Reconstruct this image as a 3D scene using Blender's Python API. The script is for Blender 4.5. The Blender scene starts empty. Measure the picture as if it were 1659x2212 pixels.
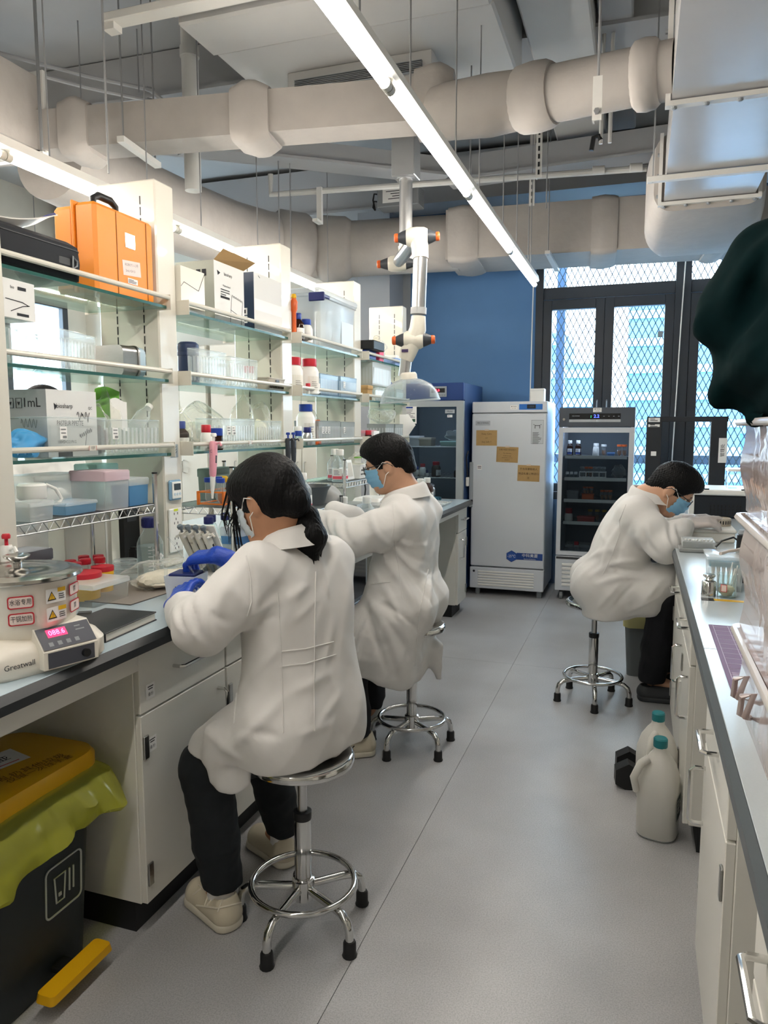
import bpy, math, random
import numpy as np
from mathutils import Vector, Matrix, Euler

scene = bpy.context.scene
COL = scene.collection

# ------------------------------------------------------------------ camera, world, exposure
FPX, CXP, CYP, CAMH = 1600.0, 829.5, 1106.0, 1.5
PITCH, YAW = math.radians(6.454), math.radians(19.034)
cam_d = bpy.data.cameras.new('camera'); cam = bpy.data.objects.new('camera', cam_d); COL.objects.link(cam)
cam_d.sensor_fit = 'VERTICAL'; cam_d.sensor_height = 24.0; cam_d.lens = 24.0 * FPX / 2212.0
cam_d.clip_start = 0.02; cam_d.clip_end = 400
cam.location = (0, 0, CAMH); cam.rotation_euler = (math.pi / 2 - PITCH, 0, YAW)
scene.camera = cam

world = bpy.data.worlds.new('sky'); scene.world = world; world.use_nodes = True
_n = world.node_tree.nodes; _n.clear()
_o = _n.new('ShaderNodeOutputWorld'); _b = _n.new('ShaderNodeBackground')
_b.inputs['Color'].default_value = (0.80, 0.92, 1.0, 1); _b.inputs['Strength'].default_value = 3.3
world.node_tree.links.new(_b.outputs[0], _o.inputs[0])

scene.view_settings.view_transform = 'Standard'; scene.view_settings.look = 'None'
scene.view_settings.gamma = 1.0; scene.view_settings.use_curve_mapping = False
scene.view_settings.exposure = 2.05
TUBE_POWER = 17.0           # radiance of a fluorescent tube
scene.cycles.transparent_max_bounces = 12
scene.cycles.max_bounces = 5; scene.cycles.diffuse_bounces = 4; scene.cycles.glossy_bounces = 3
scene.cycles.adaptive_threshold = .08
scene.cycles.caustics_reflective = False; scene.cycles.caustics_refractive = False
scene.cycles.sample_clamp_indirect = 6.0

# ------------------------------------------------------------------ projection helpers (pixel of the 1659x2212 photo -> point)
_fw = np.array([-math.sin(YAW) * math.cos(PITCH), math.cos(YAW) * math.cos(PITCH), -math.sin(PITCH)])
_rt = np.array([math.cos(YAW), math.sin(YAW), 0.0]); _up = np.cross(_rt, _fw); _C = np.array([0, 0, CAMH])
def _hit(x, y, ax, v):
    d = _fw + _rt * (x - CXP) / FPX - _up * (y - CYP) / FPX
    return Vector(_C + d * ((v - _C[ax]) / d[ax]))
def atX(x, y, v): return _hit(x, y, 0, v)
def atY(x, y, v): return _hit(x, y, 1, v)
def atZ(x, y, v): return _hit(x, y, 2, v)

# ------------------------------------------------------------------ materials
def lin(h):
    if isinstance(h, str):
        c = [int(h[i:i + 2], 16) / 255 for i in (0, 2, 4)]
    else: c = h
    return tuple((x / 12.92 if x <= .04045 else ((x + .055) / 1.055) ** 2.4) for x in c) + (1,)
MATS = {}
def mat(name, col='808080', rough=.5, metal=0, spec=.5, noise=0, nscale=30, bump=0, bscale=80, coat=0, emit=0, emcol=None, sheen=0, col2=None, stretch=(1, 1, 1), trans=0, ior=1.45):
    if name in MATS: return MATS[name]
    m = bpy.data.materials.new(name); m.use_nodes = True; MATS[name] = m
    nt = m.node_tree; b = nt.nodes['Principled BSDF']
    b.inputs['Base Color'].default_value = lin(col); b.inputs['Roughness'].default_value = rough
    b.inputs['Metallic'].default_value = metal; b.inputs['Specular IOR Level'].default_value = spec
    b.inputs['Coat Weight'].default_value = coat; b.inputs['Sheen Weight'].default_value = sheen
    b.inputs['Transmission Weight'].default_value = trans; b.inputs['IOR'].default_value = ior
    if emit:
        b.inputs['Emission Color'].default_value = lin(emcol or col); b.inputs['Emission Strength'].default_value = emit
    if noise or bump:
        tc = nt.nodes.new('ShaderNodeTexCoord'); mp = nt.nodes.new('ShaderNodeMapping'); mp.inputs['Scale'].default_value = stretch
        nt.links.new(tc.outputs['Object'], mp.inputs[0])
    if noise:
        t = nt.nodes.new('ShaderNodeTexNoise'); t.inputs['Scale'].default_value = nscale; t.inputs['Detail'].default_value = 4
        nt.links.new(mp.outputs[0], t.inputs['Vector'])
        r = nt.nodes.new('ShaderNodeMapRange'); r.inputs[1].default_value = .3; r.inputs[2].default_value = .7
        nt.links.new(t.outputs[0], r.inputs[0])
        mx = nt.nodes.new('ShaderNodeMix'); mx.data_type = 'RGBA'
        a = lin(col); c2 = lin(col2) if col2 else tuple(x * (1 - noise) for x in a[:3]) + (1,)
        mx.inputs[6].default_value = a; mx.inputs[7].default_value = c2
        nt.links.new(r.outputs[0], mx.inputs[0]); nt.links.new(mx.outputs[2], b.inputs['Base Color'])
    if bump:
        t = nt.nodes.new('ShaderNodeTexNoise'); t.inputs['Scale'].default_value = bscale; t.inputs['Detail'].default_value = 3
        nt.links.new(mp.outputs[0], t.inputs['Vector'])
        bp = nt.nodes.new('ShaderNodeBump'); bp.inputs['Strength'].default_value = bump; bp.inputs['Distance'].default_value = .01
        nt.links.new(t.outputs[0], bp.inputs['Height']); nt.links.new(bp.outputs[0], b.inputs['Normal'])
    return m
def clear(name, tint='ffffff', body=.12, rough=.08, bodycol='f0f4f5', bump=0, bscale=25, fres=.5, soft=1.0):
    """thin clear plastic or sheet glass: see-through, with a little body colour and Fresnel gloss"""
    if name in MATS: return MATS[name]
    m = bpy.data.materials.new(name); m.use_nodes = True; MATS[name] = m
    nt = m.node_tree; N = nt.nodes; L = nt.links; out = N['Material Output']; p = N['Principled BSDF']
    p.inputs['Base Color'].default_value = lin(bodycol); p.inputs['Roughness'].default_value = rough
    tr = N.new('ShaderNodeBsdfTransparent'); tr.inputs[0].default_value = lin(tint)
    lw = N.new('ShaderNodeLayerWeight'); lw.inputs[0].default_value = .5
    pw = N.new('ShaderNodeMath'); pw.operation = 'POWER'; pw.inputs[1].default_value = 3.0; L.new(lw.outputs['Facing'], pw.inputs[0])
    ma = N.new('ShaderNodeMath'); ma.operation = 'MULTIPLY_ADD'; ma.use_clamp = True
    ma.inputs[1].default_value = fres; ma.inputs[2].default_value = body
    L.new(pw.outputs[0], ma.inputs[0])
    mx = N.new('ShaderNodeMixShader'); L.new(ma.outputs[0], mx.inputs[0]); L.new(tr.outputs[0], mx.inputs[1]); L.new(p.outputs[0], mx.inputs[2])
    if bump:
        t = N.new('ShaderNodeTexNoise'); t.inputs['Scale'].default_value = bscale; t.inputs['Detail'].default_value = 3
        tc = N.new('ShaderNodeTexCoord'); L.new(tc.outputs['Object'], t.inputs['Vector'])
        bp = N.new('ShaderNodeBump'); bp.inputs['Strength'].default_value = bump; bp.inputs['Distance'].default_value = .02
        L.new(t.outputs[0], bp.inputs['Height']); L.new(bp.outputs[0], p.inputs['Normal']); L.new(bp.outputs[0], lw.inputs['Normal'])
    L.new(mx.outputs[0], out.inputs[0])
    return m

# ------------------------------------------------------------------ objects
def tag(o, label=None, cat=None, group=None, kind=None):
    if label: o['label'] = label
    if cat: o['category'] = cat
    if group: o['group'] = group
    if kind: o['kind'] = kind
    return o
def thing(name, label, cat, loc=(0, 0, 0), rz=0, group=None, rot=None):
    o = bpy.data.objects.new(name, None); COL.objects.link(o); o.empty_display_size = .05
    o.location = loc; o.rotation_euler = rot if rot else (0, 0, rz)
    return tag(o, label, cat, group)
def wmat(o):
    m = Matrix.LocRotScale(o.location, o.rotation_euler, o.scale)
    return wmat(o.parent) @ m if o.parent else m
def link(name, me, parent=None, loc=None, rz=0, rot=None):
    o = bpy.data.objects.new(name, me); COL.objects.link(o)
    if parent: o.parent = parent
    if loc is not None: o.location = loc
    o.rotation_euler = rot if rot else (0, 0, rz)
    return o
def kids(o): return [c for c in COL.objects if c.parent == o]
def dup(root, loc=None, rz=None, label=None, parent=None):
    r = root.copy(); COL.objects.link(r)
    if parent is not None: r.parent = parent
    if loc is not None: r.location = loc
    if rz is not None: r.rotation_euler = (0, 0, rz)
    if label: r['label'] = label
    for c in list(root.children): dup(c, parent=r)
    return r

TEXTS = {}
def text_geo(s, size=1.0):
    """flat lettering: vertices centred on the origin in x/y, one unit = letter height"""
    if s not in TEXTS:
        cu = bpy.data.curves.new('t', 'FONT'); cu.body = s; cu.align_x = 'CENTER'; cu.align_y = 'CENTER'; cu.resolution_u = 2
        o = bpy.data.objects.new('t', cu); COL.objects.link(o)
        bpy.context.view_layer.update()
        ev = o.evaluated_get(bpy.context.evaluated_depsgraph_get()); me = ev.to_mesh()
        TEXTS[s] = ([tuple(v.co)[:2] for v in me.vertices], [tuple(p.vertices) for p in me.polygons])
        ev.to_mesh_clear(); bpy.data.objects.remove(o); bpy.data.curves.remove(cu)
    return TEXTS[s]

def frame(d, up=None):
    d = Vector(d).normalized(); u = Vector(up) if up else (Vector((0, 0, 1)) if abs(d.z) < .95 else Vector((1, 0, 0)))
    x = u.cross(d)
    if x.length < 1e-6: x = Vector((1, 0, 0))
    x.normalize(); y = d.cross(x); return x, y, d

class MB:
    """collects shapes; build() links them as ONE mesh object"""
    def __init__(s): s.v = []; s.f = []; s.m = []; s.T = Matrix.Identity(4)
    def add(s, vs, fs, m=0):
        b = len(s.v); s.v += [s.T @ Vector(v) for v in vs]
        s.f += [tuple(i + b for i in f) for f in fs]; s.m += [m] * len(fs); return s
    def at(s, loc=(0, 0, 0), rot=(0, 0, 0), sc=1.0):
        s.T = Matrix.LocRotScale(Vector(loc), Euler(rot), Vector((sc, sc, sc)) if not hasattr(sc, '__len__') else Vector(sc)); return s
    def box(s, lo, hi, m=0, bev=0):
        (x0, y0, z0), (x1, y1, z1) = lo, hi
        if x0 > x1: x0, x1 = x1, x0
        if y0 > y1: y0, y1 = y1, y0
        if z0 > z1: z0, z1 = z1, z0
        b = min(bev, (x1 - x0) * .49, (y1 - y0) * .49, (z1 - z0) * .49)
        if b <= 0:
            return s.add([(x0, y0, z0), (x1, y0, z0), (x1, y1, z0), (x0, y1, z0), (x0, y0, z1), (x1, y0, z1), (x1, y1, z1), (x0, y1, z1)],
                         [(3, 2, 1, 0), (4, 5, 6, 7), (0, 1, 5, 4), (1, 2, 6, 5), (2, 3, 7, 6), (3, 0, 4, 7)], m)
        vs = []; idx = {}
        for i, X in enumerate((x0, x1)):
            for j, Y in enumerate((y0, y1)):
                for k, Z in enumerate((z0, z1)):
                    ix, iy, iz = (b if i == 0 else -b), (b if j == 0 else -b), (b if k == 0 else -b)
                    for a, p in enumerate(((X, Y + iy, Z + iz), (X + ix, Y, Z + iz), (X + ix, Y + iy, Z))):
                        idx[(i, j, k, a)] = len(vs); vs.append(p)
        g = lambda *t: idx[t]; fs = []
        for i in (0, 1):
            q = [g(i, 0, 0, 0), g(i, 1, 0, 0), g(i, 1, 1, 0), g(i, 0, 1, 0)]; fs.append(q if i else q[::-1])
            q = [g(0, i, 0, 1), g(1, i, 0, 1), g(1, i, 1, 1), g(0, i, 1, 1)]; fs.append(q[::-1] if i else q)
            q = [g(0, 0, i, 2), g(1, 0, i, 2), g(1, 1, i, 2), g(0, 1, i, 2)]; fs.append(q if i else q[::-1])
        for i in (0, 1):
            for j in (0, 1):
                fl = (i + j) % 2
                q = [g(i, j, 0, 0), g(i, j, 0, 1), g(i, j, 1, 1), g(i, j, 1, 0)]; fs.append(q if not fl else q[::-1])
                q = [g(i, 0, j, 0), g(i, 0, j, 2), g(i, 1, j, 2), g(i, 1, j, 0)]; fs.append(q[::-1] if not fl else q)
                q = [g(0, i, j, 1), g(0, i, j, 2), g(1, i, j, 2), g(1, i, j, 1)]; fs.append(q if not fl else q[::-1])
                for k in (0, 1):
                    q = [g(i, j, k, 0), g(i, j, k, 1), g(i, j, k, 2)]; fs.append(q if (i + j + k) % 2 else q[::-1])
        return s.add(vs, fs, m)
    def cbox(s, c, d, m=0, bev=0):
        return s.box([c[i] - d[i] / 2 for i in range(3)], [c[i] + d[i] / 2 for i in range(3)], m, bev)
    def cone(s, a, b, ra, rb=None, n=16, m=0, caps=True):
        rb = ra if rb is None else rb; a = Vector(a); b = Vector(b); x, y, d = frame(b - a)
        vs = []; fs = []
        for c, r in ((a, ra), (b, rb)):
            for i in range(n):
                t = 2 * math.pi * i / n; vs.append(c + x * (r * math.cos(t)) + y * (r * math.sin(t)))
        fs = [(i, (i + 1) % n, n + (i + 1) % n, n + i) for i in range(n)]
        if caps: fs += [tuple(range(n))[::-1], tuple(range(n, 2 * n))]
        return s.add(vs, fs, m)
    def lathe(s, prof, n=20, m=0, c=(0, 0, 0), sx=1, sy=1, cap=True):
        """prof: list of (r, z[, mat]); closed at the ends when r == 0"""
        vs = []; fs = []; ms = []; rows = []
        for p in prof:
            r, z = p[0], p[1]
            if r <= 1e-6: rows.append([len(vs)]); vs.append((c[0], c[1], c[2] + z))
            else:
                rows.append(list(range(len(vs), len(vs) + n)))
                vs += [(c[0] + sx * r * math.cos(2 * math.pi * i / n), c[1] + sy * r * math.sin(2 * math.pi * i / n), c[2] + z) for i in range(n)]
        for k in range(len(rows) - 1):
            A, B = rows[k], rows[k + 1]; mm = prof[k + 1][2] if len(prof[k + 1]) > 2 else m
            for i in range(n):
                j = (i + 1) % n
                if len(A) == 1 and len(B) == 1: continue
                if len(A) == 1: fs.append((A[0], B[j], B[i]))
                elif len(B) == 1: fs.append((A[i], A[j], B[0]))
                else: fs.append((A[i], A[j], B[j], B[i]))
                ms.append(mm)
        if cap:
            if len(rows[0]) > 1: fs.append(tuple(rows[0])[::-1]); ms.append(m)
            if len(rows[-1]) > 1: fs.append(tuple(rows[-1])); ms.append(prof[-1][2] if len(prof[-1]) > 2 else m)
        b = len(s.v); s.add(vs, fs, m); s.m[-len(ms):] = ms; return s
    def tube(s, pts, r, n=8, m=0, closed=False, caps=True):
        pts = [Vector(p) for p in pts]; K = len(pts); rr = r if hasattr(r, '__len__') else [r] * K
        vs = []; fs = []; px = None
        for k, p in enumerate(pts):
            if closed: d = pts[(k + 1) % K] - pts[k - 1]
            else: d = pts[min(k + 1, K - 1)] - pts[max(k - 1, 0)]
            d.normalize()
            if px is None: x, y, _ = frame(d)
            else:
                x = px - d * px.dot(d)
                if x.length < 1e-6: x = frame(d)[0]
                x.normalize(); y = d.cross(x)
            px = x
            vs += [p + (x * math.cos(2 * math.pi * i / n) + y * math.sin(2 * math.pi * i / n)) * rr[k] for i in range(n)]
        for k in range(K if closed else K - 1):
            a = k * n; b = ((k + 1) % K) * n
            fs += [(a + i, a + (i + 1) % n, b + (i + 1) % n, b + i) for i in range(n)]
        if caps and not closed: fs += [tuple(range(n))[::-1], tuple(range((K - 1) * n, K * n))]
        return s.add(vs, fs, m)
    def prism(s, poly, z0, z1, m=0, axis='z'):
        n = len(poly)
        def q(p, z): return {'z': (p[0], p[1], z), 'y': (p[0], z, p[1]), 'x': (z, p[0], p[1])}[axis]
        a = sum(poly[i][0] * poly[(i + 1) % n][1] - poly[(i + 1) % n][0] * poly[i][1] for i in range(n))
        if (a < 0) != (axis == 'y'): poly = poly[::-1]
        vs = [q(p, z0) for p in poly] + [q(p, z1) for p in poly]
        fs = [tuple(range(n))[::-1], tuple(range(n, 2 * n))] + [(i, (i + 1) % n, n + (i + 1) % n, n + i) for i in range(n)]
        return s.add(vs, fs, m)
    def loft(s, rings, m=0, caps=True):
        n = len(rings[0]); vs = [p for r in rings for p in r]; fs = []
        for k in range(len(rings) - 1):
            a = k * n; b = a + n
            fs += [(a + i, a + (i + 1) % n, b + (i + 1) % n, b + i) for i in range(n)]
        if caps: fs += [tuple(range(n))[::-1], tuple(range((len(rings) - 1) * n, len(rings) * n))]
        return s.add(vs, fs, m)
    def grid(s, fn, nu, nv, m=0, thick=0):
        P = [[Vector(fn(i / nu, j / nv)) for j in range(nv + 1)] for i in range(nu + 1)]
        vs = [p for r in P for p in r]; w = nv + 1
        fs = [(i * w + j, (i + 1) * w + j, (i + 1) * w + j + 1, i * w + j + 1) for i in range(nu) for j in range(nv)]
        if thick:
            N = []
            for i in range(nu + 1):
                for j in range(nv + 1):
                    du = P[min(i + 1, nu)][j] - P[max(i - 1, 0)][j]; dv = P[i][min(j + 1, nv)] - P[i][max(j - 1, 0)]
                    q = du.cross(dv); N.append(q.normalized() if q.length > 1e-9 else Vector((0, 0, 1)))
            k = len(vs); vs += [v - n_ * thick for v, n_ in zip(vs, N)]
            fs += [tuple(x + k for x in f)[::-1] for f in fs[:nu * nv]]
            for i in range(nu):
                a, b = i * w, (i + 1) * w; fs += [(b, a, a + k, b + k)]
                a, b = i * w + nv, (i + 1) * w + nv; fs += [(a, b, b + k, a + k)]
            for j in range(nv):
                a, b = j, j + 1; fs += [(a, b, b + k, a + k)]
                a, b = nu * w + j, nu * w + j + 1; fs += [(b, a, a + k, b + k)]
        return s.add(vs, fs, m)
    def text(s, txt, o, xd, yd, h, m=0, off=.0006, wmax=None):
        """lettering of height h centred at o, running along xd with tops towards yd"""
        vs, fs = text_geo(txt); o = Vector(o); xd = Vector(xd).normalized(); yd = Vector(yd).normalized(); nd = xd.cross(yd)
        k = h * 1.1; kx = k
        if wmax and vs:
            w = max(v[0] for v in vs) - min(v[0] for v in vs)
            if w * k > wmax: kx = wmax / w
        return s.add([o + xd * (v[0] * kx) + yd * (v[1] * k) + nd * off for v in vs], fs, m)
    def quad(s, o, xd, yd, w, h, m=0, off=.0003, t=0):
        o = Vector(o); xd = Vector(xd).normalized(); yd = Vector(yd).normalized(); nd = xd.cross(yd)
        vs = [o + xd * (a * w / 2) + yd * (b * h / 2) + nd * off for a, b in ((-1, -1), (1, -1), (1, 1), (-1, 1))]
        return s.add(vs, [(0, 1, 2, 3)], m)
    def build(s, name, mats, parent=None, smooth=35, world=False, loc=None, rz=0):
        me = bpy.data.meshes.new(name); vs = s.v
        if world and parent is not None:
            inv = wmat(parent).inverted(); vs = [inv @ Vector(v) for v in vs]
        me.from_pydata([tuple(v) for v in vs], [], s.f)
        for m in (mats if isinstance(mats, (list, tuple)) else [mats]): me.materials.append(m)
        if any(s.m): me.polygons.foreach_set('material_index', s.m)
        if smooth:
            me.polygons.foreach_set('use_smooth', [True] * len(me.polygons)); me.set_sharp_from_angle(angle=math.radians(smooth))
        me.update()
        return link(name, me, parent, loc, rz)
def struct(o): o['kind'] = 'structure'; return o
def rrect(w, d, r, n=4, cx=0, cy=0):
    pts = []
    for k, (sx, sy) in enumerate(((1, 1), (-1, 1), (-1, -1), (1, -1))):
        for i in range(n + 1):
            t = math.pi / 2 * (k + i / n); pts.append((cx + sx * (w / 2 - r) + r * math.cos(t), cy + sy * (d / 2 - r) + r * math.sin(t)))
    return pts
rnd = random.Random(7)

# ------------------------------------------------------------------ palette
WALLP = mat('painted_wall', 'd6d2c8', .85, noise=.05, nscale=6)
BLUEW = mat('blue_wall_paint', '5c86b6', .75, noise=.05, nscale=5)
CREAM = mat('cream_powder_coat', 'd3cfc3', .28, spec=.5, coat=.25)
CABW = mat('cabinet_white', 'dcdad2', .35, spec=.5)
CABG = mat('cabinet_grey_panel', 'b9b6aa', .5)
BENCHT = mat('worktop_laminate', 'b3c3cc', .22, noise=.04, nscale=200)
NOSE = mat('worktop_edge', '23272b', .35)
KICK = mat('kick_black', '141517', .6)
CHROME = mat('chrome', 'd8d8d6', .12, metal=1)
STEEL = mat('brushed_steel', 'b8b8b5', .28, metal=1, noise=.12, nscale=60, stretch=(1, 1, 20))
ALU = mat('aluminium', 'c9cacb', .3, metal=1)
BLACKP = mat('black_plastic', '17181a', .45)
DARKG = mat('dark_grey_plastic', '3a3e44', .45)
GREYP = mat('grey_plastic', '8a8f93', .5)
WHITEP = mat('white_plastic', 'eeede8', .35)
PAPER = mat('paper_white', 'efedea', .8)
INK = mat('ink', '2a2b30', .8)
INKB = mat('ink_blue', '24408c', .7)
INKR = mat('ink_red', 'c2303a', .7)
GLASS = clear('shelf_glass', 'e4f0ec', .06, .03, 'cfe0da', fres=.5)
GEDGE = mat('glass_edge_green', '2f5b54', .15, spec=.6)
PLAST = clear('clear_plastic', 'fafcfc', .1, .06, 'eef3f4', fres=.75)
FROST = clear('frosted_plastic', 'f6f8f8', .3, .4, 'e9edee', fres=.3)
FILM = clear('plastic_film', 'fafaf6', .06, .12, 'f2f2ee', bump=.9, bscale=16, fres=.8)
WATER = clear('clear_liquid', 'eef4f5', .1, .05, 'dfe8ea', fres=.4)
BOTG = clear('bottle_glass', 'f4f9f8', .06, .03, 'e8f0f0', fres=.75)
AMBER = clear('amber_glass', '6b3a1c', .5, .08, '3c1d10', fres=.4)
CARDW = mat('white_carton', 'dddcd9', .7)
CARDSH = mat('white_carton_shade', 'a9aaae', .75)  # grey copy of the white carton, shade put into the side's colour
CARDB = mat('brown_card', 'b08d5e', .85)
DUCT = mat('duct_wrap', 'aaa49e', .75, noise=.07, nscale=9, bump=.25, bscale=18)
WHITEM = mat('white_metal', 'd6d4cf', .45)
GALV = mat('galvanised', '9a9b9c', .45, metal=.7)
RED = mat('red_cap', 'c02434', .4); BLUEC = mat('blue_cap', '1d3f9c', .4); NAVY = mat('navy_cap', '1c2467', .4)
YELLOW = mat('yellow_cap', 'e0b021', .4); ORANGE = mat('orange_plastic', 'e08a1e', .38); ORANGE2 = mat('orange_red_plastic', 'd8622a', .4)
PINK = mat('pink_plastic', 'e6a0ae', .4)
# ================================================================== the room
YB = 7.25      # inner face of the back wall
ZC = 4.0
floor = struct(MB().box((-6.2, -3.2, -.1), (2.6, YB + .2, -.003)).build('floor', mat('floor_joint', '6f6b69', .7)))
FLM = mat('vinyl_floor', 'a6a3a1', .33, noise=.0, bump=.008, bscale=160, spec=.65)
def floor_nodes():
    nt = FLM.node_tree; b = nt.nodes['Principled BSDF']
    tc = nt.nodes.new('ShaderNodeTexCoord')
    def nz(sc, det): 
        t = nt.nodes.new('ShaderNodeTexNoise'); t.inputs['Scale'].default_value = sc; t.inputs['Detail'].default_value = det
        nt.links.new(tc.outputs['Object'], t.inputs['Vector']); return t
    a, c = nz(230, 2), nz(2.2, 4)
    def ramp(t, p0, c0, p1, c1):
        r = nt.nodes.new('ShaderNodeValToRGB'); r.color_ramp.elements[0].position = p0; r.color_ramp.elements[0].color = lin(c0)
        r.color_ramp.elements[1].position = p1; r.color_ramp.elements[1].color = lin(c1); nt.links.new(t.outputs[0], r.inputs[0]); return r
    r1, r2 = ramp(a, .3, 'a3a3a4', .62, 'bdbdbe'), ramp(c, .3, 'e4e3e2', .7, 'ffffff')
    mx = nt.nodes.new('ShaderNodeMix'); mx.data_type = 'RGBA'; mx.blend_type = 'MULTIPLY'; mx.inputs[0].default_value = 1
    nt.links.new(r1.outputs[0], mx.inputs[6]); nt.links.new(r2.outputs[0], mx.inputs[7]); nt.links.new(mx.outputs[2], b.inputs['Base Color'])
    rr = nt.nodes.new('ShaderNodeMapRange'); rr.inputs[3].default_value = .27; rr.inputs[4].default_value = .38
    nt.links.new(c.outputs[0], rr.inputs[0]); nt.links.new(rr.outputs[0], b.inputs['Roughness'])
floor_nodes()
for x0, x1 in ((-6.2, -2.62), (-2.62, -.72), (-.72, 1.2), (1.2, 2.6)):
    for y0, y1 in ((-3.2, 4.62), (4.62, YB)):
        MB().box((x0 + .001, y0 + .001, -.003), (x1 - .001, y1 - .001, 0)).build('floor_sheet', FLM, floor, 0)
struct(MB().box((-6.2, -3.2, ZC), (2.6, YB + .2, ZC + .1)).build('ceiling', mat('ceiling_paint', 'a9abad', .9, noise=.06, nscale=3), smooth=0))
m = MB(); m.box((-6.3, -3.2, -.1), (-6.2, 5.2, ZC + .1)); m.box((-6.3, 6.9, -.1), (-6.2, YB + .2, ZC + .1)); m.box((-6.3, 5.2, -.1), (-6.2, 6.9, 1.2)); m.box((-6.3, 5.2, 2.9), (-6.2, 6.9, ZC + .1)); struct(m.build('wall_left', WALLP, smooth=0))
struct(MB().box((2.6, -3.2, -.1), (2.7, YB + .2, ZC + .1)).build('wall_right', WALLP, smooth=0))
struct(MB().box((-6.2, -3.3, -.1), (2.6, -3.2, ZC + .1)).build('wall_front', WALLP, smooth=0))
# back wall with two window openings
WX0, WX1, WZ0, WZ1 = -.985, 1.72, .82, 3.35
wb = struct(MB().box((-2.22, YB, -.1), (WX0, YB + .2, ZC)).build('wall_back', BLUEW, smooth=0))
MB().box((-2.95, YB, -.1), (-2.22, YB + .2, ZC)).build('grey_wall', mat('grey_wall_paint', 'a3a5a8', .8), wb, 0)
MB().box((-6.2, YB, -.1), (-2.95, YB + .2, ZC)).build('cream_wall', mat('cream_wall_paint', 'd9d5c9', .8), wb, 0)
m = MB(); m.box((WX0, YB, WZ1), (WX1, YB + .2, ZC)); m.box((WX1, YB, -.1), (2.6, YB + .2, ZC)); m.box((WX0, YB, -.1), (WX1, YB + .2, WZ0)); m.build('window_surround', mat('window_wall_paint', '6b87a8', .8), wb, 0)
struct(MB().box((-2.62, YB - .42, 0), (-2.3, YB, ZC)).build('trim_1', mat('column_paint', 'a7abb1', .8), smooth=0))
# window_1: dark frame, mullions, four casements, glass, pull chain
FRM = mat('window_frame_anthracite', '33383f', .45)
PANE = clear('window_glass', 'f4fbff', .01, .02, 'ddeeff', fres=.18)
win = struct(thing('window_1', None, None, (WX0, YB, WZ0)))
def wbx(name, lo, hi, mt, par, bev=.003):
    return MB().box(lo, hi, 0, bev).build(name, mt, par, world=True)
y0, y1 = YB + .02, YB + .10
for a, b, c, d in ((WX0, WX0 + .07, WZ0, WZ1), (.245, .375, WZ0, WZ1), (WX1 - .08, WX1, WZ0, WZ1)): wbx('mullion', (a, y0 - .02, c), (b, y1, d), FRM, win)
for a, b in ((WX0 + .07, .245), (.375, WX1 - .08)):
    for c, d in ((WZ0, WZ0 + .07), (2.70, 2.81), (WZ1 - .08, WZ1)): wbx('transom', (a, y0, c), (b, y1, d), FRM, win)
    MB().box((a, YB + .055, 2.81), (b, YB + .061, WZ1 - .08)).build('pane', PANE, win, 0, True)
    mid = (a + b) / 2 - (.02 if a < 0 else 0)
    for c, d in ((a, mid), (mid, b)):
        m = MB(); z0, z1 = WZ0 + .07, 2.70
        m.box((c + .0004, y0 - .012, z0 + .006), (c + .082, y1 - .02, z1 - .006), 0, .004); m.box((d - .082, y0 - .012, z0 + .006), (d - .0004, y1 - .02, z1 - .006), 0, .004)
        m.box((c + .08, y0 - .012, z0 + .006), (d - .08, y1 - .02, z0 + .085), 0, .004); m.box((c + .08, y0 - .012, z1 - .095), (d - .08, y1 - .02, z1 - .006), 0, .004)
        cs = m.build('casement', FRM, win, world=True)
        MB().box((c + .078, YB + .05, z0 + .08), (d - .078, YB + .056, z1 - .09)).build('pane', PANE, cs, 0, True)
        hx = d - .042 if c == a else c + .042
        MB().tube([(hx, YB + .005, 1.62), (hx, YB - .03, 1.63), (hx, YB - .03, 1.75), (hx, YB + .005, 1.76)], .007, 6).build('window_handle', GREYP, cs, world=True)
m = MB(); m.box((.11, YB + .045, 2.32), (.155, YB + .049, 2.375)); m.build('sticker', mat('grey_sticker', '98a4aa', .7), win, 0, True)
m = MB(); m.tube([(.325, YB - .03, 3.3), (.30, YB - .04, 2.4), (.275, YB - .04, 1.2)], .006, 6); m.build('blind_chain', WHITEP, win, world=True)
m = MB(); m.tube([(WX0 - .02, YB - .02, 3.2), (WX0 - .03, YB - .03, 1.75)], .006, 6); m.build('blind_chain', WHITEP, win, world=True)
# window_2 far to the left, seen through the racks
w2 = struct(thing('window_2', None, None, (-6.2, 6, 1.0)))
for a, b in ((5.2, 5.28), (6.0, 6.08), (6.82, 6.9)): wbx('mullion', (-6.20, a, 1.2), (-6.14, b, 2.9), FRM, w2)
for c, d in ((1.2, 1.28), (2.82, 2.9)): wbx('transom', (-6.20, 5.2, c), (-6.14, 6.9, d), FRM, w2)
MB().box((-6.25, 5.2, 1.2), (-6.245, 6.9, 2.9)).build('pane', PANE, w2, 0, True)
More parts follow.
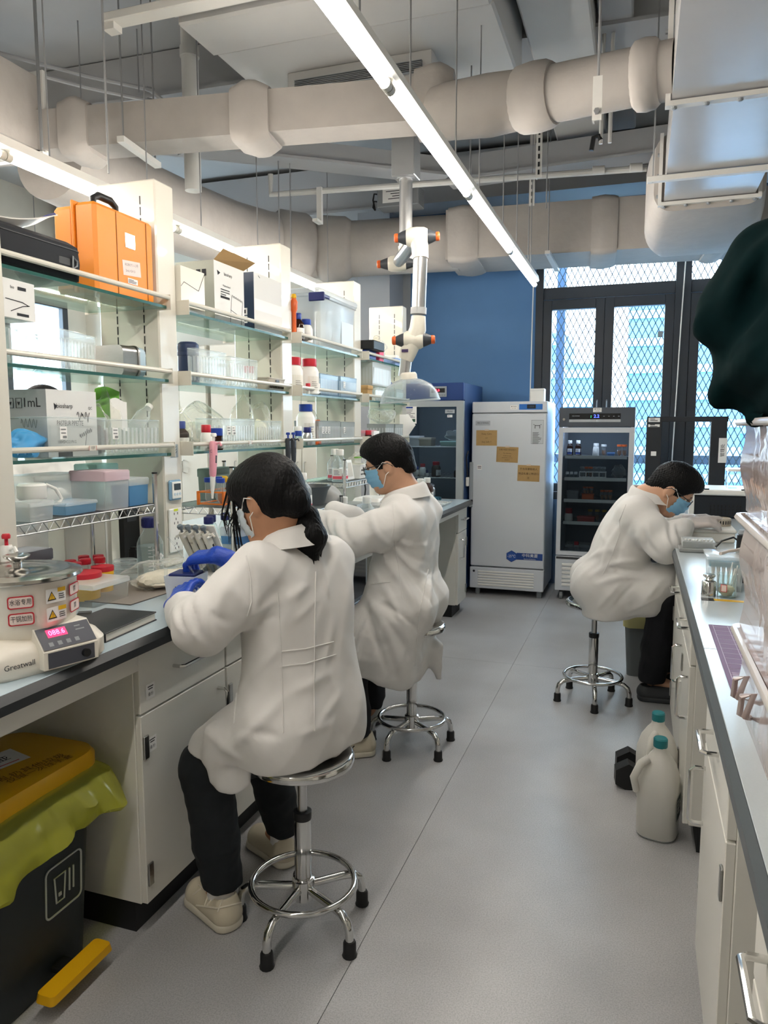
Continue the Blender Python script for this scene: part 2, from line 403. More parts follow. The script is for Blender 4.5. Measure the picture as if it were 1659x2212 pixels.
# expanded metal screen outside
SCR = mat('screen_grey', '4a555f', .6)
def screen():
    vs, fs = [], []; px, pz = .058, .118; yy = YB + .34; t = .0042
    def strut(a, b):
        k = len(vs); d = Vector((b[0] - a[0], 0, b[1] - a[1])).normalized(); n = Vector((-d.z, 0, d.x)) * t
        for p in (a, b):
            q = Vector((p[0], yy, p[1])); vs.extend([q - n, q + Vector((0, -t, 0)), q + n, q + Vector((0, t, 0))])
        fs.extend([(k + i, k + (i + 1) % 4, k + 4 + (i + 1) % 4, k + 4 + i) for i in range(4)])
    for i in range(int(3.2 / px)):
        for j in range(int(2.9 / pz)):
            x = -1.3 + i * px; z = .6 + j * pz
            strut((x, z), (x + px / 2, z + pz / 2)); strut((x + px / 2, z + pz / 2), (x + px, z)); strut((x, z + pz), (x + px / 2, z + pz / 2)); strut((x + px / 2, z + pz / 2), (x + px, z + pz))
    m = MB(); m.add(vs, fs); return m
so = screen().build('diamond_screen', SCR, smooth=0)
tag(so, 'grey diamond-pattern metal screen outside the window', 'screen', kind='stuff')
t = thing('screen_post', 'pale blue steel post standing outside the window beside the blue wall', 'post', (-.80, YB + .55, .3))
MB().box((-.045, -.05, 0), (.045, .05, 3.3), 0, .005).build('post', mat('pale_blue_steel', 'b6c9de', .6), t)
MB().box((-.09, -.09, -.02), (.09, .09, .0)).build('foot_plate', MATS['pale_blue_steel'], t)
rl = thing('screen_rail', 'pale blue horizontal steel rail outside the window behind the diamond screen', 'rail', (.4, YB + .42, 1.2))
MB().box((-1.8, -.03, -.045), (1.8, .03, .045), 0, .004).build('rail', MATS['pale_blue_steel'], rl)
for x in (-1.1, 1.0): MB().box((x - .03, -.02, -.9), (x + .03, .02, -.045)).build('upright', MATS['pale_blue_steel'], rl)
# the city outside
gr = MB().box((-120, YB + 3, -22), (120, 260, -21)).build('ground', mat('street_ground', '8aa0b0', .9), smooth=0); struct(gr)
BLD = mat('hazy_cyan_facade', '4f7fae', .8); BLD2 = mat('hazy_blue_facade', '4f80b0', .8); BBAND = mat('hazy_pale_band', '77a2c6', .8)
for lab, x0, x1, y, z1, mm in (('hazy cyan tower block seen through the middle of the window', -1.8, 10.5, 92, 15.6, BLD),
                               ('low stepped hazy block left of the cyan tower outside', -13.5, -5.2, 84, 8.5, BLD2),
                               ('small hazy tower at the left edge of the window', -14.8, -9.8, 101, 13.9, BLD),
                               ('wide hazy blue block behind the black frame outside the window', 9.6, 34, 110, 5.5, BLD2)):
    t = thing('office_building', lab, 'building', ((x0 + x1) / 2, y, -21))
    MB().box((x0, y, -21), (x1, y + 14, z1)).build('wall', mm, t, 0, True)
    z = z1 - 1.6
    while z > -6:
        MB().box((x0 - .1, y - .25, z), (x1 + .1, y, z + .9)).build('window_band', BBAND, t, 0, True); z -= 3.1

# ------------------------------------------------------------------ fluorescent fixtures
TUBE = mat('lit_tube', 'fff9f0', .5, emit=TUBE_POWER, emcol='fff8ee')
LHOUS = mat('light_housing', 'dcdad4', .4)
def light_row(name, label, x, z, joints, wires=True, group=None):
    r = thing(name, label, 'light', (x, joints[0], z), group=group)
    a, b = joints[0], joints[-1]
    MB().prism([(x - .026, z + .06), (x + .026, z + .06), (x + .034, z + .022), (x + .022, z + .012), (x - .022, z + .012), (x - .034, z + .022)], a, b, axis='y').build('housing', LHOUS, r, 0, True)
    for p, q in zip(joints[:-1], joints[1:]):
        tb = MB().cone((x, p + .03, z - .008), (x, q - .03, z - .008), .017, n=12).build('tube', TUBE, r, world=True)
        for q0, q1 in ((p + .002, p + .03), (q - .03, q - .002)): MB().cone((x, q0, z - .008), (x, q1, z - .008), .019, n=12).build('lamp_holder', mat('lamp_holder', 'b9b5aa', .4), tb, world=True)
        if wires:
            for yy in (p + .25, q - .25): MB().cone((x, yy, z + .05), (x, yy, ZC), .0035, n=6).build('wire', GALV, r, world=True)
    return r
light_row('fluorescent_light', 'long lit fluorescent strip hanging over the middle aisle, unseen fill tubes added behind camera', -.812, 2.60, [-2.35, -1.165, .02, 1.205, 2.388, 3.566, 4.747, 5.905])  # tubes behind the camera are unseen, added to fill near surfaces
light_row('fluorescent_light', 'lit fluorescent strip hanging behind the reagent racks on the left', -2.47, 2.60, [.1, 1.28, 2.46, 3.64, 4.82, 6.0])
light_row('fluorescent_light', 'fluorescent strip over the far left aisle', -4.6, 2.60, [-.9, .3, 1.5, 2.7, 3.9, 5.1, 6.0])
# ================================================================== ceiling services
def duct_rect(m, pts, w, h, mi=0):
    """rectangular duct through pts (centre line of its underside), w across, h up"""
    rings = []
    P = [Vector(p) for p in pts]
    for k, p in enumerate(P):
        d = (P[min(k + 1, len(P) - 1)] - P[max(k - 1, 0)]); d.z = 0; d.normalize(); n = Vector((-d.y, d.x, 0))
        rings.append([p - n * w / 2, p + n * w / 2, p + n * w / 2 + Vector((0, 0, h)), p - n * w / 2 + Vector((0, 0, h))])
    return m.loft(rings, mi)
def sleeve(m, a, b, w, h, grow=.022, seed=0):
    """soft wrapped insulation collar around a rectangular duct"""
    r_ = random.Random(seed); a = Vector(a); b = Vector(b); d = (b - a); d.normalize(); n = Vector((-d.y, d.x, 0)); up = Vector((0, 0, 1)); rings = []
    for k in range(7):
        t = k / 6; c = a.lerp(b, t) + up * h / 2; g = grow * (.5 + 1.1 * math.sin(math.pi * min(1, max(.12, t)))) + r_.uniform(0, .006)
        rings.append([c + n * x + up * y for x, y in rrect(w + 2 * g, h + 2 * g + .01, .05, 4)])
    return m.loft(rings)
ND = [Vector((-3.62, 3.40, 3.0)), Vector((-1.02, 3.775, 3.0))]
dd = (ND[1] - ND[0]).normalized()
t = thing('air_duct', 'wrapped white square duct crossing the ceiling above the aisle light', 'duct', ND[0])
duct_rect(MB(), ND, .2, .205).build('duct_body', DUCT, t, 20, True)
for k, (xa, xb) in enumerate(((-3.02, -2.86), (-2.06, -1.86), (-1.12, -.93))):
    pa = ND[0] + dd * ((xa - ND[0].x) / dd.x); pb = ND[0] + dd * ((xb - ND[0].x) / dd.x)
    sleeve(MB(), pa, pb, .2, .205, .028, k).build('duct_sleeve', DUCT, t, 50, True)
for px in (-2.62,):
    p = ND[0] + dd * ((px - ND[0].x) / dd.x); q = Vector((-dd.y, dd.x, 0))
    MB().box((-.02, -.2, -.03), (.02, .2, 0)).build('support_bar', WHITEM, t); t.children[-1].location = p - ND[0] + Vector((0, 0, -.003)); t.children[-1].rotation_euler = (0, 0, math.atan2(dd.y, dd.x))
    for s_ in (-1, 1): MB().cone(p + q * (.17 * s_), p + q * (.17 * s_) + Vector((0, 0, 1.0)), .005, n=6).build('hanger_rod', GALV, t, world=True)
# round continuation to the big right-hand duct
t = thing('round_duct', 'round wrapped duct joining the square duct to the large duct on the right', 'duct', (-.95, 3.6, 2.98))
pts = [(-1.0, 3.72, 3.04), (-.72, 3.62, 3.0), (-.45, 3.56, 2.985), (-.1, 3.5, 2.98), (.075, 3.48, 2.98)]
MB().tube(pts, [.125, .135, .118, .115, .115], 24).build('duct_body', DUCT, t, 60, True)
for a, b, r1 in (((-.60, 3.6, 2.99), (-.42, 3.55, 2.985), .142), ((-.09, 3.5, 2.98), (.02, 3.485, 2.98), .135)):
    a = Vector(a); b = Vector(b)
    MB().tube([a, a.lerp(b, .15), a.lerp(b, .5), a.lerp(b, .85), b], [r1 - .02, r1, r1 + .006, r1, r1 - .015], 20).build('duct_sleeve', DUCT, t, 60, True)
# duct on the left that the square duct branches from
t = thing('main_duct', 'large beige duct running along the ceiling at the far left edge', 'duct', (-3.42, 1.5, 3.0))
duct_rect(MB(), [(-3.42, -.5, 3.0), (-3.42, 3.40, 3.0)], .55, .38).build('duct_body', DUCT, t, 20, True)
for yy in (3.40, 1.6): MB().box((-3.73, yy - .012, 2.965), (-3.11, yy + .012, 3.415), 0, .004).build('flange', WHITEM, t, 0, True)
MB().cone((-3.09, 3.33, 2.97), (-3.09, 3.33, 4), .005, n=6).build('hanger_rod', GALV, t, world=True)
MB().box((-3.75, 3.31, 2.94), (-3.06, 3.35, 2.965)).build('support_bar', WHITEM, t, 0, True)
# big right-hand duct
t = thing('supply_duct', 'large smooth white supply duct with bolted flanges at the upper right', 'duct', (.32, 4, 2.85))
FOIL = mat('smooth_duct_panel', 'bbb9b8', .22, noise=.05, nscale=5, bump=.05, bscale=3)
duct_rect(MB(), [(.33, .5, 2.85), (.33, 3.46, 2.85)], .52, .36).build('duct_body', FOIL, t, 20, True)
duct_rect(MB(), [(.33, 3.46, 2.865), (.33, 4.98, 2.865)], .50, .33).build('duct_body', FOIL, t, 20, True)
for yy, zb in ((3.46, 2.825), (4.98, 2.84)):
    fl = MB().box((.045, yy - .02, zb), (.615, yy + .02, zb + .02)).box((.045, yy - .02, zb + .02), (.065, yy + .02, zb + .42)).box((.595, yy - .02, zb + .02), (.615, yy + .02, zb + .42)).build('flange', WHITEM, t, 0, True)
    for k in range(5):
        x = .08 + k * .125; MB().lathe([(.012, 0), (.012, -.008), (.006, -.012), (0, -.012)], 8, c=(x, yy, zb)).build('bolt', GREYP, fl, world=True)
    for k in range(3): MB().cone((.045, yy, zb + .06 + k * .12), (.035, yy, zb + .06 + k * .12), .011, n=8).build('bolt', GREYP, fl, world=True)
MB().box((-.02, 4.44, 2.83), (.70, 4.48, 2.86), 0, .003).build('support_bar', WHITEM, t, 0, True)
for x in (.01, .68): MB().cone((x, 4.46, 2.83), (x, 4.46, 4), .005, n=6).build('hanger_rod', GALV, t, world=True)
m = MB(); rings = []
for k in range(8):
    u = k / 7; y = 4.99 + u * 1.28; g = .05 * math.sin(math.pi * u) + .05
    rings.append([(.33 + x, y, 3.04 + z) for x, z in rrect(.52 + 2 * g, .36 + 2 * g, .11, 5)])
m.loft(rings).build('elbow_cover', DUCT, t, 50, True)
# far duct below the window head
FD0, FD1 = Vector((-1.62, 6.5, 2.9)), Vector((1.9, 6.76, 2.9)); fd = (FD1 - FD0).normalized()
t = thing('air_duct', 'wide wrapped duct running across above the far windows', 'duct', FD0)
duct_rect(MB(), [FD0, FD1], .58, .40).build('duct_body', DUCT, t, 20, True)
for k, (u0, u1) in enumerate(((0.02, .27), (1.17, 1.37), (2.05, 2.2))): sleeve(MB(), FD0 + fd * u0, FD0 + fd * u1, .58, .40, .016, 5 + k).build('duct_sleeve', DUCT, t, 50, True)
for u in (.87,):
    p = FD0 + fd * u; MB().box((p.x - .02, p.y - .42, 2.872), (p.x + .02, p.y + .3, 2.897)).build('support_bar', WHITEM, t, 0, True)
    MB().cone((p.x, p.y - .38, 2.87), (p.x, p.y - .38, 4), .005, n=6).build('hanger_rod', GALV, t, world=True)
t = thing('flexible_duct', 'fat round wrapped duct bending away to the left above the racks', 'duct', (-2.2, 6.4, 3.1))
pts = [(-1.55, 6.5, 3.1), (-2.0, 6.46, 3.1), (-2.5, 6.42, 3.1), (-2.85, 6.3, 3.1), (-3.15, 6.0, 3.1), (-3.3, 5.6, 3.1), (-3.38, 5.0, 3.1), (-3.42, 4.3, 3.1), (-3.42, 3.75, 3.12)]
MB().tube(pts, [.235, .235, .24, .25, .27, .27, .265, .26, .25], 28).build('duct_body', DUCT, t, 60, True)
for i, g in ((2, .035), (3, .05)):
    a, b = Vector(pts[i]), Vector(pts[i + 1])
    MB().tube([a.lerp(b, .05), a.lerp(b, .2), a.lerp(b, .5), a.lerp(b, .75), a.lerp(b, .9)], [.24, .24 + g, .245 + g, .25 + g, .245], 24).build('duct_sleeve', DUCT, t, 60, True)
# thin sprinkler pipe
t = thing('sprinkler_pipe', 'thin white pipe crossing below the ceiling behind the aisle light', 'pipe', (-1.4, 5.5, 3.3))
PIPEW = mat('white_pipe', 'c9c8c4', .4)
MB().tube([(-2.78, 5.37, 3.45), (-2.78, 5.37, 3.3), (-2.6, 5.39, 3.3), (-.03, 5.70, 3.3)], .022, 10).build('pipe', PIPEW, t, world=True)
for x in (-.35, -.1): MB().cone((x - .04, 5.67 + x * .12, 3.3), (x + .04, 5.68 + x * .12, 3.3), .03, n=12).build('coupling', PIPEW, t, world=True)
t2 = MB().box((-2.4, 5.38, 3.05), (-2.36, 5.41, 3.32)).box((-2.4, 5.30, 3.05), (-2.36, 5.38, 3.07)).build('pipe_bracket', WHITEM, t, 0, True)
# beams
BEAM = mat('beam_paint', 'a3a4a6', .8)
for lab, a, b, w, h in (('pale grey ceiling beam slanting behind the wrapped square duct', (-3.3, 4.45, 3.42), (-1.5, 5.78, 3.42), .16, .12),
                        ('pale grey ceiling beam crossing behind the aisle light towards the right', (-1.5, 5.92, 3.42), (2.4, 5.6, 3.42), .16, .16),
                        ('deep grey ceiling beam along the window side', (-6.1, 6.9, 3.55), (2.5, 6.95, 3.55), .3, .4),
                        ('deep grey ceiling beam above the square duct', (-6.1, 4.55, 3.72), (2.5, 4.75, 3.72), .3, .27)):
    t = thing('ceiling_beam', lab, 'beam', a)
    duct_rect(MB(), [a, b], w, h).build('web', BEAM, t, 20, True)
    duct_rect(MB(), [Vector(a) - Vector((0, 0, .02)), Vector(b) - Vector((0, 0, .02))], w + .06, .02).build('lower_flange', BEAM, t, 20, True)
# soffits
SOF = mat('soffit_white', 'c8c7c5', .75, noise=.04, nscale=4)
t = thing('soffit_panel', 'broad white boxed soffit with a return air grille at the top centre', 'soffit', (-1.45, 3, 3.5))
for y0, y1, z in ((.4, 2.72, 3.44), (2.74, 3.28, 3.46), (3.30, 3.62, 3.44), (3.64, 4.5, 3.46)): MB().box((-2.2, y0, z), (-.72, y1, ZC), 0, .012).build('panel', SOF, t, 20, True)
g = MB().box((-1.93, 3.95, 3.34), (-1.10, 4.24, 3.46), 0, .004).build('grille_box', SOF, t, 20, True)
for k in range(7): MB().box((-1.88, 3.93, 3.352 + k * .0085), (-1.15, 3.955, 3.356 + k * .0085)).build('slat', GREYP, g, 0, True)
t = thing('soffit_panel', 'narrow white boxed soffit between the aisle light and the big duct', 'soffit', (-.5, 4.5, 3.62))
MB().box((-.67, 1.0, 3.62), (-.32, 6.1, ZC), 0, .01).build('panel', SOF, t, 20, True)
MB().box((-.30, 1.0, 3.72), (-.12, 6.1, ZC), 0, .01).build('panel', BEAM, t, 20, True)
# hung brackets, conduits, driver box
t = thing('strut_hanger', 'slotted strut bracket hanging in front of the round duct', 'bracket', atY(1292, 200, 3.2))
p = atY(1292, 180, 3.2); q = atY(1300, 262, 3.2)
MB().box((p.x - .018, 3.18, q.z), (p.x - .010, 3.22, p.z + .02)).box((p.x - .010, 3.18, q.z), (p.x + .018, 3.188, p.z + .02)).build('strut', WHITEM, t, 0, True)
MB().cone((p.x, 3.2, p.z), (p.x, 3.2, 4), .006, n=6).build('hanger_rod', GALV, t, world=True)
MB().cone((p.x, 3.178, q.z + .03), (p.x, 3.165, q.z + .03), .012, n=6).build('bolt', GALV, t, world=True)
t = thing('conduit_drop', 'pair of thin white conduits dropping from the ceiling to a black elbow', 'pipe', atY(1305, 310, 4.6))
p = atY(1305, 322, 4.6)
for dx in (-.02, .03): MB().cone((p.x + dx, 4.6, p.z + .03), (p.x + dx, 4.6, 4), .011, n=8).build('conduit', PIPEW, t, world=True)
MB().tube([(p.x - .02, 4.6, p.z + .05), (p.x - .03, 4.6, p.z + .075), (p.x - .06, 4.6, p.z + .07), (p.x - .07, 4.6, p.z)], .014, 8).build('black_elbow', BLACKP, t, world=True)
for lab, px, yy, zt in (('slotted white strut dropping past the far pipe towards the right window', 1165, 5.2, 345), ('slotted strut dropping in front of the far duct', 1150, 5.9, 410)):
    p = atY(px, zt, yy); t = thing('strut_hanger', lab, 'bracket', p)
    MB().box((p.x - .02, yy - .02, p.z - .12), (p.x + .02, yy - .012, 4)).box((p.x - .02, yy - .012, p.z - .12), (p.x - .012, yy + .02, 4)).build('strut', WHITEM, t, 0, True)
    for k in range(8): MB().box((p.x - .006, yy - .0225, p.z - .1 + k * .05), (p.x + .006, yy - .0195, p.z - .07 + k * .05)).build('slot', BLACKP, t, 0, True)
for i, (px, yb, Yv) in enumerate(((92, 320, 3.2), (235, 375, 2.75), (300, 200, 4.2), (175, 215, 4.0), (1015, 420, 4.2), (1110, 250, 4.6), (605, 610, 5.0), (630, 610, 5.6), (1180, 450, 5.4), (1140, 605, 5.9))):
    p = atY(px, yb, Yv)
    tag(MB().cone((0, 0, 0), (0, 0, 4 - p.z), .0045, n=6).build('hanger_rod', GALV, loc=p), 'thin steel rod hanging ' + ('at the left picture edge by the beige duct', 'in front of the left light strip', 'behind the square duct near the thick white pipe', 'behind the square duct at the far left', 'right of the aisle light crossing the square duct', 'behind the round duct joint', 'left one of two above the third column', 'right one of two above the third column', 'in front of the far duct right of the aisle light', 'beside the end of the aisle light')[i], 'rod')
t = thing('drain_pipe', 'thick white vertical pipe behind the wrapped square duct at upper left', 'pipe', (-2.75, 4.25, 3.1))
MB().cone((-2.75, 4.25, 3.0), (-2.75, 4.25, 4), .052, n=20).build('pipe', PIPEW, t, world=True)
MB().cone((-2.75, 4.25, 3.8), (-2.75, 4.25, 3.86), .06, n=20).build('collar', PIPEW, t, world=True)
for dz, lab in ((0, 'upper grey conduit curving along the ceiling at upper left'), (-.07, 'lower grey conduit curving along the ceiling at upper left')):
    t = thing('wall_conduit', lab, 'pipe', (-3.4, 4.3, 3.8))
    MB().tube([(-4.2, 3.7, 3.9 + dz), (-3.5, 4.2, 3.78 + dz), (-3.15, 4.38, 3.72 + dz), (-3.0, 4.42, 3.6 + dz), (-2.96, 4.43, 3.3)], .014, 8).build('conduit', BEAM, t, world=True)
    MB().cone((-3.16, 4.37, 3.722 + dz), (-3.12, 4.39, 3.712 + dz), .018, n=8).build('clip', GALV, t, world=True)
t = thing('ceiling_rail', 'white channel rail bolted under the soffit at upper left', 'rail', (-2.2, 3.1, 3.44))
MB().box((-2.42, 3.02, 3.36), (-1.35, 3.10, 3.40), 0, .004).build('rail', WHITEM, t, 0, True)
MB().box((-2.42, 3.03, 3.33), (-2.36, 3.09, 3.36)).build('end_clamp', WHITEM, t, 0, True)
t = thing('driver_box', 'grey metal control box with a white label on top of the round duct', 'control box', (-1.95, 6.1, 3.33))
MB().box((-2.16, 6.08, 3.335), (-1.80, 6.26, 3.49), 0, .006).build('box', mat('grey_box_metal', '85888b', .45), t, world=True)
m = MB(); m.quad((-1.98, 6.079, 3.42), (1, 0, 0), (0, 0, 1), .26, .11, 0)
for k, w in enumerate((.20, .12, .09, .16)): m.quad((-1.98, 6.079, 3.455 - k * .02), (1, 0, 0), (0, 0, 1), w, .006, 1, .0012)
m.build('label', [PAPER, INK], t, 0, True)
for dz in (0, .06): MB().tube([(-2.16, 6.15, 3.40 + dz), (-2.21, 6.15, 3.41 + dz), (-2.22, 6.15, 3.36 + dz), (-2.2, 6.15, 3.335)], .007, 6).build('cable', BLACKP, t, world=True)

# ------------------------------------------------------------------ fume extraction arm
ARMC = mat('arm_cream', 'e3ded0', .3)
t = thing('extraction_arm', 'jointed fume extraction arm with clear dome hood hanging over the bench', 'extraction arm', (-1.265, 4.05, 3.338))
MB().box((-1.335, 3.99, 2.86), (-1.205, 4.11, 3.338), 0, .004).build('ceiling_bracket', mat('arm_bracket', '8f9193', .4, metal=.6), t, world=True)
MB().cone((-1.27, 4.05, 2.44), (-1.27, 4.05, 2.90), .036, n=20).build('pole', ALU, t, world=True)
MB().cone((-1.27, 4.05, 2.855), (-1.27, 4.05, 2.875), .05, n=20).build('collar', mat('arm_bracket'), t, world=True)
A = Vector((-1.31, 4.02, 2.405)); B = Vector((-1.125, 3.78, 2.475)); Cj = Vector((-1.135, 3.76, 1.955)); Bl = Vector((-1.10, 3.76, 2.36))
def joint(c, ax, r, L, knob_r):
    ax = Vector(ax).normalized(); j = MB()
    j.tube([c - ax * L, c - ax * L * .7, c, c + ax * L * .7, c + ax * L], [r * .82, r, r * 1.06, r, r * .82], 18); o = j.build('joint', ARMC, t, 60, True)
    for s_ in (-1, 1):
        e = c + ax * (s_ * L)
        MB().tube([e - ax * s_ * .005, e + ax * (s_ * .02), e + ax * (s_ * .042)], [r * .84, r * .66, knob_r * 1.02], 16).build('friction_cap', DARKG, o, 60, True)
        MB().tube([e + ax * (s_ * .040), e + ax * (s_ * .046), e + ax * (s_ * .058), e + ax * (s_ * .062)], [knob_r, knob_r * 1.08, knob_r * 1.05, knob_r * .8], 14).build('knob', ORANGE2, o, 60, True)
    return o
jax = Vector((1, .25, .02))
joint(A, jax, .042, .05, .02); joint(B, jax, .048, .055, .021); joint(Cj, jax, .047, .05, .021)
MB().tube([(-1.27, 4.05, 2.50), (-1.27, 4.05, 2.45), A], [.042, .043, .04], 18).build('elbow', ARMC, t, 60, True)
MB().tube([A + (B - A) * .05, B - (B - A) * .1], .034, 18).build('arm_tube', ALU, t, 60, True)
MB().tube([B, B.lerp(Bl, .5) + Vector((.006, 0, .01)), Bl], [.047, .044, .041], 18).build('elbow', ARMC, t, 60, True)
MB().tube([Bl + Vector((0, 0, .01)), (-1.108, 3.76, 2.10)], .036, 20).build('arm_tube', ALU, t, 60, True)
MB().cone((-1.1075, 3.76, 2.118), (-1.109, 3.76, 2.085), .041, n=20).build('tube_clamp', mat('clamp_grey', 'b5b7b8', .4), t, world=True)
MB().tube([(-1.1085, 3.76, 2.075), (-1.112, 3.76, 2.01), Cj], [.037, .044, .046], 18).build('elbow', ARMC, t, 60, True)
MB().tube([Cj, (-1.165, 3.76, 1.89), (-1.178, 3.76, 1.855)], [.046, .044, .038], 18).build('elbow', ARMC, t, 60, True)
MB().tube([(-1.173, 3.76, 1.87), (-1.186, 3.76, 1.77)], .031, 18).build('arm_tube', ALU, t, 60, True)
MB().box((-1.185, 3.713, 1.89), (-1.15, 3.716, 1.905)).build('label', mat('purple_label', '4b3b63', .6), t, 0, True)
hd = bpy.data.objects.new('hood', None)
m = MB(); m.at((-1.155, 3.76, 1.685), (math.radians(4), math.radians(-3), 0))
m.lathe([(.152, -.045), (.158, -.040), (.155, -.03), (.145, .0), (.118, .038), (.075, .062), (.042, .072), (.036, .074), (.036, .068), (.075, .056), (.114, .034), (.140, .0), (.150, -.03), (.152, -.045)], 36, cap=False)
m.build('hood_dome', clear('hood_acrylic', 'f2f6f7', .04, .03, 'e8eef2', fres=.75), t, 60, True)
m = MB(); m.at((-1.155, 3.76, 1.685), (math.radians(4), math.radians(-3), 0)); m.lathe([(.034, .068), (.046, .07), (.044, .095), (.036, .105), (.03, .105)], 20); m.build('hood_collar', ARMC, t, 60, True)
m = MB(); m.at((-1.155, 3.76, 1.685), (math.radians(4), math.radians(-3), 0)); m.tube([(.156 * math.cos(a * math.pi / 18), .156 * math.sin(a * math.pi / 18), -.043) for a in range(36)], .005, 6, closed=True); m.build('hood_rim', clear('hood_rim', 'e6ecee', .35, .08, 'eef2f3', fres=.5), t, 60, True)
bpy.data.objects.remove(hd)
# ================================================================== left island bench, rack
BZ = .92
XF = -1.31            # bench edge
t = thing('worktop', 'long pale blue worktop with black edge on the left island bench', 'worktop', (-2.0, 2.4, .88))
MB().box((-2.70, -1.2, .885), (XF + .012, 5.93, BZ), 0, .002).build('laminate', BENCHT, t, 0, True)
MB().prism([(XF - .04, .88), (XF + .03, .88), (XF + .03, .902), (XF + .012, .9195), (XF + .012, .886), (XF - .04, .886)], -1.2, 5.93, axis='y').build('front_edge', NOSE, t, 0, True)
MB().box((-2.70, 5.93, .88), (XF + .03, 5.945, BZ - .001), 0, .002).build('end_edge', NOSE, t, 0, True)
def dhandle(m, c, axis, out, L=.13, stand=.035, r=.006):
    c = Vector(c); a = Vector(axis).normalized() * L / 2; o = Vector(out).normalized() * stand
    return m.tube([c - a, c - a + o * .7, c - a * .88 + o, c + a * .88 + o, c + a + o * .7, c + a], r, 8)
def cabinet(label, y0, y1, xf, sx, drawers=1, kick=True, hinge_at='lo', z0=.1, z1=.878, depth=.55, handle_far=True, split=.68, stick=False, group=None):
    """base cabinet whose front lies at xf and looks along sx (+1 = +X)"""
    t = thing('base_cabinet', label, 'cabinet', (xf - sx * depth / 2, (y0 + y1) / 2, 0), group=group)
    xb = xf - sx * depth
    MB().box((xf - sx * .02, y0, z0), (xb, y1, z1), 0, .002).build('carcass', CABW, t, 0, True)
    if kick: MB().box((xf - sx * .05, y0 + .01, 0), (xb, y1 - .01, z0)).build('kick_board', KICK, t, 0, True)
    g = .003
    dr = MB().box((xf - sx * .02, y0 + g, split + g), (xf, y1 - g, z1 - .01), 0, .002).build('drawer', CABW, t, 20, True)
    m = MB(); dhandle(m, (xf, (y0 + y1) / 2, (split + z1) / 2 + .0), (0, 1, 0), (sx, 0, 0)); m.build('handle', CHROME, dr, world=True)
    do = MB().box((xf - sx * .02, y0 + g, z0 + g), (xf, y1 - g, split - g), 0, .002).build('door', CABW, t, 20, True)
    hy = (y1 - .05) if hinge_at == 'lo' else (y0 + .05)
    m = MB(); dhandle(m, (xf, hy, split - .13), (0, 0, 1), (sx, 0, 0), .15); m.build('handle', CHROME, do, world=True)
    gy = y0 + .02 if hinge_at == 'lo' else y1 - .02
    for z in (z0 + .09, split - .10): MB().box((xf, gy - .012, z - .035), (xf + sx * .006, gy + .012, z + .035), 0, .002).build('hinge', STEEL, do, 20, True)
    if stick:
        for par, zz in ((dr, split + .06), (do, split - .1)):
            m = MB(); o = (xf + sx * .001, y0 + .05, zz); m.quad(o, (0, sx, 0), (0, 0, 1), .04, .045, 0)
            for k, (w, h) in enumerate(((.026, .003), (.02, .003))): m.quad((o[0], o[1], o[2] + .014 - k * .007), (0, sx, 0), (0, 0, 1), w, h, 1, .0012)
            m.text('备份', (o[0], o[1], o[2] - .009), (0, sx, 0), (0, 0, 1), .011, 1, .0012)
            m.build('sticker', [PAPER, INK], par, 0, True)
    return t
cabinet('white base cabinet under the left worktop beside the yellow lidded bin', 1.70, 2.165, -1.325, 1, stick=True)
cabinet('white base cabinet under the left worktop behind the ponytailed worker', 2.17, 2.62, -1.325, 1)
cabinet('white end cabinet under the far end of the left worktop', 5.63, 5.925, -1.325, 1, hinge_at='hi')
t = thing('kneehole_frame', 'white rail and recessed panel of the kneehole above the yellow lidded bin', 'bench frame', (-1.35, 1, 0))
MB().box((-1.345, -1.2, .815), (-1.325, 1.70, .878)).build('front_rail', CABW, t, 0, True)
MB().box((-1.98, -1.2, .05), (-1.96, 1.70, .878)).build('back_panel', CABG, t, 0, True)
t = thing('kneehole_frame', 'white rail and recessed panel of the kneehole along the middle and far left bench', 'bench frame', (-1.35, 4, 0))
MB().box((-1.345, 2.62, .83), (-1.325, 5.63, .878)).build('front_rail', CABW, t, 0, True)
MB().box((-1.98, 2.62, .05), (-1.96, 5.63, .878)).build('back_panel', CABG, t, 0, True)
t = thing('mobile_pedestal', 'white mobile drawer pedestal with grey label under the far left worktop', 'cabinet', (-1.6, 4.72, 0))
MB().box((-1.86, 4.50, .06), (-1.352, 4.86, .70), 0, .003).build('body', CABW, t, 20, True)
d1 = MB().box((-1.352, 4.505, .51), (-1.335, 4.855, .69), 0, .003).build('drawer', CABW, t, 20, True)
m = MB(); dhandle(m, (-1.335, 4.68, .57), (0, 1, 0), (1, 0, 0), .12); m.build('handle', CHROME, d1, world=True)
MB().quad((-1.334, 4.76, .65), (0, 1, 0), (0, 0, 1), .09, .05).build('label', mat('grey_label', '7a7d80', .7), d1, 0, True)
d2 = MB().box((-1.352, 4.505, .065), (-1.335, 4.855, .505), 0, .003).build('door', CABW, t, 20, True)
for z in (.15, .42): MB().box((-1.335, 4.82, z - .03), (-1.329, 4.845, z + .03), 0, .002).build('hinge', STEEL, d2, 20, True)
for x in (-1.80, -1.41):
    for y in (4.55, 4.81): MB().cone((x, y - .012, .03), (x, y + .012, .03), .03, n=12).build('caster', BLACKP, t, world=True)
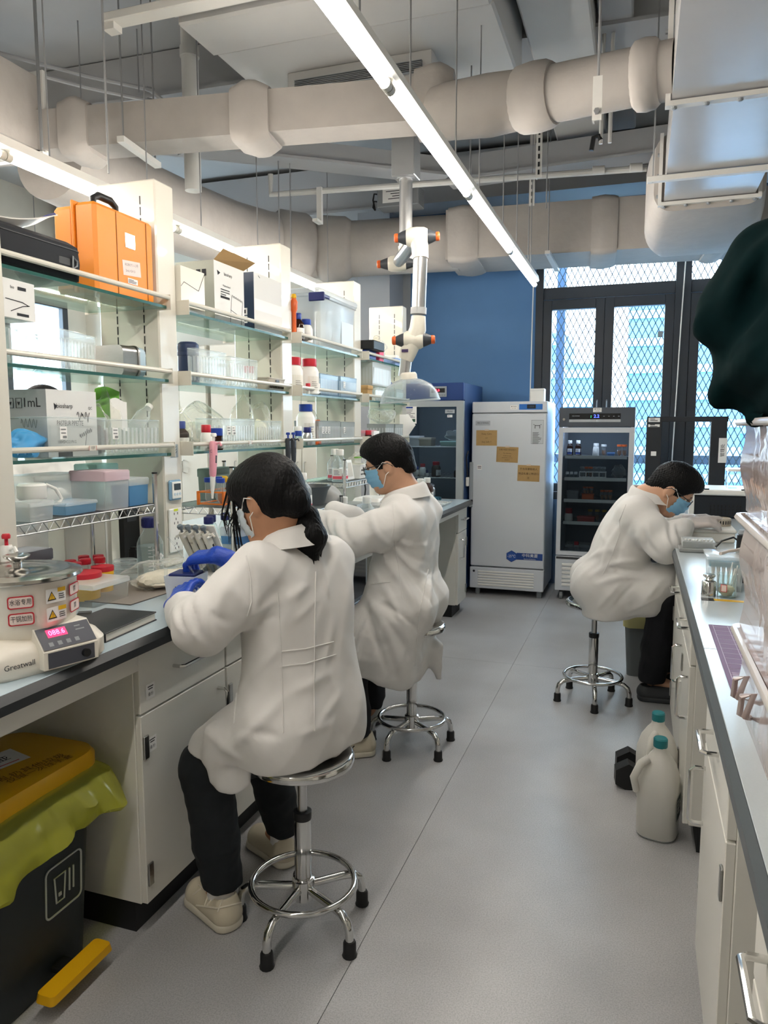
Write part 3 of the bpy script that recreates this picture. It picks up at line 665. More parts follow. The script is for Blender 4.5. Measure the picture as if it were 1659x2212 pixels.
# oven below the bench
t = thing('drying_oven', 'steel under-bench oven with dark glass door behind the two seated workers', 'oven', (-1.65, 3.55, .5))
OVS = mat('oven_steel', 'a9adb0', .3, metal=.8)
MB().box((-1.93, 3.335, .53), (-1.42, 3.78, .875), 0, .006).build('body', OVS, t, 20, True)
dr = MB().box((-1.42, 3.34, .535), (-1.40, 3.775, .87), 0, .004).build('door', OVS, t, 20, True)
MB().box((-1.402, 3.37, .60), (-1.397, 3.745, .80), 0, .002).build('window', mat('oven_glass', '0c1118', .06, spec=.7), dr, 20, True)
MB().cone((-1.385, 3.365, .585), (-1.385, 3.75, .585), .008, n=10).build('handle', CHROME, dr, world=True)
MB().box((-1.404, 3.35, .825), (-1.396, 3.765, .86), 0, .002).build('control_strip', BLACKP, dr, 20, True)
MB().box((-1.93, 3.335, 0), (-1.43, 3.355, .53)).build('stand_side', CABW, t, 0, True); MB().box((-1.93, 3.76, 0), (-1.43, 3.78, .53)).build('stand_side', CABW, t, 0, True)
MB().box((-1.93, 3.355, .05), (-1.91, 3.76, .53)).build('stand_back', KICK, t, 0, True); MB().box((-1.92, 3.355, .28), (-1.45, 3.76, .30)).build('stand_shelf', KICK, t, 0, True)

# ------------------------------------------------------------------ reagent rack on the island
XR0, XR1 = -2.14, -1.85
COLS = [(1.50, 1.63), (2.585, 2.71), (3.67, 3.795), (4.745, 4.875), (5.825, 5.93)]
SZ = (1.975, 1.685, 1.39)          # undersides of the glass shelves
rack = thing('reagent_rack', 'cream steel reagent rack with glass shelves running along the left bench', 'rack', (-2.0, 3.8, BZ))
for i, (a, b) in enumerate(COLS):
    c = MB().box((XR0, a, BZ), (XR1 if i else -1.66, b, 2.48), 0, .006).build('column', CREAM, rack, 30, True)
    m = MB()
    for x in (XR1 - .07, XR1 - .20):
        z = BZ + .5
        while z < 2.42: m.box((x - .0025, a - .0012, z), (x + .0025, a + .004, z + .032)); z += .042
    so_ = m.build('slot_row', BLACKP, c, 0, True); so_['kind'] = 'stuff'
BAYS = [(COLS[i][1], COLS[i + 1][0]) for i in range(4)]
for bi, (a, b) in enumerate(BAYS):
    for z in SZ:
        g = MB().box((-2.19, a + .004, z), (-1.812, b - .004, z + .010)).build('glass_shelf', GLASS, rack, 0, True)
        MB().box((-1.812, a + .004, z - .0005), (-1.8095, b - .004, z + .0105)).build('glass_edge', GEDGE, g, 0, True)
        for x, sgn in ((-1.800, 1), (-2.20, -1)):
            r = MB().cone((x, a + .004, z + .042), (x, b - .004, z + .042), .0095, n=10).build('guard_rail', CREAM, rack, world=True)
            for y0, y1 in ((a, a + .028), (b - .028, b)):
                MB().box((x - sgn * .055, y0, z - .006), (x + sgn * .0105, y0 + .0035 if y0 == a else y1, z + .054), 0, .001).build('bracket', CREAM, r, 0, True) if y0 == a else MB().box((x - sgn * .055, y1 - .0035, z - .006), (x + sgn * .0105, y1, z + .054), 0, .001).build('bracket', CREAM, r, 0, True)
# back board inside two of the bays (far bench's cabinets show as cream)
# things fixed to the rack's nearest full column
t = thing('wall_timer', 'small white and blue digital timer stuck on the nearest cream column', 'timer', (XR1, 2.645, 1.23))
MB().box((XR1 + .0005, 2.605, 1.20), (XR1 + .016, 2.685, 1.285), 0, .006).build('case', mat('timer_blue', '7fa6c4', .4), t, world=True)
MB().box((XR1 + .016, 2.612, 1.207), (XR1 + .021, 2.678, 1.278), 0, .004).build('face', WHITEP, t, world=True)
MB().box((XR1 + .020, 2.622, 1.243), (XR1 + .0222, 2.668, 1.270)).build('screen', mat('lcd_dark', '2f3438', .2), t, 0, True)
for k in range(3): MB().cone((XR1 + .020, 2.627 + k * .018, 1.226), (XR1 + .023, 2.627 + k * .018, 1.226), .006, n=10).build('button', mat('timer_button', 'c3d3de', .4), t, world=True)
t = thing('power_socket', 'tall cream double power socket on the nearest cream column', 'socket', (XR1, 2.645, 1.05))
MB().box((XR1 + .0005, 2.600, .98), (XR1 + .010, 2.69, 1.165), 0, .004).build('plate', WHITEP, t, world=True)
for zc in (1.125, 1.02):
    m = MB()
    for dy, dz, an in ((-.012, .018, 0), (.012, .018, 0), (0, -.005, 0), (-.012, -.022, 1), (.012, -.022, 1)): m.cbox((XR1 + .0102, 2.645 + dy, zc + dz), (.001, .0035, .010))
    s_ = m.build('socket_holes', BLACKP, t, 0, True); s_['kind'] = 'stuff'
MB().quad((XR1 + .0102, 2.645, 1.158), (0, 1, 0), (0, 0, 1), .03, .010, 0, .0005).build('sticker', mat('lime_sticker', 'd5de3a', .7), t, 0, True)
m = MB(); m.quad((XR1 + .0008, 2.66, 1.405), (0, 1, 0), (0, 0, 1), .055, .055); m.text('形', (XR1 + .001, 2.66, 1.405), (0, 1, 0), (0, 0, 1), .034, 1, .0012)
tag(m.build('wall_sticker', [mat('grey_sticker'), INK], smooth=0), 'small grey square sticker with one character on the nearest cream column', 'sticker')
m = MB(); m.quad((-1.7895, 2.10, 1.432), (0, 1, 0), (0, 0, 1), .036, .017); m.text('127', (-1.7895, 2.10, 1.432), (0, 1, 0), (0, 0, 1), .011, 1, .001)
for a in ((-.018, 0, .0015, .017), (.018, 0, .0015, .017)): m.quad((-1.7895, 2.10 + a[0], 1.432), (0, 1, 0), (0, 0, 1), a[2], a[3], 2, .001)
tag(m.build('rail_sticker', [CREAM, INK, INKR], smooth=0), 'small red-bordered number sticker 127 on the lower rail of the nearest bay', 'sticker')
m = MB(); m.quad((-1.7895, 3.20, 1.432), (0, 1, 0), (0, 0, 1), .026, .017); m.text('7', (-1.7895, 3.20, 1.432), (0, 1, 0), (0, 0, 1), .011, 1, .001)
for a in (-.013, .013): m.quad((-1.7895, 3.20 + a, 1.432), (0, 1, 0), (0, 0, 1), .0015, .017, 2, .001)
tag(m.build('rail_sticker', [CREAM, INK, INKR], smooth=0), 'small red-bordered number sticker on the lower rail of the second bay', 'sticker')

# ================================================================== right bench
XRB = .19
t = thing('worktop', 'long pale worktop with grey edge on the right bench', 'worktop', (.6, 2.4, .88))
BENCH2 = mat('worktop_laminate_right', 'b9c2c6', .2, noise=.04, nscale=200)
for a, b in ((-1.2, 2.085), (2.087, 6.2)): MB().box((.178, a, .885), (1.1, b, BZ), 0, .0015).build('laminate', BENCH2, t, 0, True)
MB().prism([(.165, .88), (.23, .88), (.23, .886), (.177, .886), (.177, .9195), (.165, .905)], -1.2, 6.2, axis='y').build('front_edge', mat('edge_dark_grey', '4a5054', .35), t, 0, True)
cabinet('white base cabinet with bow handle at the lower right corner', .82, 1.16, XRB, -1, hinge_at='lo')
cabinet('white base cabinet under the right worktop with hinges beside the dark side panel', 1.54, 2.05, XRB, -1, hinge_at='lo')
cabinet('white base cabinet under the right worktop just beyond the jugs', 2.70, 3.1, XRB, -1, hinge_at='hi')
cabinet('white base cabinet on the right bench before the stooping worker', 3.105, 3.92, XRB, -1, hinge_at='hi')
cabinet('white base cabinet on the right bench past the stooping worker', 4.9, 5.5, XRB, -1, hinge_at='hi')
for lab, a, b in (('near kneehole in the right bench before the dark side panel', 1.165, 1.535), ('kneehole in the right bench behind the jugs', 2.055, 2.695), ('kneehole in the right bench at the stooping worker\'s knees', 3.925, 4.895), ('far end kneehole of the right bench', 5.505, 6.2)):
    t = thing('kneehole_frame', lab, 'bench frame', (.25, (a + b) / 2, 0)); MB().box((.205, a, .82), (.225, b, .878)).build('front_rail', CABW, t, 0, True); MB().box((.72, a, .02), (.74, b, .878)).build('back_panel', CABG, t, 0, True)
# ================================================================== builders for the small things
S1, S2, S3 = [z + .0105 for z in SZ]
def spanX(xl, xr, yt, X, zb):
    """Y range and height above zb of a front face at plane X, from its left/right/top pixels"""
    a, b = atX(xl, yt, X).y, atX(xr, yt, X).y
    return a, b, atX((xl + xr) / 2, yt, X).z - zb
def label_quad(m, o, xd, yd, w, h, lines=(), mi=0, ti=1):
    m.quad(o, xd, yd, w, h, mi, .0006)
    for txt, dx, dy, th in lines: m.text(txt, Vector(o) + Vector(xd) * dx + Vector(yd) * dy, xd, yd, th, ti, .0013, w * .95)
    return m
def scrib(m, o, xd, yd, w, n, th=.0022, gap=.006, mi=1, seed=1, off=.0013):
    """lines of small print too fine to read"""
    r_ = random.Random(seed)
    for k in range(n):
        ww = w * r_.uniform(.55, 1); m.quad(Vector(o) + Vector(xd) * ((ww - w) / 2) - Vector(yd) * (k * gap), xd, yd, ww, th, mi, off)
    return m
def bottle(label, loc, r, h, body, cap, cr=None, ch=.02, neck=.72, liquid=None, lq=.5, lab=None, labcol=None, square=False, group=None, rz=0, name='bottle', print_=None, shoulder=None):
    t = thing(name, label, 'bottle', loc, rz, group)
    nr = r * .45 if cr is None else cr * .82; cr = cr or r * .5; hb = h - ch; sh = shoulder or hb * neck
    prof = [(r * .9, 0), (r, .004), (r, sh), (r * .93, sh + (hb - sh) * .25), (nr * 1.25, sh + (hb - sh) * .72), (nr, sh + (hb - sh) * .85), (nr, hb)]
    if square:
        m = MB(); rings = []
        for q, z in prof:
            k = min(1, q / r); rings.append([(x, y, z) for x, y in rrect(2 * q, 2 * q, q * (.35 if k > .8 else .9), 3)])
        m.loft(rings)
    else: m = MB().lathe(prof, 16)
    m.build('body', body, t, 40)
    if liquid:
        if square: MB().loft([[(x, y, z) for x, y in rrect(1.9 * r, 1.9 * r, r * .33, 3)] for z in (.004, sh * lq)]).build('liquid', liquid, t, 40)
        else: MB().lathe([(r * .94, .004), (r * .94, sh * lq)], 16).build('liquid', liquid, t, 40)
    m = MB().lathe([(cr * .96, hb - .004), (cr, hb), (cr, h - .003), (cr * .9, h), (0, h)], 16, cap=True)
    m.build('cap', cap, t, 40)
    if lab:
        m = MB(); n = 7; a0, a1 = -math.radians(75), math.radians(15); z0, z1 = sh * .15, sh * .8
        if square:
            m.quad((0, -r, (z0 + z1) / 2), (1, 0, 0), (0, 0, 1), r * 1.5, z1 - z0, 0, .0008); m.quad((r, 0, (z0 + z1) / 2), (0, 1, 0), (0, 0, 1), r * 1.5, z1 - z0, 0, .0008)
            for o, xd in (((0, -r, z0 + .012), (1, 0, 0)), ((r, 0, z0 + .012), (0, 1, 0))): m.quad(o, xd, (0, 0, 1), r * 1.5, .018, 2, .0012)
            for o, xd in (((0, -r, z1 - .012), (1, 0, 0)), ((r, 0, z1 - .012), (0, 1, 0))): scrib(m, o, xd, (0, 0, 1), r * 1.1, 4, .0025, .008, 1, 3)
        else:
            rr = r + .0007; pts = [(rr * math.cos(a0 + (a1 - a0) * i / n), rr * math.sin(a0 + (a1 - a0) * i / n)) for i in range(n + 1)]
            vs = [(x, y, z) for x, y in pts for z in (z0, z1)]; m.add(vs, [(2 * i, 2 * i + 2, 2 * i + 3, 2 * i + 1) for i in range(n)], 0)
            am = (a0 + a1) / 2; o = Vector((math.cos(am) * rr * 1.01, math.sin(am) * rr * 1.01, z1 - (z1 - z0) * .22)); xd = Vector((-math.sin(am), math.cos(am), 0))
            if print_: m.text(print_, o, xd, (0, 0, 1), min(.012, r * .35), 2, .002, r * 1.1)
            scrib(m, o - Vector((0, 0, .014)), xd, (0, 0, 1), r * .9, 4, .002, (z1 - z0) * .13, 1, 3, .002)
        m.build('label', [lab, INK, labcol or INKB], t, 0)
    return t
RIBM = clear('rib_plastic', 'fbfdfd', .36, .08, 'f4f8fa', fres=.6)
def clear_bin(label, loc, dx, dy, h, rz=0, ribs=True, mt=None, tags=0, group='clear ribbed storage bins on the racks', rot=None, handle=False, name='storage_bin'):
    """open bin, outer size dx * dy * h, its long ribbed sides vertical-fluted"""
    t = thing(name, label, 'bin', loc, rz, group, rot); w = .003; mt = mt or PLAST
    out = []
    nx, ny = max(4, int(dx / .006)), max(4, int(dy / .006)); am = .003 if ribs else 0
    for k in range(nx): out.append((-dx / 2 + dx * k / nx, -dy / 2 - am * (k % 2)))
    for k in range(ny): out.append((dx / 2 + am * (k % 2), -dy / 2 + dy * k / ny))
    for k in range(nx): out.append((dx / 2 - dx * k / nx, dy / 2 + am * (k % 2)))
    for k in range(ny): out.append((-dx / 2 - am * (k % 2), dy / 2 - dy * k / ny))
    flat = [(max(-dx / 2, min(dx / 2, x)), max(-dy / 2, min(dy / 2, y))) for x, y in out]
    inn = [(x * (1 - 2 * w / dx), y * (1 - 2 * w / dy)) for x, y in flat]
    hr = h * .78
    m = MB().loft([[(x * .97, y * .97, 0) for x, y in flat], [(x * .975, y * .975, h * .08) for x, y in out], [(x * .99, y * .99, hr) for x, y in out], [(x, y, hr + .004) for x, y in flat], [(x * 1.01, y * 1.01, h) for x, y in flat],
                   [(x, y, h) for x, y in inn], [(x * .97, y * .97, .004) for x, y in inn]])
    if ribs:
        n_ = len(out); m.m[n_:2 * n_] = [1 if i % 4 < 2 else 0 for i in range(n_)]
    m.build('shell', [mt, RIBM], t, 30)
    m = MB().tube([(x * 1.01, y * 1.01, h) for x, y in rrect(dx, dy, .008, 2)], .0028, 5, closed=True); m.build('rim', mt, t, 50)
    if handle: MB().tube([(dx / 2 + .002, -.04, h * .82), (dx / 2 + .012, -.04, h * .84), (dx / 2 + .012, .04, h * .84), (dx / 2 + .002, .04, h * .82), (dx / 2 + .002, .04, h * .66), (dx / 2 + .010, .04, h * .62), (dx / 2 + .010, -.04, h * .62), (dx / 2 + .002, -.04, h * .66)], .004, 6, closed=True).build('handle', mt, t, 50)
    for k in range(tags):
        m = MB(); o = (dx / 2 + .0035, -dy * .38 + k * .045 + .02, h * .62); m.quad(o, (0, 1, 0), (0, 0, 1), .032, .042); scrib(m, (o[0], o[1], o[2] + .012), (0, 1, 0), (0, 0, 1), .024, 2, .004, .012, 1, k); m.quad((o[0], o[1] + .004, o[2] - .013), (0, 1, 0), (0, 0, 1), .018, .008, 1, .0013)
        m.build('tag', [PAPER, mat('faint_ink', '8d8f92', .8)], t, 0)
    return t
def carton(label, loc, dx, dy, h, front=CARDW, side=None, rz=0, deco=None, name='carton', cat='box', group=None, rot=None, open_top=False):
    t = thing(name, label, cat, loc, rz, group, rot); side = side or front
    m = MB(); x, y = dx / 2, dy / 2
    vs = [(-x, -y, 0), (x, -y, 0), (x, y, 0), (-x, y, 0), (-x, -y, h), (x, -y, h), (x, y, h), (-x, y, h)]
    m.add(vs, [(3, 2, 1, 0), (1, 2, 6, 5), (2, 3, 7, 6), (3, 0, 4, 7)] + ([] if open_top else [(4, 5, 6, 7)]), 0); m.add(vs, [(0, 1, 5, 4)], 1)
    m.build('body', [front, side], t, 0)
    if open_top:
        MB().add([(x, -y, h), (x, y, h), (x + .06, y + .01, h + .035), (x + .05, -y, h + .045)], [(0, 1, 2, 3)]).build('flap', CARDB, t, 0)
        MB().add([(-x, -y, h - .03), (x, -y, h - .03), (x, y, h - .03), (-x, y, h - .03)], [(0, 1, 2, 3)]).build('inside', CARDB, t, 0)
    if deco:
        m = MB(); deco(m, x, y, h); m.build('print', [INK, INKB, INKR, PAPER], t, 0)
    return t
def blob(nu, nv, rx, ry, rz, seed, amp=.18, flat=True, pinch=0):
    """lumpy soft bag shape resting on z = 0"""
    r_ = random.Random(seed); ks = [(Vector((r_.uniform(-1, 1), r_.uniform(-1, 1), r_.uniform(-1, 1))).normalized() * r_.uniform(2.5, 9), r_.uniform(0, 6.28), r_.uniform(.3, 1)) for _ in range(9)]
    rows = []
    for j in range(nv + 1):
        ph = math.pi * j / nv; row = []
        for i in range(nu):
            th = 2 * math.pi * i / nu; d = Vector((math.sin(ph) * math.cos(th), math.sin(ph) * math.sin(th), -math.cos(ph)))
            n = sum(a * math.sin(k.dot(d) + p) for k, p, a in ks) / 3; q = 1 + amp * n
            p = Vector((d.x * rx * q, d.y * ry * q, rz + d.z * rz * q))
            if pinch and d.z > .55: f = 1 - pinch * (d.z - .55) / .45; p.x *= f; p.y *= f; p.z += (d.z - .55) * rz * pinch
            if flat: p.z = max(p.z, .0)
            row.append(p)
        rows.append(row)
    return MB().loft(rows, caps=False)
def film_bag(label, loc, rx, ry, rz, seed, inside=None, mt=None, pinch=.5, rot=0, group=None, name='plastic_bag'):
    t = thing(name, label, 'bag', loc, rot, group)
    blob(26, 16, rx, ry, rz, seed, .22, True, pinch).build('film', mt or FILM, t, 40)
    if inside: blob(16, 10, rx * .72, ry * .72, rz * .62, seed + 5, .2).build('contents', inside, t, 50)
    return t
def tube_thing(label, loc, r, h, cap, body=None, fill=None, fl=.5, group=None, cone=True):
    t = thing('sample_tube', label, 'tube', loc, 0, group); hb = h * .86
    MB().lathe([(r * .3 if cone else r, 0), (r, h * .2), (r, hb)], 12).build('body', body or PLAST, t, 40)
    if fill: MB().lathe([(r * .26, .003), (r * .9, h * .2), (r * .9, h * fl)], 10).build('liquid', fill, t, 40)
    MB().lathe([(r * 1.22, hb - .004), (r * 1.25, hb), (r * 1.25, h - .002), (r * 1.1, h), (0, h)], 12).build('cap', cap, t, 40)
    return t
def on_front(xl, xr, yt, X, zb, depth):
    a, b, h = spanX(xl, xr, yt, X, zb); return (X - depth / 2, (a + b) / 2, zb), b - a, h

# ================================================================== first bay (nearest)
# black instrument bag
a, b, h = spanX(-60, 172, 484, -1.83, S1); a = 1.66
BAGF = mat('black_nylon', '1b1d22', .8, noise=.1, nscale=300)
t = thing('instrument_bag', 'black soft instrument bag lying on the top shelf of the nearest bay', 'bag', (-1.96, (a + b) / 2, S1))
h = .135; rings = []
for k, (g, z) in enumerate(((.02, 0), (0, .012), (-.004, h * .5), (0, h - .015), (.02, h))): rings.append([(x, y, z) for x, y in rrect(.27 - 2 * g, (b - a) - 2 * g, .035, 4)])
MB().loft(rings).build('body', BAGF, t, 40)
MB().tube([(x, y, h * .8) for x, y in rrect(.272, b - a + .002, .035, 4)], .003, 5, closed=True).build('zip', BLACKP, t, 50)
MB().box((.133, (b - a) / 2 - .115, h * .38), (.139, (b - a) / 2 - .055, h * .58), 0, .002).build('strap', BLACKP, t)
MB().tube([(.142, (b - a) / 2 - .055, h * .33), (.144, (b - a) / 2 - .055, h * .63), (.144, (b - a) / 2 - .035, h * .53), (.142, (b - a) / 2 - .035, h * .42)], .0035, 5, closed=True).build('d_ring', GREYP, t, 50)
t = thing('flat_pouch', 'clear white pouch with blue edges lying on the black instrument bag', 'pouch', (-1.93, a + .17, S1 + h))
MB().grid(lambda u, v: (-.10 + .2 * u, -.16 + .36 * v, .012 + .05 * (v - .35) ** 2 * 4 * .6 + .012 * math.sin(5 * u + 3 * v)), 10, 14, 0, .004).build('sheet', clear('pouch_film', 'f2f0ec', .55, .25, 'e6e3de'), t, 60)
for v in (.02, .97): MB().tube([(-.10 + .2 * k / 8, -.16 + .36 * v, .015 + .03 * (v - .35) ** 2 * 4 + .012 * math.sin(5 * k / 8 + 3 * v)) for k in range(9)], .004, 5).build('blue_edge', NAVY, t, 50)
# orange hard case
a, b, h = spanX(208, 333, 462, -1.845, S1)
CASE = mat('orange_case', 'e3861b', .42, bump=.05, bscale=400)
dy = b - a; t = thing('hard_case', 'orange plastic hard case with black handle on the top shelf', 'case', (-1.845, (a + b) / 2, S1))
H = atX(208, 445, -1.845).z - S1 + .022
MB().box((-.10, -dy / 2, 0), (-.008, dy / 2, H), 0, .012).build('lid', CASE, t)
MB().box((-.20, -dy / 2 + .004, .004), (-.104, dy / 2 - .004, H - .006), 0, .014).build('base', CASE, t)
MB().box((-.108, -dy / 2 - .008, -.0), (-.096, dy / 2 + .006, H + .008), 0, .004).build('rim', CASE, t)
for y in (-dy * .16, dy * .36): MB().box((-.008, y - .0015, .012), (-.0062, y + .0015, H - .01)).build('groove', mat('orange_shadow_line', '8a4d0c', .6), t, 0)
for y in (-dy * .30, dy * .30):
    lt = MB().box((-.125, y - .022, H - .006), (-.075, y + .022, H + .014), 0, .005).build('latch', CASE, t)
    for k in range(3): MB().box((-.126, y - .012 + k * .01, H + .004), (-.09, y - .008 + k * .01, H + .0165), 0, .001).build('rib', mat('case_dark', '5a3208', .5), lt)
MB().tube([(-.10, -dy * .19, H - .004), (-.10, -dy * .185, H + .045), (-.10, -dy * .10, H + .06), (-.10, dy * .10, H + .06), (-.10, dy * .185, H + .045), (-.10, dy * .19, H - .004)], [.011, .013, .0145, .0145, .013, .011], 10).build('handle', BLACKP, t, 50)
m = MB(); m.box((-.0085, -dy * .02, H * .60), (-.0055, dy * .15, H * .77), 0, .001); m.build('name_plate', CHROME, t)
m = MB(); label_quad(m, (-.0075, dy * .08, H * .37), (0, 1, .08), (0, -.08, 1), .105, .055, (('ROBOT-1-2号', 0, .012, .012), ('2mL×24 U', -.01, -.010, .012))); m.build('paper_label', [mat('pink_paper', 'e6d2cc', .8), mat('faint_ink')], t, 0)
m = MB(); label_quad(m, (-.0075, dy * .09, H * .22), (0, 1, 0), (0, 0, 1), .058, .02); scrib(m, (-.0075, dy * .09, H * .235), (0, 1, 0), (0, 0, 1), .05, 3, .002, .005); m.build('small_label', [PAPER, INK], t, 0)
# middle shelf: bins and tin
clear_bin('clear ribbed bin with wire handle at the left of the nearest middle shelf', (-1.93, 1.86, S2), .22, .135, .135, handle=True)
clear_bin('clear ribbed bin set askew beside the steel tin on the nearest middle shelf', (-1.955, 2.115, S2), .17, .30, .135, rz=math.radians(14))
t = thing('steel_tin', 'brushed steel tin with pale blue lid lying on its side on the middle shelf', 'tin', (-1.90, 2.435, S2), math.radians(-6))
dyt, ht = .10, .115
MB().loft([[(x, yy, z + ht / 2) for x, z in [(p, q) for p, q in rrect(.15, ht, .025, 4)]] for yy in (-dyt * .9, -dyt * .2, 0)]).build('body', STEEL, t, 40)
MB().tube([(x, -.01, z + ht / 2) for x, z in rrect(.156, ht, .025, 4)], .004, 6, closed=True).build('rim', STEEL, t, 60)
MB().loft([[(x, yy, z + ht / 2) for x, z in rrect(.15 - g, ht - g, .025, 4)] for yy, g in ((0, 0), (.03, .004), (.035, .02))]).build('lid', mat('pale_blue_lid', 'a9bfcc', .45), t, 40)
def tongs(m, x, y, h):
    o = Vector((x + .0005, 0, 0))
    for p in ([(-.05, .055), (.02, .052), (.045, .045)], [(-.03, .02), (.02, .04), (.05, .045)]):
        m.tube([(x + .001, q[0], q[1]) for q in p], .0012, 4, 0)
    m.text('bio', (x, -.02, h * .8), (0, 1, 0), (0, 0, 1), .012, 0, .001); m.quad((x, .02, h * .8), (0, 1, 0), (0, 0, 1), .035, .01, 0, .001); m.quad((x, .02, h * .12), (0, 1, 0), (0, 0, 1), .05, .008, 0, .001)
carton('white carton with a printed tongs drawing balanced on the ribbed bin', (-1.865, 1.825, S2 + .137), .10, .15, .115, CARDW, CARDSH, rz=math.radians(4), deco=tongs)
# lower shelf: pipette carton in a bin
a, b, h = spanX(101, 209, 846, -1.835, S3)
def pip(m, x, y, h):
    W = b - a; f = (x, 0, 0)
    def T(s_, py, pz, th, k=0, wm=None): m.text(s_, (x, py, pz), (0, 1, 0), (0, 0, 1), th, k, .0012, wm)
    T('biosharp', -W * .16, h * .76, .020, 0, W * .34); m.prism([(-W * .36, h * .80), (-W * .30, h * .76), (-W * .35, h * .70)], x, x + .001, 0, 'x')
    T('PASTEUR PIPETTE', -W * .06, h * .50, .022, 0, W * .52); T('1mL', -W * .25, h * .42, .010, 0); T('100×5×CO.PKG', -W * .14, h * .22, .013, 0, W * .36)
    m.quad((x, -W * .18, h * .035), (0, 1, 0), (0, 0, 1), W * .28, h * .07, 0, .0012)
    m.tube([(x + .001, W * (.08 + .26 * k / 22), h * (.63 + .05 * math.sin(k * .9) - (.06 if k % 5 == 4 else 0))) for k in range(23)], .0011, 4, 0)
    m.tube([(x + .001, W * (.12 + .26 * k / 26), h * (.30 + .004 * k + .035 * math.sin(k * 1.7))) for k in range(27)], .0009, 4, 0)
    m.tube([(x + .001, W * (.22 + .06 * k / 4), h * (.1 + .08 * k)) for k in range(5)], .0009, 4, 0)
    T('QC', W * .36, h * .74, .012, 0)
    # side (facing the viewer)
    def Tm(s_, px, pz, th): m.text(s_, (px, -y, pz), (1, 0, 0), (0, 0, 1), th, 0, .0012)
    Tm('1mL', x * .55, h * .80, .04); scrib(m, (-x * .25, -y, h * .62), (1, 0, 0), (0, 0, 1), x * .9, 2, .003, .01, 0)
    for k in range(4):
        m.tube([(-x * .62 + k * x * .26 + q[0], -y - .001, h * .80 + q[1]) for q in ((-.012, -.016), (.012, -.016), (.012, .016), (-.012, .016))], .0011, 4, 0, closed=True)
        m.prism([(-x * .62 + k * x * .26 - .006, h * .80 + .004), (-x * .62 + k * x * .26 + .006, h * .80 + .004), (-x * .62 + k * x * .26, h * .80 - .008)], -y - .0015, -y - .0008, 0, 'y')
    m.tube([(x * (.2 + .5 * k / 20), -y - .001, h * (.50 + .07 * math.sin(k * 1.3))) for k in range(21)], .001, 4, 0)
carton('white pasteur pipette carton with shade painted on one side in the nearest lower bay', (-1.975, (a + b) / 2, S3 + .004), .27, b - a, h, CARDW, CARDSH, deco=pip)  # side towards the camera painted grey for the shade on it
clear_bin('clear bin holding the pasteur pipette carton', (-1.965, (a + b) / 2, S3), .305, b - a + .03, .135, ribs=False, tags=1)
a2, b2, h2 = spanX(222, 343, 895, -1.825, S3)
clear_bin('clear ribbed bin of wrapped plastics beside the pasteur pipette carton', (-1.965, (a2 + b2) / 2, S3), .28, b2 - a2, .13, tags=1)
LEAFG = mat('green_print', '6fae3a', .5)
t = film_bag('clear bag with green and white print standing in the ribbed bin of wrapped plastics', (-1.93, a2 + .13, S3 + .006), .06, .075, .12, 3, None, pinch=.2)
m = MB(); m.grid(lambda u, v: (.0 + .03 * u, -.06 + .10 * u + .02 * v, .12 + .12 * v + .01 * math.sin(4 * u)), 6, 6, 0, .002); m.build('green_panel', LEAFG, t)
m = MB(); m.grid(lambda u, v: (.045 + .02 * u, -.015 + .07 * u, .09 + .11 * v + .008 * math.sin(5 * u)), 6, 6, 0, .002); m.build('white_panel', PAPER, t)
film_bag('clear bag of brown material slumped in the ribbed bin of wrapped plastics', (-1.90, a2 + .055, S3 + .006), .055, .045, .085, 8, mat('brown_stuff', '5d463a', .6), pinch=.4)
t = thing('squeeze_bottle', 'empty clear plastic bottle lying tilted at the right of the nearest lower bay', 'bottle', (-1.90, b2 - .055, S3 + .10), 0, None, (math.radians(-48), 0, 0))
MB().lathe([(.026, 0), (.03, .005), (.03, .075), (.018, .10), (.014, .12)], 14).build('body', PLAST, t); MB().lathe([(.016, .118), (.016, .135), (0, .136)], 12).build('cap', WHITEP, t)
t = thing('nitrile_glove', 'crumpled light blue nitrile glove lying at the left of the nearest lower shelf', 'glove', (-1.86, 1.875, S3 + .006))
GLB = mat('light_blue_nitrile', '3f9bd6', .45, sheen=.2)
blob(28, 16, .028, .085, .042, 17, .3, True, 0).build('palm', GLB, t, 60)
for k in range(3): MB().tube([(.0, -.05 + k * .022, .03), (.02, -.06 + k * .025, .02), (.03, -.075 + k * .03, .010)], [.012, .011, .008], 8).build('finger', GLB, t, 60)

# bench-top wire rack of the first bay
def wire_rack(label, y0, y1, x0, x1, zs, ztop, zig=.045):
    t = thing('wire_rack', label, 'rack', ((x0 + x1) / 2, (y0 + y1) / 2, BZ))
    for x in (x0, x1):
        for y in (y0, y1):
            p = MB().cone((x, y, BZ), (x, y, ztop), .0095, n=10).build('post', CHROME, t, world=True)
            MB().cone((x, y, ztop), (x, y, ztop + .006), .0105, n=10).build('post_cap', BLACKP, p, world=True)
    for z in zs:
        m = MB()
        for zz in (z, z - .03):
            m.tube([(x0, y0, zz), (x1, y0, zz), (x1, y1, zz), (x0, y1, zz)], .0028, 5, closed=True)
        for (a, b) in (((x1, y0), (x1, y1)), ((x0, y0), (x0, y1)), ((x0, y0), (x1, y0)), ((x0, y1), (x1, y1))):
            L = math.hypot(b[0] - a[0], b[1] - a[1]); n = max(4, int(L / zig) * 2)
            m.tube([(a[0] + (b[0] - a[0]) * k / n, a[1] + (b[1] - a[1]) * k / n, z - (.03 if k % 2 else 0)) for k in range(n + 1)], .0022, 4)
        n = int((y1 - y0) / .028)
        for k in range(1, n): m.tube([(x0, y0 + (y1 - y0) * k / n, z - .001), (x1, y0 + (y1 - y0) * k / n, z - .001)], .0022, 4)
        m.build('wire_shelf', mat('wire_zinc', '9fa1a2', .4, metal=1), t, 50, True)
    return t
WY0, WY1 = 1.645, 2.345
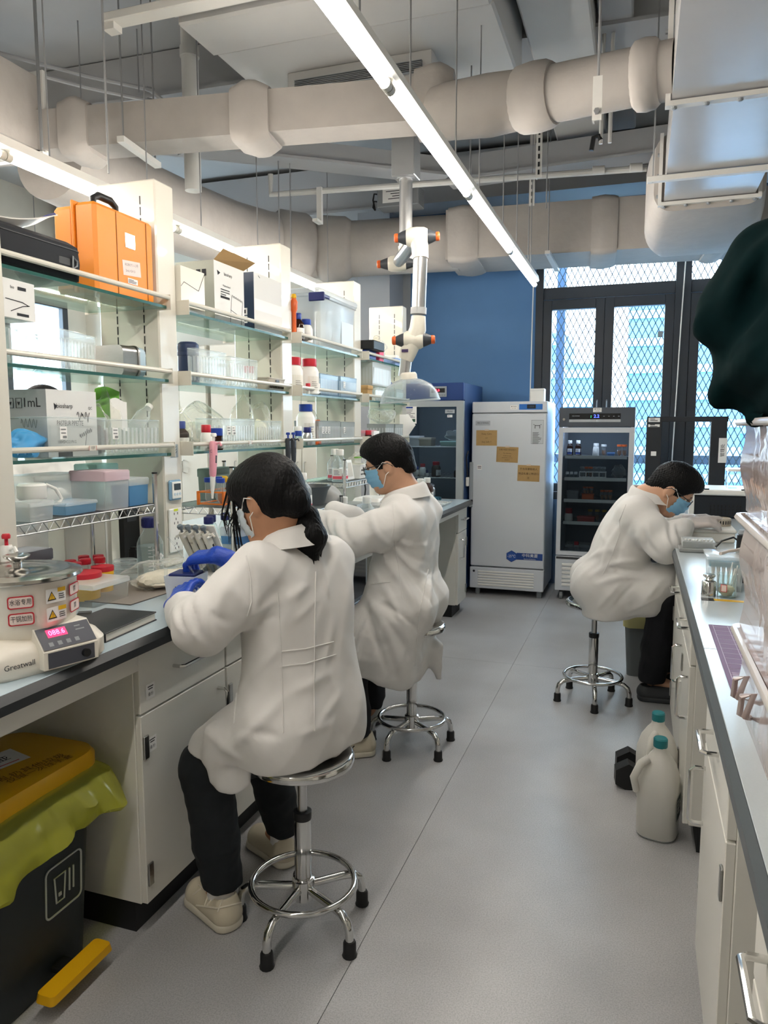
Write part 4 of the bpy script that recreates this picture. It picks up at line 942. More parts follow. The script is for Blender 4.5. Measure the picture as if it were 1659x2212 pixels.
wire_rack('chrome wire rack standing on the bench in the nearest bay', WY0, WY1, -2.02, -1.72, [1.215], 1.33)
ZW = 1.2185
def lidbox(label, loc, dx, dy, h, body, lid, rz=0, name='storage_box', group=None, lidh=.25):
    t = thing(name, label, 'box', loc, rz, group); hb = h * (1 - lidh)
    MB().loft([[(x * k, y * k, z) for x, y in rrect(dx, dy, .008, 2)] for z, k in ((0, .94), (.004, .96), (hb, 1))]).build('body', body, t, 40)
    MB().loft([[(x, y, z) for x, y in rrect(dx + g, dy + g, .008, 2)] for z, g in ((hb - .001, .006), (h - .004, .006), (h, 0))]).build('lid', lid, t, 40)
    return t
FPINK = clear('frosted_pink', 'f0e2e6', .55, .4, 'e8ccd4', fres=.3); FTEAL = clear('frosted_teal', 'd3ecea', .5, .35, 'b9dcd8', fres=.3); FBLUE = clear('frosted_blue', 'cfe4f2', .5, .3, '8fbfe0', fres=.3)
a, b, h = spanX(222, 265, 1035, -1.76, ZW)
lidbox('tall frosted box with pale pink lid on the nearest wire rack', (-1.80, (a + b) / 2 - .02, ZW), .15, .13, .135, FROST, FPINK)
lidbox('pale teal tip box stacked at the back of the nearest wire rack', (-1.93, 2.28, ZW), .10, .12, .15, FTEAL, FTEAL, lidh=.3)
lidbox('blue tip box at the right end of the nearest wire rack', (-1.78, 2.275, ZW), .085, .115, .10, clear('blue_tip_box', 'a9d0ec', .55, .3, '6ba9da', fres=.3), FROST)
lidbox('long frosted box with grey lid across the nearest wire rack', (-1.94, 2.03, ZW), .14, .24, .125, FROST, FROST)
lidbox('small frosted box at the left front of the nearest wire rack', (-1.76, 1.79, ZW), .07, .10, .06, FROST, FROST)
lidbox('low pale blue box behind the small steel frame on the nearest wire rack', (-1.80, 1.99, ZW), .10, .15, .04, FBLUE, FROST)
t = thing('mini_centrifuge', 'white hand-held lab device with loop handle on the nearest wire rack', 'device', (-1.83, 1.86, ZW))
MB().lathe([(.03, 0), (.034, .004), (.03, .05), (.038, .054), (.044, .062), (.044, .10), (.038, .107), (0, .108)], 18).build('body', WHITEP, t, 40)
MB().tube([(.02, .04, .10), (.025, .075, .085), (.025, .10, .05), (.02, .085, .03), (.02, .05, .035)], .006, 8).build('handle', WHITEP, t, 60)
MB().box((.028, -.02, .012), (.036, .02, .035), 0, .002).build('display', GREYP, t)
# below the wire rack: capped tubes, lids, petri dishes, bottle
RPOS = [(157, 1180), (178, 1182), (215, 1170), (235, 1180), (250, 1165), (265, 1172), (280, 1165), (292, 1175)]
names = ['red capped sample tube at the left below the wire rack', 'red capped sample tube second from the left below the wire rack']
k = 0
for i, (x, y) in enumerate(((-1.80, 1.86), (-1.80, 1.90), (-1.86, 1.98), (-1.88, 2.02), (-1.85, 2.06), (-1.90, 2.09), (-1.87, 2.13), (-1.84, 2.17), (-1.92, 2.18), (-1.88, 2.21))):
    tube_thing('red capped sample tube standing on the bench below the nearest wire rack', (x, y, BZ), .016, .115 if i > 1 else .10, RED, fill=clear('pink_liquid', 'e9b7b0', .4, .2, 'd9827c'), fl=.55, group='red capped tubes below the nearest wire rack', cone=False)
for i, (x, y) in enumerate(((-1.93, 1.93), (-1.95, 1.97))): tube_thing('orange capped sample tube behind the red capped tubes', (x, y, BZ), .014, .12, ORANGE2, group='orange capped tubes below the nearest wire rack', cone=False)
tube_thing('single blue capped tube between the red capped tubes', (-1.80, 1.95, BZ), .012, .095, NAVY, cone=False)
for i, (x, y, lab) in enumerate(((-1.78, 2.02, 'yellow tub with red screw lid in front of the red capped tubes'), (-1.80, 2.135, 'smaller yellow tub with red lid right of the large one'))):
    t = thing('screw_tub', lab, 'tub', (x, y, BZ)); r = .055 if i == 0 else .038
    MB().lathe([(r * .9, 0), (r * .94, .06), (r, .062), (r, .075)], 20).build('tub', YELLOW, t, 40); MB().lathe([(r * 1.02, .075), (r * 1.04, .078), (r * 1.02, .092), (r * .3, .094), (0, .094)], 20).build('lid', RED, t, 40)
lidbox('clear latched plastic box on the bench behind the heating pot', (-1.72, 2.0, BZ), .14, .18, .075, PLAST, clear('clear_lid', 'f2f4f4', .3, .15, 'f2f4f4'), lidh=.2)
lidbox('low white tray box at the left below the wire rack', (-1.85, 1.80, BZ), .08, .10, .075, FROST, WHITEP, lidh=.4)
lidbox('grey sample carton behind the red capped tubes', (-2.06, 2.02, BZ), .12, .19, .15, mat('lilac_box', 'b9b4bd', .6), mat('lilac_box_lid', '77747c', .6))
t = thing('petri_stack', 'stack of clear petri dishes beside the clear bottle on the bench', 'petri dishes', (-1.86, 2.335, BZ))
for k in range(5): MB().lathe([(.043, k * .016), (.045, k * .016 + .001), (.045, k * .016 + .013), (.043, k * .016 + .014), (0, k * .016 + .014)], 24).build('dish', PLAST, t, 40)
t = thing('reagent_bottle', 'large clear reagent bottle with dark blue cap and printed scale on the bench', 'bottle', (-1.80, 2.41, BZ))
R = .050
MB().lathe([(R * .94, 0), (R, .006), (R, .125), (R * .97, .138), (R * .8, .158), (R * .52, .180), (R * .46, .188), (R * .46, .205)], 28, cap=True).build('body', BOTG, t, 50)
MB().lathe([(R * .93, .004), (R * .95, .008), (R * .95, .125)], 28).build('liquid', WATER, t, 50)
m = MB().lathe([(R * .56, .196), (R * .58, .2), (R * .58, .232), (R * .52, .236), (0, .236)], 24)
for k in range(24): m.box((R * .575 * math.cos(k * .2618) - .001, R * .575 * math.sin(k * .2618) - .001, .202), (R * .575 * math.cos(k * .2618) + .001, R * .575 * math.sin(k * .2618) + .001, .230))
m.v = m.v[:len(m.v)]; c_ = m.build('cap', NAVY, t, 40)
m = MB()
def cyl_pt(a, z, off=.0008): return Vector(((R + off) * math.cos(a), (R + off) * math.sin(a), z))
a0 = math.radians(-62)
for k in range(10):
    a1 = a0 + (.34 if k % 2 == 0 else .2); z = .012 + k * .0125
    m.tube([cyl_pt(a0 + (a1 - a0) * i / 3, z) for i in range(4)], .0009, 4, 0)
m.tube([cyl_pt(a0 + .36, .012), cyl_pt(a0 + .36, .125)], .0009, 4, 0)
for k, s_ in enumerate(('200', '400', '600', '700', '800')):
    a1 = a0 + .52; m.text(s_, cyl_pt(a1, .025 + k * .022), (-math.sin(a1), math.cos(a1), 0), (0, 0, 1), .009, 0, .0006)
a1 = a0 + 1.0; xd = Vector((-math.sin(a1), math.cos(a1), 0)); m.quad(cyl_pt(a1, .085, .001), xd + Vector((0, 0, 1)), Vector((0, 0, 1)) - xd, .022, .022, 0, .0006); m.text('S', cyl_pt(a1, .085, .001), xd, (0, 0, 1), .012, 1, .0015)
m.build('scale_print', [mat('scale_white', 'f4f4f2', .6), INK], t, 0)
t = thing('black_holder', 'black tapered plastic holder between the petri dishes and the clear bottle', 'holder', (-1.90, 2.445, BZ))
MB().loft([[(x * k, y * k, z) for x, y in rrect(.05, .055, .01, 3)] for z, k in ((0, 1), (.09, .72), (.1, .7))]).build('body', BLACKP, t, 40)
MB().box((-.012, -.012, .1), (.012, .012, .108)).build('neck', BLACKP, t)
t = thing('power_adapter', 'flat black rounded device leaning behind the wire rack post', 'device', (-1.98, 2.52, BZ + .0))
MB().loft([[(xx, y, z + .16) for y, z in rrect(.10, .32, .03, 4)] for xx in (-.012, .012)]).build('case', BLACKP, t, 40)
MB().box((.012, -.03, .2), (.014, .03, .26)).build('panel', DARKG, t)
t = thing('folder', 'cream file box standing on the bench behind the clear bottle', 'file box', (-2.06, 2.33, BZ)); MB().box((-.04, -.13, 0), (.04, .13, .27), 0, .003).build('box', CREAM, t); MB().box((.04, .09, .02), (.043, .10, .25)).build('spine', WHITEP, t)

# ================================================================== second bay
# top shelf
a, b, h = spanX(378, 441, 590, -1.83, S1); a = 2.716
def envl(m, x, y, h): m.tube([(x + .001, -y, h * .55), (x + .001, -y * .75, h * .66), (x + .001, y * .45, h * .55), (x + .001, y, h * .98)], .001, 4, 0)
carton('glossy white box with folded flap at the left of the second bay top shelf', (-1.95, (a + b) / 2, S1), .24, b - a, h + .02, mat('gloss_white_card', 'e2ded3', .15), deco=envl)
a, b, h = spanX(462, 526, 590, -1.83, S1)
def bio(m, x, y, h):
    W = 2 * y; m.text('biosharp', (x, -W * .05, h * .82), (0, 1, 0), (0, 0, 1), .019, 0, .0012, W * .42); m.prism([(-W * .40, h * .85), (-W * .30, h * .82), (-W * .38, h * .77)], x, x + .001, 0, 'x')
    m.text('Pipette Stand', (x, -W * .10, h * .62), (0, 1, 0), (0, 0, 1), .011, 0, .0012, W * .45); scrib(m, (x, -W * .15, h * .55), (0, 1, 0), (0, 0, 1), W * .3, 3, .004, .011, 0, 2, .0012); m.quad((x, -W * .16, h * .42), (0, 1, 0), (0, 0, 1), W * .3, h * .04, 0, .0012)
    m.tube([(x + .001, W * q, h * z) for q, z in ((.0, .02), (.06, .48), (.44, .42), (.38, .02))], .0009, 4, 0); m.tube([(x + .001, W * (.06 + .38 * k / 12), h * (.49 - .06 * k / 12 + (.02 if k % 2 else 0))) for k in range(13)], .0009, 4, 0); m.tube([(x + .001, W * .02, h * .24), (x + .001, W * .42, h * .14)], .0012, 4, 0)
    for k in range(2): m.quad((x * .2 + k * .03, -y, h * .80), (1, 0, 0), (0, 0, 1), .022, .03, 0, .0012)
carton('tall white biosharp carton with open brown flap on the second bay top shelf', (-1.93, (a + b) / 2, S1), .20, b - a, h + .035, CARDW, mat('grey_green_card', 'a5a79d', .7), deco=bio, open_top=True)
a, b, h = spanX(548, 608, 612, -1.825, S1)
def nav(m, x, y, h):
    for k in range(2): m.quad((x * .45, -y, h * (.18 + .14 * k)), (1, 0, 0), (0, 0, 1), .034, .034, 3, .0012); m.quad((x * .45, -y, h * (.18 + .14 * k)), (1, 0, 0), (0, 0, 1), .018, .018, 0, .0016)
    m.quad((x, 0, h * .45), (0, 1, 0), (0, 0, 1), 2 * y * .98, h * .2, 3, .0010); m.tube([(x + .001, -y * .7, h * .96), (x + .001, -y * .6, h * .93)], .0015, 4, 0)
carton('white carton with navy side at the right of the second bay top shelf', (-1.925, (a + b) / 2, S1), .20, b - a, h + .03, CARDW, mat('navy_card', '1d2f47', .4), deco=nav)
# middle shelf
t = thing('round_canister', 'dark blue stacked round canister at the left of the second bay middle shelf', 'canister', (-1.90, 2.86, S2))
MB().lathe([(.044, 0), (.046, .005), (.044, .12), (.047, .122), (.047, .135), (.045, .137), (.047, .152), (.046, .170), (.040, .176), (0, .176)], 22).build('body', mat('dark_blue_plastic', '2c3a5c', .4), t, 40)
MB().lathe([(.036, .1762), (.036, .180), (0, .180)], 20).build('lid_disc', MATS['dark_blue_plastic'], t, 40)
for lab, x0, x1, yt in (('clear ribbed bin in front of the dark blue canister', 415, 482, 758), ('clear ribbed bin in the middle of the second bay middle shelf', 497, 556, 775)):
    a, b, h = spanX(x0, x1, yt, -1.83, S2); clear_bin(lab, (-1.905 if x0 > 450 else -1.84, (a + b) / 2, S2), .15 if x0 > 450 else .03 + .0, b - a, h) if x0 > 450 else clear_bin(lab, (-1.835, (a + b) / 2, S2), .04, b - a, h)
bottle('small white bottle with red cap at the right of the second bay middle shelf', (-1.92, 3.43, S2), .035, .12, WHITEP, RED, .028, .03)
t = thing('perforated_basket', 'beige perforated plastic basket at the right end of the second bay middle shelf', 'basket', (-1.89, 3.55, S2))
BEI = mat('beige_plastic', 'b9b0a2', .5)
MB().loft([[(x, y, z) for x, y in rrect(dx, dy, .01, 2)] for dx, dy, z in ((.13, .17, 0), (.14, .19, .06), (.146, .196, .06), (.146, .196, .066), (.134, .184, .066), (.125, .165, .004))]).build('shell', BEI, t, 30)
for k in range(9): MB().box((.066, -.075 + k * .018, .012), (.0705, -.068 + k * .018, .042)).build('slot', mat('slot_shadow_brown', '4b453c', .8), t, 0)
MB().box((.0705, -.02, .03), (.0735, .02, .055), 0, .002).build('clip', DARKG, t)
# lower shelf
bottle('brown bottle with blue cap inside a clear bag on the second bay lower shelf', (-1.90, 2.785, S3), .037, .13, AMBER, BLUEC, .022, .028, lab=PAPER)
film_bag('clear gusseted bag over the brown bottle', (-1.90, 2.785, S3 + .001), .052, .056, .085, 4, pinch=1.0)
bottle('white bottle with red cap in front of the brown bottle in the bag', (-1.845, 2.90, S3), .027, .115, WHITEP, RED, .022, .03, lab=PAPER)
bottle('dark bottle with bright blue cap beside the red capped white bottle', (-1.845, 2.985, S3), .03, .10, AMBER, BLUEC, .029, .03, lab=PAPER)
bottle('white bottle with red cap hidden at the left end of the second bay lower shelf', (-1.98, 2.76, S3), .03, .19, WHITEP, RED, .024, .03)
t = film_bag('large clear bag of pipette tips lying behind the bottles on the second bay lower shelf', (-2.0, 3.08, S3), .10, .17, .10, 12, mat('tips_white', 'd8d6d0', .5), pinch=.2)
m = MB(); m.text('PIPETTE TIPS', (.085, .02, .13), (0, 1, 0), (-.4, 0, 1), .022, 0, .02); m.build('print', mat('faint_ink'), t, 0)
for lab, x0, x1, yt, tg in (('clear ribbed bin with two tags on the second bay lower shelf', 478, 550, 905, 2), ('clear ribbed bin beside the tagged one on the second bay lower shelf', 552, 608, 910, 0)):
    a, b, h = spanX(x0, x1, yt, -1.825, S3); clear_bin(lab, (-1.895, (a + b) / 2, S3), .14, b - a, h, tags=tg)
film_bag('clear bag of white tips bulging out of the second bay right hand bin', (-1.90, 3.50, S3 + .006), .055, .075, .11, 21, mat('tips_cream', 'e2ddc8', .6), pinch=.1)
film_bag('pointed clear bag standing in the tagged ribbed bin', (-1.90, 3.33, S3 + .006), .05, .07, .12, 23, None, pinch=.9)
# pipettes hanging on the rails
def pipette(label, loc, body, rot=(0, 0, 0), scale=1.0, group=None, sticker=True, tip=GREYP, mark=None, plunger=None):
    t = thing('pipette', label, 'pipette', loc, 0, group, rot); s_ = scale
    MB().loft([[(x * s_, y * s_, z * s_) for x, y in rrect(w, d, min(w, d) * .4, 3)] for w, d, z in ((.020, .020, .055), (.024, .026, .065), (.027, .032, .12), (.026, .034, .185), (.022, .028, .195))]).build('handle', body, t, 50)
    MB().lathe([(.004 * s_, -.03 * s_), (.0065 * s_, 0), (.0075 * s_, .003 * s_), (.010 * s_, .03 * s_), (.011 * s_, .058 * s_)], 12).build('shaft', tip, t, 40)
    MB().lathe([(.005 * s_, .194 * s_), (.005 * s_, .213 * s_), (.011 * s_, .214 * s_), (.012 * s_, .222 * s_), (.009 * s_, .227 * s_), (0, .227 * s_)], 12).build('plunger', plunger or tip, t, 40)
    MB().tube([(.012 * s_, 0, .185 * s_), (.028 * s_, 0, .19 * s_), (.035 * s_, 0, .178 * s_)], .005 * s_, 6).build('finger_hook', body, t, 50)
    MB().box((.0128 * s_, -.0045 * s_, .11 * s_), (.0142 * s_, .0045 * s_, .14 * s_)).build('volume_window', BLACKP, t, 0)
    if mark:
        m = MB(); m.text(mark, (0, -.0165 * s_, .155 * s_), (1, 0, 0), (0, 0, 1), .014 * s_, 0, .0015); m.build('mark', INK, t, 0)
    return t
pipette('pink pipette hanging from the lower rail at the left of the second bay', (-1.776, 2.83, 1.225), PINK, (math.radians(-5), 0, 0), 1.12, tip=WHITEP, mark='C')
for y, lab in ((3.585, 'dark grey pipette hanging from the rail end behind the ponytailed head'), (3.65, 'second dark grey pipette hanging by the second column')):
    pipette(lab, (-1.778, y, 1.262), DARKG, (0, 0, 0), .95, tip=GREYP, plunger=BLUEC)
# bench rack of the second bay
wire_rack('chrome wire rack standing on the bench in the second bay', 2.80, 3.30, -2.0, -1.66, [1.155], 1.33)
ZW2 = 1.1585
t = thing('tube_rack', 'orange plastic tube rack with capped tubes on the second wire rack', 'rack', (-1.80, 2.955, ZW2))
ORT = mat('orange_rack', 'e0761f', .4)
for z in (.002, .055): MB().tube([(x, y, z + .003) for x, y in rrect(.13, .20, .004, 1)], .004, 5, closed=True).build('tier', ORT, t, 50)
for x in (-.065, .065):
    for y in (-.1, .1): MB().box((x - .004, y - .008, 0), (x + .004, y + .008, .062)).build('upright', ORT, t, 0)
TB = clear('tan_liquid', 'e6bd9c', .45, .2, 'cf9a72')
for i, (x, y, c, lab) in enumerate(((.035, -.075, BLUEC, 'blue capped tube at the left of the orange tube rack'), (.035, -.025, YELLOW, 'yellow capped tube second from the left in the orange tube rack'), (.035, .075, YELLOW, 'yellow capped tube at the right front of the orange tube rack'), (-.035, .065, YELLOW, 'yellow capped tube at the right back of the orange tube rack'), (-.035, .02, BLUEC, 'blue capped tube in the back row of the orange tube rack'), (-.04, -.055, BLUEC, 'blue capped tube at the left back of the orange tube rack'), (-.0, .095, ORANGE2, 'orange capped tube at the right end of the orange tube rack'))):
    tube_thing(lab, (-1.80 + x, 2.955 + y, ZW2 + .002), .0155, .118, c, fill=TB if i < 3 else None, fl=.42)
bottle('square clear media bottle with white cap on the second wire rack', (-1.74, 3.13, ZW2), .04, .165, PLAST, WHITEP, .024, .03, square=True, liquid=TB, lq=.3, neck=.62)
bottle('square clear media bottle with white cap behind the first one on the second wire rack', (-1.83, 3.22, ZW2), .04, .17, PLAST, WHITEP, .024, .03, square=True, neck=.62)
lidbox('green-grey carton at the back of the second wire rack', (-1.95, 3.16, ZW2), .09, .22, .15, mat('green_grey_card', '71817a', .7), MATS['green_grey_card'])
for i, (x, y, h) in enumerate(((-1.80, 2.83, .19), (-1.85, 2.93, .185), (-1.83, 3.02, .185), (-1.76, 3.08, .13))):
    bottle('clear bottle with dark blue cap under the second wire rack, ' + ('leftmost', 'second from the left', 'third from the left', 'smallest and frontmost')[i], (x, y, BZ), .033, h, BOTG, NAVY, .022, .028, liquid=WATER, lq=.6)
t = lidbox('clear tip box with blue inner tray under the second wire rack', (-1.71, 2.96, BZ + .065), .11, .19, .075, clear('clear_blue_box', 'bcd9ef', .4, .15, '6d9ed1', fres=.4), clear('clear_lid'), lidh=.5)
lidbox('white perforated box below the clear tip box under the second wire rack', (-1.71, 2.96, BZ), .10, .18, .063, FROST, FROST)
lidbox('dark red box on the bench beside the clear tip box', (-1.80, 3.16, BZ), .12, .16, .10, mat('dark_red_box', '7c4a50', .5), mat('dark_red_lid', '6a3c44', .4))
lidbox('black instrument box on the bench below the pipette stand', (-1.63, 3.06, BZ), .12, .14, .05, BLACKP, BLACKP)
bottle('clear square bottle with yellow cap and orange liquid in front of the ponytailed worker', (-1.62, 3.02, BZ), .036, .135, PLAST, YELLOW, .016, .02, square=True, liquid=clear('orange_liquid', 'e8a878', .5, .2, 'd88a55'), lq=.45, neck=.78)
film_bag('crumpled clear bag lying on the bench beside the yellow capped bottle', (-1.56, 3.16, BZ), .08, .10, .045, 31, pinch=0)

# ================================================================== third bay
t = thing('storage_tub', 'big clear plastic storage tub with blue latch on the third bay top shelf', 'tub', (-1.96, 4.37, S1))
dx, dy, h = .31, .62, .33
def tubring(k, z, r=.04): return [(x, y, z) for x, y in rrect(dx * k, dy * k, r, 5)]
FTUB = clear('tub_plastic', 'e9edf0', .3, .16, 'dfe4e8', fres=.4)
MB().loft([tubring(.88, 0), tubring(.9, .006), tubring(.99, h - .05), tubring(1.03, h - .045), tubring(1.03, h - .03)], caps=True).build('body', FTUB, t, 40)
MB().loft([tubring(1.05, h - .03), tubring(1.06, h - .01), tubring(1.03, h), tubring(.95, h + .004)]).build('lid', FTUB, t, 40)
MB().box((.10, -dy / 2 - .022, h - .08), (.20, -dy / 2 - .006, h - .03), 0, .005).build('latch', NAVY, t); MB().box((dx / 2 + .004, -dy * .42, h - .05), (dx / 2 + .016, -dy * .28, h - .03), 0, .004).build('latch', NAVY, t)
MB().grid(lambda u, v: (dx / 2 * .985 - .004, .06 + .20 * u, .03 + .235 * v), 4, 4).build('inner_sheet', mat('pale_blue_sheet', 'c9d3dc', .5), t, 0)
bottle('amber reagent bottle with blue cap at the left of the third bay top shelf', (-1.845, 3.865, S1), .036, .155, AMBER, BLUEC, .02, .03, lab=PAPER)
bottle('white bottle with blue cap beside the amber bottle on the third bay top shelf', (-1.84, 3.965, S1), .036, .135, WHITEP, BLUEC, .027, .028, lab=PAPER)
a, b, h = spanX(640, 672, 652, -1.93, S1)
def choc(m, x, y, h):
    m.quad((x, 0, h * .9), (0, 1, 0), (0, 0, 1), 1.9 * y, h * .15, 3, .001); m.text('Arbor', (x, .0, h * .9), (0, 1, 0), (0, 0, 1), .018, 0, .0016)
    for k in range(3):
        for j in range(4): m.quad((x, -y * .6 + j * y * .4, h * (.25 + .2 * k)), (0, 1, 0), (0, 0, 1), y * .3, h * .12, (2, 3, 1)[(k + j) % 3], .0012)
carton('brown printed snack carton behind the amber bottle on the third bay top shelf', (-1.99, 3.93, S1), .06, .16, .24, mat('brown_print', '6d3d26', .5), deco=choc)
t = thing('orange_dispenser', 'orange and yellow plastic dispenser at the left edge of the third bay top shelf', 'dispenser', (-1.845, 3.815, S1)); MB().lathe([(.010, 0), (.013, .02), (.013, .15), (.02, .17), (.022, .21), (.012, .23), (0, .232)], 12).build('body', ORANGE2, t, 40); MB().lathe([(.012, .228), (.016, .235), (.012, .252), (0, .254)], 12).build('top', YELLOW, t, 40)
# middle
for i, (y, x, lab) in enumerate(((3.88, -1.885, 'left white red capped bottle of the pair on the third bay middle shelf'), (4.0, -1.84, 'right white red capped bottle of the pair on the third bay middle shelf'))):
    bottle(lab, (x, y, S2), .055, .205, WHITEP, RED, .042, .04, neck=.78, lab=mat('bottle_paper', 'e6e3da', .8))
bottle('small bottle with red cap before the white wide bottles on the third bay middle shelf', (-1.815, 3.925, S2), .012, .06, WHITEP, RED, .014, .035)
bottle('clear bottle with navy cap right of the white wide bottles', (-1.87, 4.135, S2), .037, .15, BOTG, NAVY, .026, .026, liquid=mat('dark_liquid', '20232a', .3), lq=.45, lab=PAPER)
for lab, x0, x1, yt, sh_ in (('pale ribbed bin at the centre of the third bay middle shelf', 692, 730, 810, S2), ('pale ribbed bin with tag at the right of the third bay middle shelf', 736, 771, 816, S2)):
    a, b, h = spanX(x0, x1, yt, -1.83, sh_); b = min(b, 4.735); clear_bin(lab, (-1.91, (a + b) / 2, sh_), .16, b - a, h, mt=clear('pale_bin', 'dfeaf2', .34, .15, 'bcd0e0', fres=.4), tags=1 if x0 > 700 else 0)
# lower
bottle('tall white bottle with blue cap on the third bay lower shelf', (-1.876, 4.02, S3), .056, .24, WHITEP, BLUEC, .04, .038, neck=.80, lab=mat('bottle_paper'), print_='MAIX')
bottle('dark red capped bottle at the left of the third bay lower shelf', (-1.95, 3.855, S3), .04, .16, WHITEP, mat('dark_red_cap', '8c1f2e', .4), .034, .035)
for i, (y, c, r, h, lab) in enumerate(((3.83, BLUEC, .025, .085, 'small bright blue capped bottle at the third bay lower shelf'), (3.885, WHITEP, .03, .11, 'small white capped bottle at the third bay lower shelf'), (3.95, NAVY, .03, .105, 'foil wrapped navy capped bottle on the third bay lower shelf'))):
    bottle(lab, (-1.835 - (.03 if i == 1 else 0), y, S3), r, h, ALU if i == 2 else BOTG, c, r * .8, .026)
t = thing('orange_sheet', 'crumpled orange plastic piece right of the tall white bottle', 'plastic piece', (-1.86, 4.115, S3)); MB().grid(lambda u, v: (-.03 + .05 * u + .01 * math.sin(9 * v), -.02 + .035 * u + .008 * math.sin(7 * v + 2), .15 * v), 6, 10, 0, .003).build('sheet', ORANGE2, t, 60); MB().box((-.01, -.02, 0), (.03, .03, .03), 0, .006).build('fold', ORANGE2, t)
GREYBIN = clear('grey_bin', 'dde0e0', .42, .2, 'b9bfc0', fres=.35)
for lab, x0, x1, yt, tg in (('grey translucent bin with three tags on the third bay lower shelf', 688, 735, 910, 3), ('grey translucent bin at the right of the third bay lower shelf', 737, 766, 912, 1)):
    a, b, h = spanX(x0, x1, yt, -1.83, S3); clear_bin(lab, (-1.91, (a + b) / 2, S3), .16, b - a, h, mt=GREYBIN, tags=tg)
film_bag('clear bag rising behind the three-tag bin on the third bay lower shelf', (-1.99, 4.32, S3), .06, .12, .10, 41, None, pinch=.3)
# third bay bench rack
wire_rack('chrome wire rack standing on the bench in the third bay', 4.09, 4.70, -2.0, -1.66, [1.175], 1.31)
ZW3 = 1.1785
PKL = mat('pink_label_band', 'd95a6a', .6)
for i, (x, y) in enumerate(((-1.71, 4.14), (-1.78, 4.23))):
    bottle('pink labelled clear square bottle with white cap, ' + ('front one on the third wire rack', 'back one on the third wire rack')[i], (x, y, ZW3), .04, .195, PLAST, WHITEP, .024, .032, square=True, lab=PAPER, labcol=PKL, neck=.62, liquid=WATER, lq=.5)
for i, (x, y) in enumerate(((-1.62, 3.42), (-1.70, 3.50))):
    bottle('pink labelled white capped bottle behind the ponytailed head, ' + ('front one', 'back one')[i], (x, y, BZ + .16), .04, .195, PLAST, WHITEP, .024, .032, square=True, lab=PAPER, labcol=PKL, neck=.62)
wire_rack('low chrome wire rack between the second and third bays', 3.36, 3.83, -1.835, -1.575, [BZ + .157], BZ + .20)
t = thing('scoop_pan', 'dark grey metal pan turned up on the low chrome rack', 'pan', (-1.72, 3.74, BZ + .16)); MB().lathe([(.09, 0), (.10, .03), (.115, .075), (.135, .10), (.138, .104), (.13, .104), (.108, .075), (.09, .01)], 28, sx=.8).build('bowl', mat('pan_grey', '56585a', .4, metal=.5), t, 50); MB().lathe([(.085, .005), (.086, .02), (0, .02)], 20, sx=.8).build('base', MATS['pan_grey'], t, 50)
t = thing('dust_cover', 'grey draped dust cover over a bench instrument in the third bay', 'cover', (-1.72, 3.96, BZ))
m = blob(30, 16, .10, .10, .125, 51, .10, True, 0); m.build('cloth', mat('dust_cover_cloth', 'a6a7a5', .8), t, 50)
MB().tube([(.09, -.10, .02), (.10, 0, .015), (.09, .1, .02)], .004, 5).build('hem', MATS['dust_cover_cloth'], t, 60)
for i, (x, y, h) in enumerate(((-1.60, 3.92, .19), (-1.53, 4.12, .175))):
    bottle('white capped square bottle on the bench between the seated workers, ' + ('left one', 'right one')[i], (x, y, BZ), .046, h, PLAST, WHITEP, .026, .035, square=True, liquid=WATER, lq=.7, neck=.62)
t = thing('picture_frame', 'small white frame leaning on the third wire rack', 'frame', (-1.72, 4.33, ZW3), 0, None, (0, math.radians(-10), 0))
MB().box((-.004, -.07, 0), (.004, .07, .125), 0, .002).build('frame', WHITEP, t); MB().box((.004, -.052, .018), (.0055, .052, .107)).build('mat_board', CREAM, t, 0)
t = thing('perforated_basket', 'white perforated basket with a green lidded bag on the third wire rack', 'basket', (-1.76, 4.53, ZW3))
MB().loft([[(x, y, z) for x, y in rrect(dx, dy, .01, 2)] for dx, dy, z in ((.13, .19, 0), (.15, .21, .085), (.156, .216, .085), (.156, .216, .09), (.14, .20, .09), (.125, .18, .004))]).build('shell', WHITEP, t, 30)
for k in range(7):
    for j in range(2): MB().cone((.0665 + j * .004, -.075 + k * .025, .028 + j * .026), (.071 + j * .0045, -.075 + k * .025, .028 + j * .026), .006, n=8).build('hole', mat('hole_dark', '3b3a38', .8), t, 0)
t = film_bag('clear bag with green label in the white perforated basket', (-1.76, 4.53, ZW3 + .01), .06, .09, .075, 61, None, pinch=.1); MB().box((.02, -.08, .12), (.05, -.01, .128), 0, .002).build('green_strip', LEAFG, t); MB().box((.025, .01, .13), (.05, .06, .138), 0, .002).build('black_strip', BLACKP, t)
lidbox('clear grey-lidded box on the bench below the third wire rack', (-1.66, 4.22, BZ), .13, .20, .125, FROST, GREYBIN, lidh=.3)
t = thing('cool_box', 'white cool box with navy base on the bench beside the worker in glasses', 'cool box', (-1.62, 4.47, BZ))
MB().loft([[(x * k, y * k, z) for x, y in rrect(.19, .26, .03, 4)] for z, k in ((0, .94), (.05, .96))]).build('base', NAVY, t, 40); MB().loft([[(x * k, y * k, z) for x, y in rrect(.19, .26, .03, 4)] for z, k in ((.05, .97), (.095, 1.0))]).build('band', WHITEP, t, 40)
MB().loft([[(x * k, y * k, z) for x, y in rrect(.19, .26, .03, 4)] for z, k in ((.098, 1.03), (.12, 1.03), (.14, .9), (.142, .7))]).build('lid', WHITEP, t, 40)
t = thing('label_printer', 'black bench device with a pink and white label beside the cool box', 'device', (-1.52, 4.62, BZ)); MB().box((-.08, -.06, 0), (.06, .10, .135), 0, .006).build('case', BLACKP, t)
